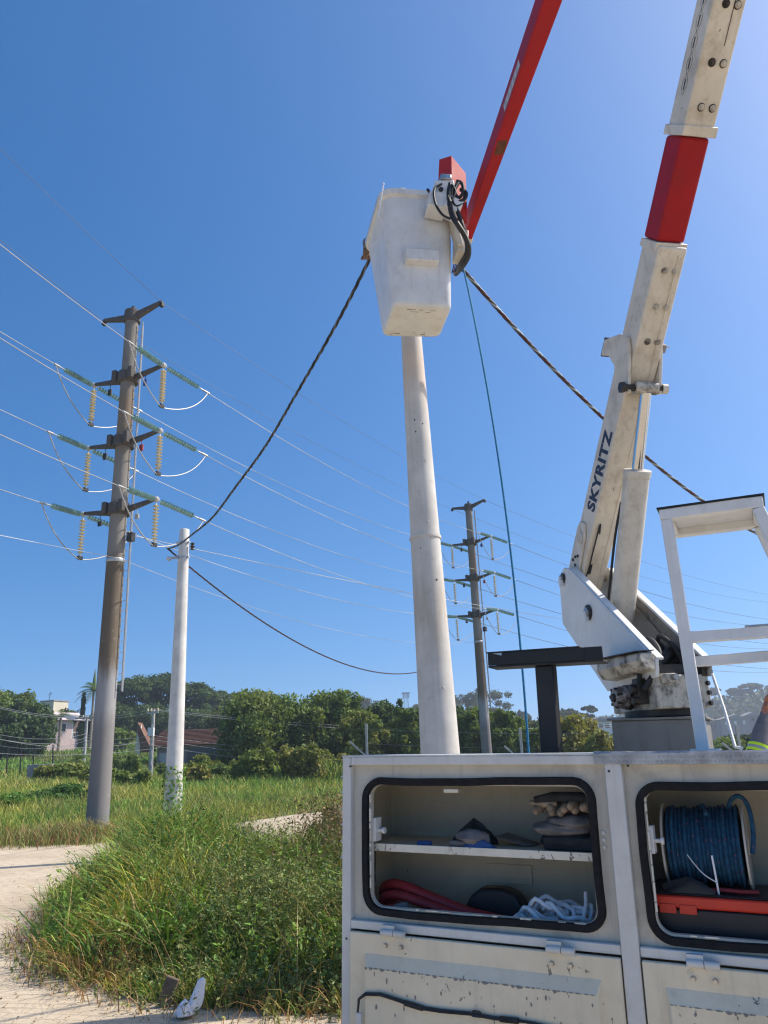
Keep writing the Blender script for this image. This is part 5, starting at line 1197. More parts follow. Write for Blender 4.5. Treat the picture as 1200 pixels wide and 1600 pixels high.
for k in range(12):
    t0 = k/12; y = -.72+4.3*t0; z = zr0+(zr1-zr0)*t0; part(rf, 'tile_course', (-1.9, y, z+.02), (6.2, y+.30, z+.07+.0), MAT['roofbrown'])
gb = MB(); gb.prism([(-2.35, -.8, zr0-.6), (-2.75, -.8, zr0-.4), (-2.62, -.8, zr1+.3), (-2.36, -.8, zr1+.35)], (0, .25, 0)); gb.obj('gable', MAT['creamwall'], bh, smooth=0)
mb = MB(); mb.prism([(-2.62, -.85, zr1+.55), (-1.35, -.85, zr0-.35), (-2.2, -.85, zr0-.4), (-2.6, -.85, zr1-.2)], (0, 1.2, 0)); mb.obj('gable_tiles', MAT['roofbrown'], bh)
part(bh, 'yellow_wall', (-5.2, -1.0, -.5), (-3.9, -.6, zr0*.62), MAT['creamwall'])
for i, (x, y, w, h, Y, mt, lb_) in enumerate([(940, 1142, 5, 3.2, 190, 'white', 'small far white house left of the turret'), (1150, 1136, 11, 4.4, 300, 'greywall', 'far grey house in the valley right of the access frame'), (1120, 1138, 8, 3.2, 310, 'greywall', 'far low house beside the access frame'), (1178, 1130, 7, 4.5, 330, 'mauve', 'far brown house next to the worker'), (962, 1150, 6, 3.5, 200, 'greywall', 'far grey house behind the turret'), (906, 1150, 5, 3, 200, 'greywall', 'far grey roofed house above the yellow green shrub')]):
    c = at(x, y, Y); fh = empty('far_house', (c.x, Y, c.z), lb_, 'house', 'far houses in the valley')
    part(fh, 'wall', (-w/2, 0, -6), (w/2, 5, h*.65), MAT[mt])
    mb = MB(); mb.prism([(-w/2-.4, -.4, h*.66), (w/2+.4, -.4, h*.66), (0, -.4, h)], (0, 5.8, 0)); mb.obj('roof', MAT['greywall'], fh, smooth=0)
    for q_ in (-.3, 0, .3): part(fh, 'window', (w*q_-.5, -.06, h*.2), (w*q_+.5, -.005, h*.5), MAT['white'] if i == 1 else MAT['glassdark'])
c = at(635, 1108, 420)
ct_ = empty('lattice_mast', (c.x, 420, c.z-6), 'far lattice radio mast left of the thick pale pole', 'mast')
mh = at(635, 1083, 420).z-c.z+6; mb = MB()
for sx in (-1, 1):
    for sy in (-1, 1): mb.cyl((sx*1.4, sy*1.4, 0), (sx*.9, sy*.9, mh), .17, n=4)
for k in range(9):
    z = mh*k/9; w = 1.4-.5*k/9; z2 = mh*(k+1)/9
    for a, b_ in (((-w, -w), (w, -w)), ((w, w), (-w, w)), ((-w, -w), (-w, w)), ((w, -w), (w, w))): mb.cyl((a[0], a[1], z), (b_[0], b_[1], z2), .09, n=4)
mb.obj('lattice', MAT['galv'], ct_)
mb = MB(); mb.box((0, 0, mh), (4.2, 4.2, .5)); mb.obj('platform', MAT['galv'], ct_)
for x in (-1.4, 0, 1.4): MB().box((x, -2, mh-1.6), (.7, .4, 2.4)).obj('antenna_panel', MAT['white'], ct_)

# ------------------------------------------------------------------ local distribution line, fences
def dist_pole(x, ytop, Y, label, arm=True):
    c = at(x, 1190, Y); z0 = gz(c.x, Y); h = at(x, ytop, Y).z-z0
    t = empty('street_pole', (c.x, Y, z0), label, 'utility pole', 'small street poles')
    mb = MB(); mb.cyl((0, 0, -.3), (0, 0, h), .15, .10, n=12); mb.obj('shaft', MAT['concold'], t)
    L_ = 1.0 if arm else .35
    mb = MB(); mb.beam((-L_, -.14, h-.25), (L_, -.14, h-.20), .10, .12, (0, 1, 0)); ar = mb.obj('crossarm', MAT['concold'], t)
    for q_ in (-.9*L_, -.3*L_, .9*L_): mb = MB(); mb.lathe([(.03, 0), (.08, .05), (.04, .1), (.08, .14), (.02, .2)], (q_, -.14, h-.17), 8); mb.obj('pin_insulator', MAT['porcelain'], ar)
    for k in range(3):
        MB().box((0, -.16, h-1.6-.28*k), (.10, .14, .14)).obj('rack_spool', MAT['galv'], t)
    return t, Vector((c.x, Y, z0+h))
q1, e1 = dist_pole(236, 1108, 50, 'slim street pole in front of the brown roofed house', False)
MB().box((.0, -.3, 3.0), (.35, .3, .5)).obj('meter_box', MAT['white'], q1)
q2, e2 = dist_pole(131, 1118, 70, 'slim pale street pole left of the near transmission pole')
q3, e3 = dist_pole(-90, 1082, 46, 'slim street pole beyond the left edge')
q4, e4 = dist_pole(1010, 1128, 62, 'slim street pole hidden behind the lift turret')
SW = 'overhead street wires'
for k, (dz, s_) in enumerate([(0, .5), (-.12, .55), (-1.6, .7), (-1.9, .75), (-2.2, .8)]):
    lv = ('top', 'second', 'third', 'fourth', 'lowest')[k]; o = Vector((.3*(k % 2), -.2, dz))
    wire('street_wire', e3+o, e2+o, s_, .012, MAT['wire'], f'{lv} street wire crossing the dark trees at far left', 'cable', SW, 24, 5)
    wire('street_wire', e2+o, e1+o, s_*.5, .012, MAT['wire'], f'{lv} street wire passing behind the near transmission pole', 'cable', SW, 24, 5)
    wire('street_wire', e1+o, e4+o, s_*1.7, .012, MAT['wire'], f'{lv} street wire crossing in front of the round trees', 'cable', SW, 40, 5)
wire('street_wire', at(-30, 1175, 44), at(250, 1168, 52), .3, .012, MAT['wire'], 'low wire across the hillside fence', 'cable', SW, 24, 5)
wire('street_wire', at(-30, 1148, 44), at(215, 1160, 52), .5, .012, MAT['wire'], 'low wire above the hillside fence', 'cable', SW, 24, 5)
# fence posts with struts, wires between
FP = 'concrete fence posts with struts'; prev = None
for i, (x, lb_) in enumerate([(572, 'concrete fence post with a slanting strut left of the thick pale pole'), (812, 'concrete fence post with a slanting strut left of the boom rest post'), (1150, 'concrete fence post with a slanting strut near the worker')]):
    Y = 40; p = at(x, 1131 if i == 0 else 1138 if i == 1 else 1133, Y); z0 = gz(p.x, Y); t = empty('fence_post', (p.x, Y, z0), lb_, 'fence post', FP); h = p.z-z0
    mb = MB(); mb.beam((0, 0, -.2), (0, 0, h), .12, .12, (1, 0, 0)); mb.obj('post', MAT['concold'], t, bevel=.01)
    mb = MB(); mb.beam((-.85, -.02, h-.82), (-.06, -.02, h-1.53), .09, .09, (0, 1, 0)); mb.obj('strut', MAT['concold'], t, bevel=.01)
    if prev is not None:
        for dz in (-.25, -.95): wire('fence_wire', prev+Vector((0, 0, dz)), p+Vector((0, 0, dz)), .05, .006, MAT['wire'], ('upper' if dz > -.5 else 'lower')+(' fence wire left of the boom rest post' if i == 1 else ' fence wire behind the lift turret'), 'fence wire', 'fence wires', 12, 4)
    prev = p
fe = empty('hillside_fence', at(30, 1195, 56), 'dark post and wire fence on the grassy slope at far left', 'fence')
fl = []
for i, x in enumerate((-20, 12, 33, 53, 83)):
    p = at(x, 1196, 56-i*.3); q_ = at(x, 1170-(6 if i == 4 else 0), 56-i*.3); p.z = gz(p.x, p.y)
    mb = MB(); mb.cyl(p, q_, .05, n=6); mb.obj('post', MAT['black'], fe, off=fe.location); fl.append((p, q_))
for f_ in (.35, .65, .95):
    mb = MB(); mb.tube([a.lerp(b_, f_) for a, b_ in fl], .012, 4); mb.obj('wire_strand', MAT['wiredark'], fe, off=fe.location)
# ------------------------------------------------------------------ grass and weeds
def blades(px_, py_, pz_, h, w, lean, ldir, colr, g, tipcol=None):
    n = len(px_); a = g.uniform(0, 2*np.pi, n); bx, by = np.cos(a), np.sin(a)
    dx, dy = np.cos(ldir), np.sin(ldir)
    V = np.zeros((n, 7, 3), np.float32); lv = [(0, 1.0), (.38, .9), (.74, .6)]
    for i, (t, ww) in enumerate(lv):
        off = lean*h*t**1.8; cz = pz_+h*t*(1-.22*lean*t)
        cx = px_+dx*off; cy = py_+dy*off
        V[:, 2*i, 0] = cx-bx*w*ww/2; V[:, 2*i, 1] = cy-by*w*ww/2; V[:, 2*i, 2] = cz
        V[:, 2*i+1, 0] = cx+bx*w*ww/2; V[:, 2*i+1, 1] = cy+by*w*ww/2; V[:, 2*i+1, 2] = cz
    off = lean*h*1.12; V[:, 6, 0] = px_+dx*off; V[:, 6, 1] = py_+dy*off; V[:, 6, 2] = pz_+h*(1-.30*lean)
    T = np.array([(0, 1, 3), (0, 3, 2), (2, 3, 5), (2, 5, 4), (4, 5, 6)])
    F = (T[None]+7*np.arange(n)[:, None, None]).reshape(-1, 3)
    C = np.repeat(colr[:, None, :], 7, 1).copy()
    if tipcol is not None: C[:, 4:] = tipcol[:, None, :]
    return V.reshape(-1, 3), F, C.reshape(-1, 3)
def weeds(px_, py_, pz_, h, g, colr, nl=12, ls=.018, stemw=.004):
    """thin stems carrying small leaves"""
    n = len(px_); ld = g.uniform(0, 6.28, n); le = g.uniform(.05, .45, n)
    V1, F1, C1 = blades(px_, py_, pz_, h, np.full(n, stemw), le, ld, colr*.8+.02, g)
    t = g.uniform(.18, 1.02, (n, nl)); off = le[:, None]*h[:, None]*t**1.8
    a = g.uniform(0, 6.28, (n, nl)); rr = g.uniform(.1, 1, (n, nl))*h[:, None]*.13*(1.15-t)+.008
    cen = np.stack([px_[:, None]+np.cos(ld)[:, None]*off+np.cos(a)*rr, py_[:, None]+np.sin(ld)[:, None]*off+np.sin(a)*rr, pz_[:, None]+h[:, None]*t*(1-.22*le[:, None]*t)], -1).reshape(-1, 3)
    nr = np.stack([np.cos(a)*.5, np.sin(a)*.5, np.full_like(a, .8)], -1).reshape(-1, 3)
    V2, F2 = leaf_quads(cen, ls, g, nr, .7, .42)
    C2 = np.repeat(np.repeat(colr, nl, 0)*g.uniform(.7, 1.35, (n*nl, 1)), 4, 0)
    F2t = np.concatenate([F2[:, [0, 1, 2]], F2[:, [0, 2, 3]]])
    return np.concatenate([V1, V2]), np.concatenate([F1, F2t+len(V1)]), np.concatenate([C1, C2])
def pal(cols, n, g, jit=.38):
    c = np.array(cols)[g.integers(0, len(cols), n)]; return c*g.uniform(1-jit, 1+jit, (n, 1))
def lowfreq(x, y, s, ph=0): return .5+.25*np.sin(x*s+ph)*np.cos(y*s*1.3+ph*2)+.25*np.sin(x*s*2.3+1.7+ph)*np.sin(y*s*1.9+ph)
FRESH = [(0.122, 0.232, 0.049), (0.159, 0.268, 0.059), (0.091, 0.183, 0.041)]
DARK = [(0.069, 0.144, 0.037), (0.088, 0.169, 0.044), (0.056, 0.112, 0.033)]
YELL = [(.32, .34, .07), (.40, .38, .10), (.23, .27, .06)]
DRY = [(.40, .28, .14), (.30, .20, .10), (.46, .36, .20)]
RUST = [(.24, .13, .075), (.30, .18, .10)]
OLIV = [(0.168, 0.202, 0.067), (0.213, 0.235, 0.09), (0.123, 0.157, 0.056)]
g = np.random.default_rng(21)
def sample(n, x0, x1, y0, y1):
    x = g.uniform(x0, x1, n*3); y = g.uniform(y0, y1, n*3); k = inside(x, y, MOUND); return x[k][:n], y[k][:n]
parts_ = []
def put(vfc, acc):
    V, F, C = vfc; off = sum(len(a[0]) for a in acc); acc.append((V, F+off, C))
def close(acc, name, label, cat, mat_=None):
    o = np_mesh(name, np.concatenate([a[0] for a in acc]), np.concatenate([a[1] for a in acc]), mat_ or MAT['grass'], np.concatenate([a[2] for a in acc])); return tag(o, label, cat, kind='stuff')
acc = []
# 1 tufts: grass grows in clumps
ntuft = 2600
tx, ty = sample(ntuft, -5.3, 3, 6, 17); keep = lowfreq(tx, ty, 2.6, .9)+g.normal(0, .12, len(tx)) > .36; tx, ty = tx[keep], ty[keep]
ts_ = g.uniform(.45, 1.5, len(tx)); tr = g.uniform(.03, .10, len(tx)); tk = np.full(len(tx), -1)
# named patches: broad dark grass on the crest, yellow shoulder, fresh green front, dry fringe
PATCH = [(270, 1370, .55, 0, 80, 1.35), (320, 1350, .5, 0, 60, 1.25), (225, 1400, .40, 0, 40, 1.05), (380, 1370, .5, 3, 50, 1.1), (470, 1400, .45, 1, 40, 1.2), (505, 1460, .35, 1, 30, 1.1),
         (110, 1460, .38, 1, 34, 1.0), (150, 1450, .34, 2, 46, 1.0), (190, 1450, .36, 2, 44, 1.05), (90, 1495, .30, 2, 24, .8), (215, 1490, .28, 2, 22, .8), (120, 1510, .32, 4, 30, .75), (190, 1520, .34, 4, 36, .7), (240, 1475, .30, 4, 26, .95),
         (265, 1500, .24, 1, 34, 1.15), (290, 1510, .22, 1, 26, 1.1), (250, 1530, .2, 3, 14, .8), (340, 1530, .3, 3, 20, 1.0)]
ex = [[], [], [], [], []]
for pxx, pyy, rad, pk, cnt, hs_ in PATCH:
    c = atz(pxx, pyy, .22); ex[0] += list(c.x+g.normal(0, rad*.55, cnt)); ex[1] += list(c.y+g.normal(0, rad*.8, cnt)); ex[2] += list(hs_*g.uniform(.75, 1.25, cnt)); ex[3] += list(g.uniform(.03, .07, cnt)); ex[4] += [pk]*cnt
tx = np.concatenate([tx, ex[0]]); ty = np.concatenate([ty, ex[1]]); ts_ = np.concatenate([ts_, ex[2]]); tr = np.concatenate([tr, ex[3]]); tk = np.concatenate([tk, ex[4]])
k = inside(tx, ty, MOUND); tx, ty, ts_, tr, tk = tx[k], ty[k], ts_[k], tr[k], tk[k].astype(int)
nt_ = len(tx); per = 34; rp_ = lambda q: np.repeat(q, per)
bx = rp_(tx)+g.normal(0, 1, nt_*per)*rp_(tr); by = rp_(ty)+g.normal(0, 1, nt_*per)*rp_(tr); pk = rp_(tk)
edge = edge_dist(bx, by, MOUND)*inside(bx, by, MOUND)
tall = np.clip(.24+.50*sstep(edge/1.0), .12, 1)*(1-.45*np.clip((by-11.)/3.2, 0, 1))*(.55+.85*lowfreq(bx, by, 1.3))*(1-.20*sstep((bx+2.3)/.8))
h = tall*rp_(ts_)*.80*g.uniform(.45, 1.15, nt_*per)
ctr = np.arctan2(by-rp_(ty), bx-rp_(tx))+g.normal(0, .4, nt_*per); lean = g.uniform(.15, 1.05, nt_*per)
zone = rp_(lowfreq(tx, ty, .9, .6)+g.normal(0, .14, nt_))
left = sstep((-1.9-bx)/1.4)*sstep((10.6-by)/1.5); front = sstep((.75-edge)/.5)*sstep((10-by)/2)
NN = nt_*per; cD, cF, cY, cR, cO = pal(DARK, NN, g), pal(FRESH, NN, g), pal(YELL, NN, g), pal(DRY, NN, g), pal(OLIV, NN, g)
tuv = rp_(g.random(nt_))                         # one kind per tuft, so that kinds stay in clumps
C = np.where((zone > .50)[:, None], cF, cD); C = np.where((tuv < .25)[:, None], cO, C); C = np.where(((tuv > .25) & (tuv < .38))[:, None], cY*.8, C)
C = np.where((tuv > .97-.66*left)[:, None], cY*1.1, C)
C = np.where((g.random(NN) < .06+.62*front*left+.10*front+.05*left)[:, None], cR, C)
for i_, cc in enumerate((cD, cF, cY, cO, cR)): C = np.where(((pk == i_) & (g.random(NN) < .86))[:, None], cc, C)
wd = g.uniform(.006, .013, NN)*np.where(pk == 0, 1.7, 1.0)*np.where(pk == 1, 1.3, 1.0)
put(blades(bx, by, mound_z(bx, by), h, wd, lean, ctr, C, g, C*np.array([1.4, 1.25, 1.0])), acc)  # paler tips put sunlit highlights into the blade colour
# broad-bladed weeds standing out of the grass on the crest and in the front
bt = []
for cx_, cy_, rx_, ry_, cnt in ((-2.9, 10.2, .75, 1.1, 210), (-2.6, 9.0, .4, .5, 40), (-2.2, 9.3, .6, .8, 60), (-1.0, 9.2, .8, .9, 90), (-2.0, 7.7, .45, .45, 40), (-.4, 8.2, .5, .7, 50), (-3.2, 8.6, .4, .6, 22)):
    cnt = int(cnt*.85)
    bt += [(cx_+g.normal(0, rx_*.6), cy_+g.normal(0, ry_*.6)) for _ in range(cnt)]
bt = np.array(bt); k = inside(bt[:, 0], bt[:, 1], MOUND); bt = bt[k]; nb_ = len(bt); pb = 22
x_ = np.repeat(bt[:, 0], pb)+g.normal(0, .035, nb_*pb); y_ = np.repeat(bt[:, 1], pb)+g.normal(0, .035, nb_*pb); n_ = nb_*pb
hb = np.repeat(g.uniform(.32, .78, nb_), pb)*g.uniform(.45, 1.1, n_); fr2 = np.repeat(g.random(nb_), pb)
Cb = np.where((fr2 < .5)[:, None], pal(FRESH, n_, g), pal(DARK, n_, g)*1.25); Cb = np.where((g.random(n_) < .06)[:, None], pal(DRY, n_, g), Cb)
put(blades(x_, y_, mound_z(x_, y_)+.04, hb, g.uniform(.012, .030, n_), g.uniform(.35, 1.25, n_), g.uniform(0, 6.28, n_), Cb, g, Cb*np.array([1.3, 1.2, .95])), acc)  # tips lightened here too, as sunlit blade ends
# pale dead stalks at odd angles
x_, y_ = sample(700, -4.2, 1.5, 6, 13); n_ = len(x_)
put(blades(x_, y_, mound_z(x_, y_)+.05, g.uniform(.45, .95, n_), g.uniform(.004, .007, n_), g.uniform(.3, 1.3, n_), g.uniform(0, 6.28, n_), pal(DRY, n_, g), g), acc)
close(acc, 'mound_grass', 'tall mixed green and yellow grass covering the foreground mound', 'grass')
# 2 leafy weeds, denser to the right
acc = []
x, y = sample(11000, -4.6, 3, 6, 18); k = g.random(len(x)) < np.clip(.07+.93*sstep((x+2.4)/1.0), 0, 1)*np.where(y < 12, 1, .45); x, y = x[k], y[k]
edge = edge_dist(x, y, MOUND); h = (.20+.42*sstep(edge/1.0))*(1-.4*np.clip((y-10.8)/3.4, 0, 1))*(.70+.60*lowfreq(x, y, 1.7, .3))*g.uniform(.6, 1.2, len(x))*(1-.25*np.clip((y-10)/6, 0, 1))
C = np.where((lowfreq(x, y, 2.1, 1.0)+g.normal(0, .15, len(x)) > .52)[:, None], pal(OLIV, len(x), g), pal([(.10, .16, .06), (.085, .14, .06), (.14, .18, .08)], len(x), g))
put(weeds(x, y, mound_z(x, y), h, g, C, 20, .0185), acc)
n = 2600; x, y = sample(n, -4.4, 2, 6, 14); h = g.uniform(.5, 1.0, len(x))*(1-.5*np.clip((y-9.5)/3.6, 0, 1))*(.5+.5*sstep(edge_dist(x, y, MOUND)/.9)); 
put(weeds(x, y, mound_z(x, y), h, g, pal([(.16, .15, .06), (.24, .20, .09), (.12, .13, .05)], len(x), g), 9, .011, .0035), acc)
bp_ = np.concatenate([np.stack([g.normal(cx_, rx_, c_), g.normal(cy_, ry_, c_), np.full(c_, hh_)], 1) for cx_, cy_, rx_, ry_, c_, hh_ in ((-2.75, 9.9, .55, .9, 900, .66), (-2.3, 8.9, .35, .5, 300, .55), (-1.2, 9.4, .5, .7, 420, .62), (-.5, 8.3, .45, .6, 420, .62), (-1.6, 7.6, .4, .4, 260, .48), (-.8, 7.0, .5, .35, 300, .42))])
k = inside(bp_[:, 0], bp_[:, 1], MOUND) & (g.random(len(bp_)) < .55); bp_ = bp_[k]; n_ = len(bp_)
fr3 = lowfreq(bp_[:, 0], bp_[:, 1], 2.4, .4)+g.normal(0, .12, n_)
put(weeds(bp_[:, 0], bp_[:, 1], mound_z(bp_[:, 0], bp_[:, 1]), bp_[:, 2]*g.uniform(.55, 1.15, n_), g, np.where((fr3 > .52)[:, None], pal(FRESH, n_, g, .3)*np.array([1.1, 1, .9]), np.where((g.random(n_) < .5)[:, None], pal(OLIV, n_, g, .3), pal(DARK, n_, g, .3))), 24, .025), acc)
close(acc, 'leafy_weeds', 'fine leafed weeds and seed stalks growing through the mound grass', 'weeds')
# 3 dry litter and creeping stalks at the foot of the mound
acc = []
n = 9000; x = g.uniform(-4.6, 1.2, n*2); y = g.uniform(5.7, 10.5, n*2)
e = edge_dist(x, y, MOUND); ins = inside(x, y, MOUND); k = ((e < .55) & ins) | ((e < .35) & ~ins & (g.random(n*2) < .30)); x, y = x[k], y[k]
put(blades(x, y, np.maximum(mound_z(x, y), .006), g.uniform(.06, .26, len(x)), g.uniform(.004, .010, len(x)), g.uniform(.5, 1.6, len(x)), g.uniform(0, 6.28, len(x)), np.where((g.random(len(x)) < .55)[:, None], pal(RUST, len(x), g), pal(DRY, len(x), g)), g), acc)
n = 500; x = g.uniform(-4.4, .6, n*2); y = g.uniform(5.6, 9.5, n*2); e = edge_dist(x, y, MOUND); k = (e < .35); x, y = x[k], y[k]
put(weeds(x, y, np.full(len(x), .006), g.uniform(.06, .2, len(x)), g, pal(OLIV, len(x), g), 10, .018), acc)
close(acc, 'dry_litter', 'dry brown stalks and creeping weeds at the foot of the mound', 'dry grass')
# taller reddish seed stand beside the truck
acc = []
x = g.normal(-.55, .35, 900); y = g.normal(10.2, .9, 900)
put(weeds(x, y, mound_z(x, y), g.uniform(.75, 1.25, 900), g, pal([(.13, .10, .05), (.11, .13, .045), (.18, .12, .07)], 900, g), 16, .020), acc)
close(acc, 'seed_stand', 'tall reddish seeding weeds beside the left edge of the truck', 'weeds')
# vine on the shorter pole
acc = []
a = g.uniform(0, 6.28, 700); z = g.uniform(0, 1, 700)**1.4*1.35
cen = np.stack([short.location.x+np.cos(a)*.21, 16+np.sin(a)*.21, .3+z], 1); V, F = leaf_quads(cen, .035, g, np.stack([np.cos(a), np.sin(a), 0*a+.3], 1), .5)
o = np_mesh('pole_vine', V, F, MAT['leaf'], np.repeat(pal(FRESH, 700, g), 4, 0)); tag(o, 'small leafy vine climbing the foot of the shorter white pole', 'vine', kind='stuff')
# 4 field grass behind the road
acc = []
n = 130000; inv = g.uniform(1/62, 1/17.5, n); y = 1/inv; x = g.uniform(-.60, .34, n)*y
e = np.interp(x, EX, EYv); t = y-e
k = t > g.uniform(-.25, .25, n); x, y, t = x[k], y[k], t[k]; n = len(x); zz = ground_z(x, y)
lf = lowfreq(x, y, .22, .5); l2 = lowfreq(x, y, .65, 1.3)
h = (.20+.20*sstep(t/5)+.22*l2*sstep(t/6))*g.uniform(.5, 1.25, n); w = .010*(y/18)**1.15*g.uniform(.8, 1.8, n)
fr_ = sstep((2.6-t)/2.2); u = g.random(n)
C = np.where((lf+g.normal(0, .12, n) > .55)[:, None], pal(OLIV, n, g), pal(FRESH, n, g))
pt = lowfreq(x, y, .42, 2.2)+g.normal(0, .08, n)
C = np.where((u < .16+.50*sstep((-x/y-.42)/.1)+.55*sstep((pt-.56)/.12))[:, None], pal(YELL, n, g), C); C = np.where(((pt < .40) & (u > .35))[:, None], pal(FRESH, n, g)*1.1, C)
C = np.where((g.random(n) < .08+.55*fr_*(.4+lf))[:, None], np.where((g.random(n) < .75)[:, None], pal(DRY, n, g)*np.array([1, 1.06, .95]), pal(YELL, n, g)), C)
h = h*(1-.45*fr_)*(1-.35*fr_*l2)
put(blades(x, y, zz, h, w, g.uniform(.1, .8, n), g.uniform(0, 6.28, n), C, g), acc)
# dark tuft at the base of the near transmission pole
n = 2600; x = g.normal(-8.0, .9, n); y = g.normal(20.1, .55, n); put(blades(x, y, ground_z(x, y), g.uniform(.15, .6, n), g.uniform(.010, .022, n), g.uniform(.2, .9, n), g.uniform(0, 6.28, n), np.where((g.random(n) < .35)[:, None], pal(RUST, n, g), pal(OLIV, n, g)), g), acc)
n = 26000; y = g.uniform(58, 118, n); x = -y*g.uniform(.14, .62, n); zz = ground_z(x, y)
put(blades(x, y, zz, g.uniform(.25, .7, n), g.uniform(.05, .12, n), g.uniform(.1, .8, n), g.uniform(0, 6.28, n), np.where((lowfreq(x, y, .15) > .5)[:, None], pal(FRESH, n, g), pal(OLIV, n, g)), g), acc)
close(acc, 'field_grass', 'rough green and straw coloured grass of the field across the road', 'grass')
# 5 cane stand at the back of the field, right
acc = []
n = 3600; x = g.uniform(-8.5, -1.2, n); y = g.uniform(42, 47, n); hh = (.5+.9*lowfreq(x, y, 1.1))*g.uniform(.35, 1.1, n)
put(blades(x, y, ground_z(x, y), hh, g.uniform(.05, .10, n), g.uniform(.1, .6, n), g.uniform(0, 6.28, n), np.where((g.random(n) < .45)[:, None], pal(YELL, n, g), pal(FRESH, n, g)), g), acc)
close(acc, 'tall_cane', 'tall yellow green cane at the back of the field', 'reeds')
SB = 'shrubs in the field'
for i, (x, yt, w, Y, cols, lb_) in enumerate([(95, 1222, 110, 31, DARK, 'dark green shrub in the field left of the near transmission pole'), (40, 1235, 70, 30, FRESH, 'fresh green shrub at the left of the field'), (320, 1178, 46, 47, GL, 'leafy shrub right of the shorter white pole'), (345, 1190, 50, 45, GM, 'green shrub in front of the round tree'), (420, 1178, 70, 49, GM, 'rounded shrub under the large round tree'), (190, 1178, 50, 50, GM, 'shrub right of the near transmission pole'), (120, 1192, 60, 46, GL, 'flowering light shrub left of the near transmission pole'), (75, 1195, 40, 47, GL, 'pale shrub near the low hillside wall'), (270, 1190, 40, 49, GM, 'shrub behind the shorter white pole'), (395, 1172, 70, 41, GL, 'tall light green shrub at the back of the field'), (300, 1192, 52, 40, GY, 'low straw green shrub right of the shorter white pole'), (470, 1163, 66, 42, GY, 'tallest yellow green shrub near the truck corner'), (150, 1196, 60, 40, GL, 'light shrub partly behind the near transmission pole'), (215, 1200, 50, 38, GM, 'green shrub between the two left poles'), (485, 1172, 64, 48, GY, 'straw coloured shrub near the cane'), (448, 1176, 56, 47, GL, 'light green shrub in front of the cane'), (522, 1178, 50, 46, GY, 'pale yellow shrub just left of the truck top corner'), (506, 1268, 44, 12.1, [(.09, .075, .03), (.07, .085, .025), (.11, .08, .045)], 'reddish brown bush just left of the truck')]):
    broad(x, yt, w, Y, lb_, cols, 3200, .10 if Y < 35 else .14, 200+i, kind='bush', cat='shrub', name='field_shrub', group=SB)
c = at(63, 1208, 48); wl_ = MB(); wl_.box((0, 0, .4), (1.5, .3, 1.5)); o = wl_.obj('low_wall', MAT['greywall'], None, bevel=.02); o.location = (c.x, 48, gz(c.x, 48)); tag(o, 'short grey wall stub in the weeds below the fence', 'wall')

# pebbles and bits of straw on the road
n = 3000; y = 1/g.uniform(1/21, 1/5.2, n); x = g.uniform(-.62, .05, n)*y; k = ~inside(x, y, MOUND) & (y < np.interp(x, EX, EYv)); x, y = x[k], y[k]; n = len(x)
V, F = leaf_quads(np.stack([x, y, np.full(n, .012)], 1), g.uniform(.003, .010, n)*(1+y/30), g, np.array([0, 0, 1.0]), .5, .7)
o = np_mesh('road_grit', V, F, MAT['leaf'], np.repeat(np.where((g.random(n) < .5)[:, None], pal([(.30, .24, .17), (.20, .16, .12)], n, g), pal(RUST, n, g)), 4, 0)); tag(o, 'pebbles, grit and dry scraps scattered on the sandy road', 'grit', kind='stuff')
# ------------------------------------------------------------------ things kept in the lockers (truck frame)
def inlocker(name, u, d, w, label, cat, group=None):
    return empty(name, mat4=TM @ Matrix.Translation((u, d, w)), label=label, cat=cat, group=group)
def cloth_heap(rx, ry, h, seed, n=22, m=12, fold=.35, flat=.0):
    """crumpled cloth: a dome with sharp random folds"""
    rr = np.random.default_rng(seed); mb = MB(); vs = []; ph = rr.uniform(0, 6.28, 8)
    for j in range(m+1):
        t = j/m
        for k in range(n):
            a = 2*math.pi*k/n
            r_ = (1-t**1.5)*(1+fold*.5*math.sin(3*a+ph[0]+t*3)+fold*.4*math.sin(5*a+ph[1]-t*4)+fold*.25*math.sin(9*a+ph[2]))
            z = h*(t**.8)*(1+fold*.5*math.sin(4*a+ph[3])*(1-t)+fold*.4*math.sin(7*a+ph[4]+5*t)*(1-t))+rr.normal(0, .006*h)
            vs.append((rx*r_*math.cos(a), ry*r_*math.sin(a), max(0, z)))
    fs = [(j*n+k, j*n+(k+1) % n, (j+1)*n+(k+1) % n, (j+1)*n+k) for j in range(m) for k in range(n)]
    fs += [tuple(range(n-1, -1, -1)), tuple(m*n+k for k in range(n))]
    return mb.add(vs, fs)
SHZ, FLZ = -.3115, -.5855
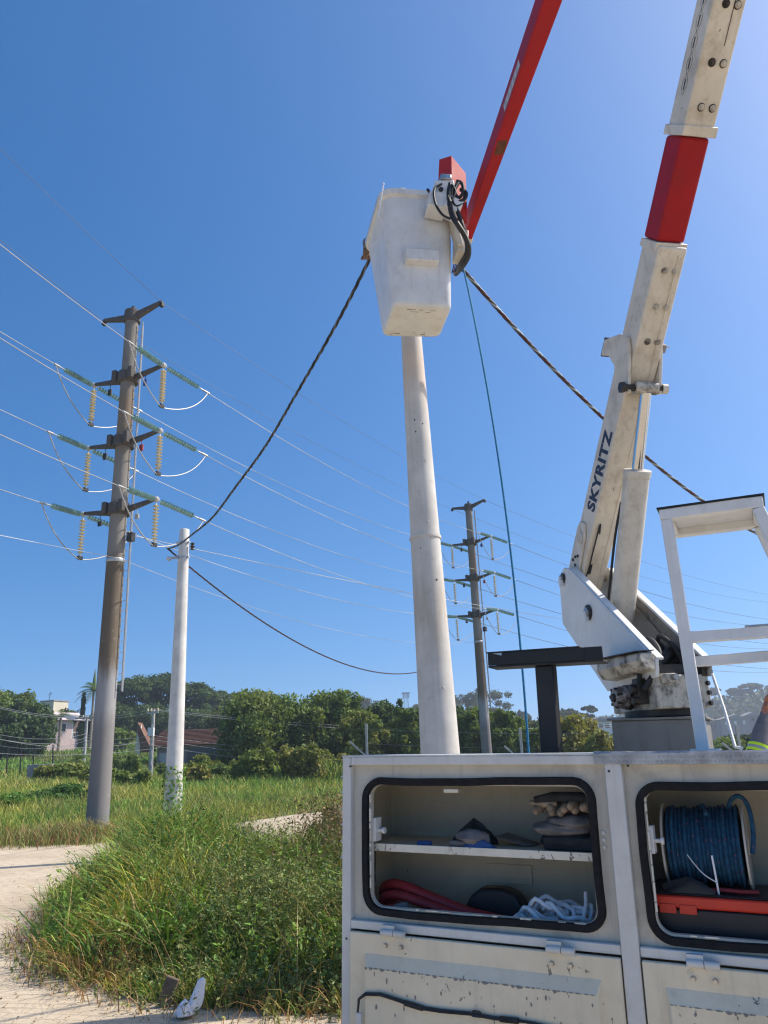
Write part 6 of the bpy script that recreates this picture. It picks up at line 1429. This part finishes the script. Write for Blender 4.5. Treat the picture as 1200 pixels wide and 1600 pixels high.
# gloves piled on rolled cloth, right end of the shelf
gp = inlocker('rolled_cloth', .80, .20, SHZ, 'rolled grey cloth with flat bundle at the right end of the shelf', 'cloth')
mb = MB(); mb.blob((.02, .0, .026), (.125, .10, .034), 16, .05, 1); mb.box((.03, 0, .022), (.20, .18, .040)); mb.obj('folded_bundle', MAT['darkcloth'], gp, bevel=.012, seg=3)
for k, (x_, z, rx_, rz_, sd_) in enumerate([(-.02, .066, .12, .028, 4), (.03, .088, .105, .030, 9)]):
    mb = MB(); mb.blob((x_, -.01, z), (rx_, .085, rz_), 20, .16, sd_); mb.obj('cloth_roll', MAT['greycloth'], gp, smooth=75, sub=1)
gl = inlocker('work_gloves', .80, .20, SHZ+.105, 'heap of tan leather work gloves on the rolled cloth', 'gloves')
rr = random.Random(12)
for k in range(4):
    cx, cy = -.075+.048*k, rr.uniform(-.03, .0); mb = MB(); mb.blob((cx+.01, cy+.03, .026+.006*(k % 2)), (.040, .055, .022), 14, .14, k)
    g_ = mb.obj('glove', MAT['leather'] if k % 2 else MAT['greycloth'], gl, smooth=75, sub=1)
    for q_ in range(3):
        a = rr.uniform(-1, 1); x0 = cx-.024+.024*q_; L = rr.uniform(.035, .06); z0 = .022+rr.uniform(-.008, .016); mb = MB()
        mb.tube([(x0, cy+.01, z0+.006), (x0+a*.010, cy-L*.5, z0+.010), (x0+a*.016, cy-L, z0), (x0+a*.016, cy-L-.010, z0-.004)], [.013, .0145, .0135, .006], 9); mb.obj('finger', MAT['leather'], g_, smooth=70)
mb = MB(); mb.tube([(-.10, -.05, .055), (-.03, -.06, .068), (.06, -.05, .066), (.12, -.04, .060)], [.012, .016, .018, .014], 8).box((.02, -.01, .062), (.19, .12, .016)); mb.obj('dark_cuff', MAT['darkcloth'], gl, smooth=50)
mb = MB(); mb.tube([(-.12, -.04, .045), (-.07, -.05, .04), (-.02, -.055, .044)], [.008, .012, .009], 7); mb.obj('torn_cuff', MAT['leather'], gl, smooth=60)
ca = inlocker('crumpled_cap', .455, .18, SHZ, 'crumpled dark cap in the middle of the shelf', 'cap'); mb = cloth_heap(.070, .06, .092, 5); mb.obj('crown', MAT['darkcloth'], ca, smooth=60)
mb = MB(); mb.blob((.02, -.07, .030), (.06, .035, .030), 14, .18, 3); mb.obj('peak', MAT['greycloth'], ca, smooth=60)
rg = inlocker('blue_rag', .50, .095, SHZ, 'blue and white rag hanging over the shelf edge beside the cap', 'rag'); mb = cloth_heap(.060, .024, .034, 8); mb.obj('cloth', MAT['bluecloth'], rg, smooth=60)
mb = MB(); mb.box((-.075, .0, .012), (.07, .03, .02)); mb.obj('pale_fold', MAT['greycloth'], rg, bevel=.006)
t = inlocker('blue_packet', .285, .11, SHZ, 'small flat blue packet lying on the shelf left of the cap', 'packet'); mb = MB(); mb.box((0, 0, .007), (.055, .03, .013), Matrix.Rotation(.3, 3, 'Z')); mb.obj('packet_body', MAT['bluecloth'], t, bevel=.003)
t = inlocker('paper_sheet', .60, .22, SHZ, 'curled grey sheet lying on the shelf right of the cap', 'paper'); mb = MB(); mb.add([(-.07, -.04, .030), (.06, -.05, .002), (.08, .05, .002), (-.05, .06, .034), (-.07, -.04, .032), (.06, -.05, .004), (.08, .05, .004), (-.05, .06, .036)], [(0, 1, 2, 3), (7, 6, 5, 4), (0, 4, 5, 1), (1, 5, 6, 2), (2, 6, 7, 3), (3, 7, 4, 0)]); mb.obj('sheet', MAT['greycloth'], t)
# red line cover, black bag, white rope on the floor of the left locker
rc = inlocker('red_hose', .30, .19, FLZ, 'folded red rubber hose on the floor of the left locker', 'hose')
def arc(pts, r_, name, mt, par, flat=1.0):
    P = [Vector(p) for p in pts]; out = []
    for i in range(len(P)-1):
        a, b_, c, d = P[max(i-1, 0)], P[i], P[i+1], P[min(i+2, len(P)-1)]
        for k in range(6):
            q = k/6; out.append(.5*((2*b_)+(c-a)*q+(2*a-5*b_+4*c-d)*q*q+(3*b_-a-3*c+d)*q**3))
    out.append(P[-1]); mb = MB(); mb.tube(out, r_, 10, flat=(0, 1, 0)); 
    return mb.obj(name, mt, par, smooth=60)
arc([(.25, -.02, .03), (.12, -.02, .05), (-.02, -.02, .088), (-.14, -.01, .118), (-.20, .0, .118), (-.235, .02, .095), (-.235, .05, .055), (-.19, .06, .03)], .020, 'hose_run', MAT['redcloth'], rc)
arc([(.24, -.06, .022), (.12, -.06, .038), (-.02, -.055, .070), (-.13, -.05, .093), (-.19, -.045, .088), (-.215, -.03, .062), (-.19, -.01, .03)], .017, 'hose_run', MAT['redcloth'], rc)
arc([(.22, -.09, .016), (.10, -.09, .022), (-.04, -.085, .040), (-.14, -.08, .055), (-.18, -.07, .045)], .014, 'hose_run', MAT['redcloth'], rc)
mb = MB(); mb.box((-.115, -.075, .052), (.055, .045, .045), Matrix.Rotation(-.2, 3, 'Y')); mb.obj('grey_coupling', MAT['greycloth'], rc, bevel=.010, seg=3)
t = inlocker('dark_bundle', .22, .15, FLZ, 'dark cloth bundle tucked under the red hose', 'cloth'); mb = cloth_heap(.17, .07, .035, 15, fold=.2); mb.obj('cloth', MAT['darkcloth'], t, smooth=60)
t = inlocker('black_bag', .50, .27, FLZ, 'black rounded bag behind the red hose in the left locker', 'bag'); mb = MB(); mb.prism([(x, -.04, z) for x, z in [(-.12, 0), (-.12, .05), (-.09, .095), (-.05, .122), (.03, .125), (.08, .110), (.105, .07), (.108, 0)]], (0, .09, 0)); mb.obj('bag_body', MAT['blackplastic'], t, bevel=.016, seg=3)
wr = inlocker('white_rope', .72, .17, FLZ, 'tangled white rope coil on the locker floor', 'rope'); rr = random.Random(31)
mb = MB()
for k in range(10):
    pts = []; cx, cy = rr.uniform(-.07, .12), rr.uniform(-.04, .04); ra, rb_ = rr.uniform(.05, .10), rr.uniform(.03, .05); z0 = .010+.009*k; ph = rr.uniform(0, 6)
    for i in range(26):
        a = 2*math.pi*i/26; pts.append((cx+ra*math.cos(a), cy+rb_*math.sin(a), max(.008, z0+.020*math.sin(2*a+ph)+.010*math.sin(5*a+ph))))
    mb.tube(pts, .0078, 7, closed=True)
mb.obj('rope_coil', MAT['ropewhite'], wr, smooth=60)
mb = MB()
for k in range(5): mb.tube([(-.13+.016*k, -.05, .008), (-.125+.016*k, -.055, .045+.005*(k % 2)), (-.105+.016*k, -.03, .060), (-.09+.016*k, .01, .03)], .0075, 7)
mb.obj('rope_hank', MAT['ropewhite'], wr, smooth=60)
mb = MB(); mb.tube([(.10, -.04, .01), (.125, -.05, .06), (.135, -.03, .11), (.13, .0, .14)], .007, 7); mb.obj('rope_end', MAT['ropewhite'], wr, smooth=60)
# toolbox and rope reel in the right locker
tb_ = inlocker('toolbox', 1.46, .215, FLZ, 'black toolbox with an orange lid in the right locker', 'toolbox')
mb = MB(); mb.span((-.40, -.13, .0), (.40, .13, .128)); mb.obj('tray', MAT['blackplastic'], tb_, bevel=.006)
mb = MB(); mb.span((-.41, -.14, .1295), (.41, .14, .164)); ld = mb.obj('lid', MAT['orange'], tb_, bevel=.006)
mb = MB(); mb.span((-.40, -.13, .1645), (.40, .13, .171)); mb.obj('lid_panel', MAT['blackplastic'], ld, bevel=.004)
for u in (-.36, -.30, -.05, .02, .08, .30): MB().span((u, -.1435, .114), (u+.05, -.1405, .140)).obj('lid_tab', MAT['orange'], ld, bevel=.001)
for u in (.25,): MB().span((u, -.150, .09), (u+.07, -.1315, .135)).obj('latch', MAT['orange'] if u > 0 else MAT['blackplastic'], tb_, bevel=.004)
RZ = FLZ+.1715
rl = inlocker('rope_reel', 1.245, .235, RZ, 'large reel wound with blue rope standing on the toolbox', 'rope reel')
rad = .118; cz = .128; prof = []; NW = 17
for k in range(NW):
    z = -.112+.224*k/NW; st = .224/NW
    for q_ in range(5): prof.append((rad-.010+.010*math.sin(math.pi*(q_+.5)/5)+.004*math.sin(k*2.1)+(.006 if k > 10 else 0), z+st*(q_+.5)/5))
mb = MB(); mb.lathe(prof, (0, 0, cz), 40, (1, 0, .0)); 
m, nt, b = nmat('rope_weave'); v = coords(nt)
base = mixc(nt, ramp(nt, noise(nt, coords(nt, (60, 60, 60)), 1.0, 2), .35, .65), (.004, .045, .105), (.008, .085, .17))
fl_ = N(nt, 'ShaderNodeTexVoronoi', Scale=1.0); nt.links.new(coords(nt, (75, 48, 48)), fl_.inputs['Vector'])
base = mixc(nt, mul(nt, ramp(nt, fl_.outputs['Distance'], .22, .12), ramp(nt, noise(nt, v, 40, 2), .45, .55)), base, (.26, .07, .12)); nt.links.new(base, b.inputs['Base Color']); b.inputs['Roughness'].default_value = .8
bump(nt, b, noise(nt, coords(nt, (150, 90, 90)), 1.0, 2), .5, .004); MAT['ropeweave'] = m
wd_ = mb.obj('rope_winding', MAT['ropeweave'], rl, smooth=60)
for u, r_ in ((-.122, .127), (.125, .127)):
    mb = MB(); mb.cyl((u-.003, 0, cz), (u+.003, 0, cz), r_, n=40).cyl((u-.006, 0, cz), (u+.006, 0, cz), .03, n=16); mb.obj('reel_flange', MAT['cardboard'], rl, bevel=.001)
arc([(.085, -.03, cz+.115), (.10, -.05, cz+.145), (.125, -.065, cz+.155), (.145, -.07, cz+.13), (.152, -.085, cz+.08), (.150, -.10, cz+.03), (.142, -.11, cz-.01)], .0075, 'rope_end', MAT['ropeweave'], rl)
arc([(.0, -.02, cz+.118), (.01, -.05, cz+.122), (.02, -.09, cz+.10)], .0075, 'rope_turn', MAT['ropeweave'], rl)
mb = MB(); mb.box((.03, -.128, .03), (.0055, .0015, .16), Matrix.Rotation(-.06, 3, 'Y')); mb.obj('zip_tie', MAT['plasticwhite'], rl)
arc([(-.05, -.115, cz-.02), (-.01, -.125, cz-.07), (.032, -.130, .032)], .0018, 'tie_tail', MAT['plasticwhite'], rl)
t = inlocker('clear_bag', 1.19, .11, RZ, 'crumpled clear plastic bag in front of the rope reel', 'bag'); mb = cloth_heap(.075, .03, .045, 19); mb.obj('film', MAT['darkcloth'], t, smooth=60)
t = inlocker('red_rope', 1.32, .12, RZ, 'short red cord lying on the toolbox lid', 'cord'); mb = MB(); mb.tube([(-.08, 0, .007), (-.03, .012, .009), (.02, 0, .008), (.07, .012, .007)], .007, 7); mb.obj('strand', MAT['redcloth'], t, smooth=60)

# ------------------------------------------------------------------ plastic bag on the ground
p = atz(288, 1592, .0); bgp = empty('plastic_bag', (p.x, p.y, .02), 'knotted white plastic bag lying at the foot of the weeds', 'bag')
mb = cloth_heap(.075, .065, .105, 41, fold=.26); mb.obj('bag_body', MAT['plasticwhite'], bgp, smooth=80, sub=1)
mb = MB(); rr = random.Random(3); pts = [(.045, .0, .02), (.065, .02, .075), (.085, .03, .13), (.100, .035, .18), (.112, .04, .225)]
vs = []; n = 12
for i, q_ in enumerate(pts):
    for k in range(n):
        a = 2*math.pi*k/n; r_ = (.062, .055, .042, .030, .028)[i]*(1+.28*math.sin(3*a+i)+.15*math.sin(7*a)); vs.append((q_[0]+r_*math.cos(a), q_[1]+r_*.6*math.sin(a), q_[2]))
mb.add(vs, [(i*n+k, i*n+(k+1) % n, (i+1)*n+(k+1) % n, (i+1)*n+k) for i in range(4) for k in range(n)]+[tuple(range(n-1, -1, -1)), tuple(4*n+k for k in range(n))]); mb.obj('bag_neck', MAT['plasticwhite'], bgp, smooth=80, sub=1)
p = atz(262, 1574, .0)
t = empty('broken_slab', (p.x, p.y, .0), 'small broken slab leaning in the weeds beside the plastic bag', 'slab'); mb = MB(); mb.box((0, 0, .10), (.10, .035, .20), Matrix.Rotation(.35, 3, 'Y')); mb.obj('slab', plain('slab_brown', (.16, .115, .08), .9, 0, .3, 9), t, bevel=.008)

# ------------------------------------------------------------------ people
def figure(name, label, J, bones, skin, mats, root, loc, band=None, sub=2):
    """one continuous skinned body. J: name -> (pos, rx[, ry]); faces nearest a joint in `skin` get material 1, in mats keys others"""
    names = list(J); me = bpy.data.meshes.new('body'); me.from_pydata([J[n][0] for n in names], [(names.index(a), names.index(b_)) for a, b_ in bones], [])
    o = bpy.data.objects.new('body', me); col.objects.link(o)
    sm = o.modifiers.new('skin', 'SKIN'); sm.use_smooth_shade = True; sm.branch_smoothing = .6
    for i, n in enumerate(names):
        sv = me.skin_vertices[0].data[i]; r_ = J[n][1]; sv.radius = r_ if isinstance(r_, tuple) else (r_, r_); sv.use_root = (n == root)
    ss = o.modifiers.new('sub', 'SUBSURF'); ss.levels = sub; ss.render_levels = sub
    dg = bpy.context.evaluated_depsgraph_get(); dg.update(); nm = bpy.data.meshes.new_from_object(o.evaluated_get(dg)); bpy.data.objects.remove(o)
    nm.name = 'body'; nm.materials.clear()
    for m_ in mats: nm.materials.append(m_)
    segs = [(Vector(J[a][0]), Vector(J[b_][0]), skin.get(b_, skin.get(a, 0)) if skin.get(a) == skin.get(b_) or skin.get(b_) is not None else 0) for a, b_ in bones]
    for f_ in nm.polygons:
        c_ = f_.center; best = (1e9, 0)
        for a, b_, mi in segs:
            ab = b_-a; tt = max(0, min(1, (c_-a).dot(ab)/max(ab.dot(ab), 1e-9))); dd_ = (c_-a-ab*tt).length
            if dd_ < best[0]: best = (dd_, mi)
        f_.material_index = best[1]; f_.use_smooth = True
    root_o = empty(name, loc, label, 'person')
    b_o = bpy.data.objects.new('body', nm); col.objects.link(b_o); b_o.parent = root_o; b_o.location = -Vector(loc)
    return root_o, b_o
def hand_joints(J, bones, skin, pre, wrist, wname, fdir, side, scale=1.0, curl=.5, nrm=None, mi=1):
    """palm with five unequal fingers; fdir = finger direction, side = towards the thumb"""
    f = Vector(fdir).normalized(); s_ = Vector(side); s_ = (s_-f*s_.dot(f)).normalized(); nn = f.cross(s_) if nrm is None else Vector(nrm)
    w = Vector(wrist); pm = pre+'palm'; J[pm] = (tuple(w+f*.055*scale), (.034*scale, .018*scale)); bones.append((wname, pm)); skin[pm] = mi
    for k, (o_, L) in enumerate(((.030, .066), (.010, .076), (-.010, .070), (-.029, .054))):
        kn = pre+f'k{k}'; J[kn] = (tuple(w+f*.092*scale+s_*o_*scale), .0105*scale); bones.append((pm, kn)); skin[kn] = mi
        p1_ = Vector(J[kn][0])+(f*math.cos(curl)+nn*math.sin(curl))*L*.52*scale; p2_ = p1_+(f*math.cos(curl*2.3)+nn*math.sin(curl*2.3))*L*.48*scale
        J[kn+'m'] = (tuple(p1_), .0092*scale); J[kn+'t'] = (tuple(p2_), .0075*scale); bones += [(kn, kn+'m'), (kn+'m', kn+'t')]; skin[kn+'m'] = mi; skin[kn+'t'] = mi
    tb = pre+'th'; J[tb] = (tuple(w+f*.035*scale+s_*.036*scale+nn*.008), .0115*scale); J[tb+'t'] = (tuple(w+f*.075*scale+s_*.052*scale+nn*.026*scale), .009*scale)
    bones += [(pm, tb), (tb, tb+'t')]; skin[tb] = mi; skin[tb+'t'] = mi
# worker standing beyond the truck, forearm raised
Ex, Ey = .0, .0
hw = at(1196, 1106, 4.75); el = at(1177, 1186, 4.72)
bx0, by0 = hw.x+.42, hw.y+.12
J = {}; bones = []; skin = {}
def jj(n, p, r_): J[n] = (tuple(p), r_)
jj('hip', (bx0, by0, .98), (.155, .115)); jj('waist', (bx0, by0, 1.15), (.145, .105)); jj('chest', (bx0-.01, by0-.01, 1.36), (.165, .12)); jj('neckb', (bx0, by0, 1.52), (.075, .07)); jj('neck', (bx0+.01, by0-.02, 1.58), .058); jj('head', (bx0+.01, by0-.04, 1.68), (.078, .095)); jj('crown', (bx0+.01, by0-.035, 1.76), (.07, .085))
jj('shr', (bx0-.17, by0-.02, 1.49), .072); jj('elr', el+Vector((.015, 0, -.01)), .060); jj('mid', (el+hw)*.5+Vector((.006, 0, 0)), .050); jj('wrr', hw+Vector((0, 0, -.035)), .036)
jj('shl', (bx0+.19, by0, 1.46), .072); jj('ell', (bx0+.26, by0+.02, 1.20), .055); jj('wrl', (bx0+.24, by0-.10, .96), .036)
jj('hpl', (bx0+.10, by0, .90), .10); jj('knl', (bx0+.12, by0-.02, .50), .068); jj('anl', (bx0+.12, by0+.02, .09), .05); jj('tol', (bx0+.13, by0-.17, .045), .042)
jj('hpr', (bx0-.10, by0, .90), .10); jj('knr', (bx0-.12, by0-.02, .50), .068); jj('anr', (bx0-.12, by0+.02, .09), .05); jj('tor', (bx0-.13, by0-.17, .045), .042)
bones = [('hip', 'waist'), ('waist', 'chest'), ('chest', 'neckb'), ('neckb', 'neck'), ('neck', 'head'), ('head', 'crown'), ('chest', 'shr'), ('shr', 'elr'), ('elr', 'mid'), ('mid', 'wrr'), ('chest', 'shl'), ('shl', 'ell'), ('ell', 'wrl'), ('hip', 'hpl'), ('hpl', 'knl'), ('knl', 'anl'), ('anl', 'tol'), ('hip', 'hpr'), ('hpr', 'knr'), ('knr', 'anr'), ('anr', 'tor')]
skin = {'neck': 1, 'head': 1, 'crown': 1, 'tol': 2, 'tor': 2}
hand_joints(J, bones, skin, 'r', J['wrr'][0], 'wrr', (.15, -.1, 1), (-.5, -.85, 0), 1.0, .75, nrm=(.9, -.2, -.1))
hand_joints(J, bones, skin, 'l', J['wrl'][0], 'wrl', (-.1, -.3, -1), (-.3, -.9, .2), 1.0, .5)
pr, pb_ = figure('person', 'worker in grey uniform with yellow bands, raised bare hand, at the right edge', J, bones, skin, [MAT['uniform'], MAT['skin'], MAT['black']], 'hip', Vector((bx0, by0, 0)))
ax = (Vector(J['wrr'][0])-Vector(J['elr'][0])).normalized()
def armband(t0, t1, mt, nm, gr):
    a = Vector(J['elr'][0]); L = (Vector(J['wrr'][0])-a).length; mb = MB()
    r0 = .0665-(.0665-.042)*t0; r1 = .0665-(.0665-.042)*t1
    mb.cyl(a+ax*L*t0, a+ax*L*t1, r0+gr, r1+gr, n=28); return mb.obj(nm, mt, pr, smooth=50, off=pr.location)
armband(.12, .36, MAT['uniform'], 'sleeve_cuff', .0)
armband(.15, .205, MAT['hivis'], 'yellow_band', .003); armband(.207, .262, MAT['silver'], 'silver_band', .0025); armband(.264, .32, MAT['hivis'], 'yellow_band', .003)
mb = MB(); mb.blob((bx0+.01, by0-.035, 1.735), (.125, .15, .115), 18); mb.cyl((bx0+.01, by0-.06, 1.715), (bx0+.01, by0-.06, 1.725), .155, .145, n=24); mb.obj('helmet', MAT['helmet'], pr, smooth=60, off=pr.location)
for sx in (-1, 1): MB().blob((bx0+.01+sx*.033, by0-.135, 1.672), (.011, .008, .008), 8).obj('eye', MAT['blackplastic'], pr, off=pr.location)
mb = MB(); mb.blob((bx0+.01, by0-.150, 1.645), (.016, .022, .024), 8); mb.obj('nose', MAT['skin'], pr, smooth=60, off=pr.location)
mb = MB(); mb.blob((bx0+.01, by0-.137, 1.605), (.026, .008, .007), 8); mb.obj('mouth', MAT['redcloth'], pr, smooth=60, off=pr.location)
# worker crouching in the bucket, one gloved hand on the cable past the far rim
J = {}; hd = hand+Vector((.0, 0, .03))
jj('hip', (.36, 5.62, 5.62), (.15, .12)); jj('waist', (.30, 5.70, 5.76), (.14, .11)); jj('chest', (.20, 5.80, 5.95), (.15, .115)); jj('neckb', (.15, 5.86, 6.09), .07); jj('neck', (.15, 5.87, 6.14), .056); jj('head', (.16, 5.86, 6.22), (.078, .09)); jj('crown', (.16, 5.85, 6.29), (.07, .085))
jj('shr', (.05, 5.90, 6.10), .068); jj('elr', (-.055, 6.06, 6.27), .052); jj('wrr', hd+Vector((-.02, -.03, .085)), .036)
jj('shl', (.33, 5.86, 6.03), .068); jj('ell', (.36, 6.0, 5.86), .052); jj('wrl', (.26, 6.0, 5.98), .034)
jj('hpl', (.44, 5.62, 5.56), .09); jj('knl', (.42, 5.83, 5.50), .066); jj('anl', (.42, 5.62, 5.27), .048); jj('tol', (.40, 5.76, 5.235), .040)
jj('hpr', (.27, 5.60, 5.56), .09); jj('knr', (.20, 5.80, 5.50), .066); jj('anr', (.24, 5.60, 5.27), .048); jj('tor', (.22, 5.74, 5.235), .040)
bones = [('hip', 'waist'), ('waist', 'chest'), ('chest', 'neckb'), ('neckb', 'neck'), ('neck', 'head'), ('head', 'crown'), ('chest', 'shr'), ('shr', 'elr'), ('elr', 'wrr'), ('chest', 'shl'), ('shl', 'ell'), ('ell', 'wrl'), ('hip', 'hpl'), ('hpl', 'knl'), ('knl', 'anl'), ('anl', 'tol'), ('hip', 'hpr'), ('hpr', 'knr'), ('knr', 'anr'), ('anr', 'tor')]
skin = {'neck': 1, 'head': 1, 'crown': 1, 'tol': 2, 'tor': 2}
hand_joints(J, bones, skin, 'r', J['wrr'][0], 'wrr', (-.12, .1, -1), (.9, -.3, 0), 1.3, .8, nrm=(.1, -1, -.1), mi=3)
hand_joints(J, bones, skin, 'l', J['wrl'][0], 'wrl', (-.9, .2, .2), (0, 0, 1), 1.1, .7, mi=3)
pr, pb_ = figure('person', 'lineman crouching in the lift bucket, brown gloved hand gripping the cable', J, bones, skin, [MAT['uniform'], MAT['skin'], MAT['black'], MAT['glovebrown']], 'hip', Vector((.33, 5.65, 5.195)))
mb = MB(); mb.blob((.16, 5.855, 6.26), (.125, .14, .105), 18); mb.obj('helmet', MAT['helmet'], pr, smooth=60, off=pr.location)

# ------------------------------------------------------------------ air: faint haze between the camera and the far hills
HAZE = 0.00065
m = bpy.data.materials.new('haze_air'); m.use_nodes = True; nt = m.node_tree
for n_ in list(nt.nodes):
    if n_.type != 'OUTPUT_MATERIAL': nt.nodes.remove(n_)
pv = nt.nodes.new('ShaderNodeVolumePrincipled'); pv.inputs['Color'].default_value = (.80, .88, 1, 1); pv.inputs['Density'].default_value = HAZE; pv.inputs['Anisotropy'].default_value = .2
nt.links.new(pv.outputs[0], nt.nodes['Material Output'].inputs['Volume'])
mb = MB(); mb.span((-960, -70, -6), (960, 1560, 43)); hz_ = mb.obj('haze', m, None, smooth=0); tag(hz_, 'thin blue haze filling the air over the valley', 'haze', kind='stuff')
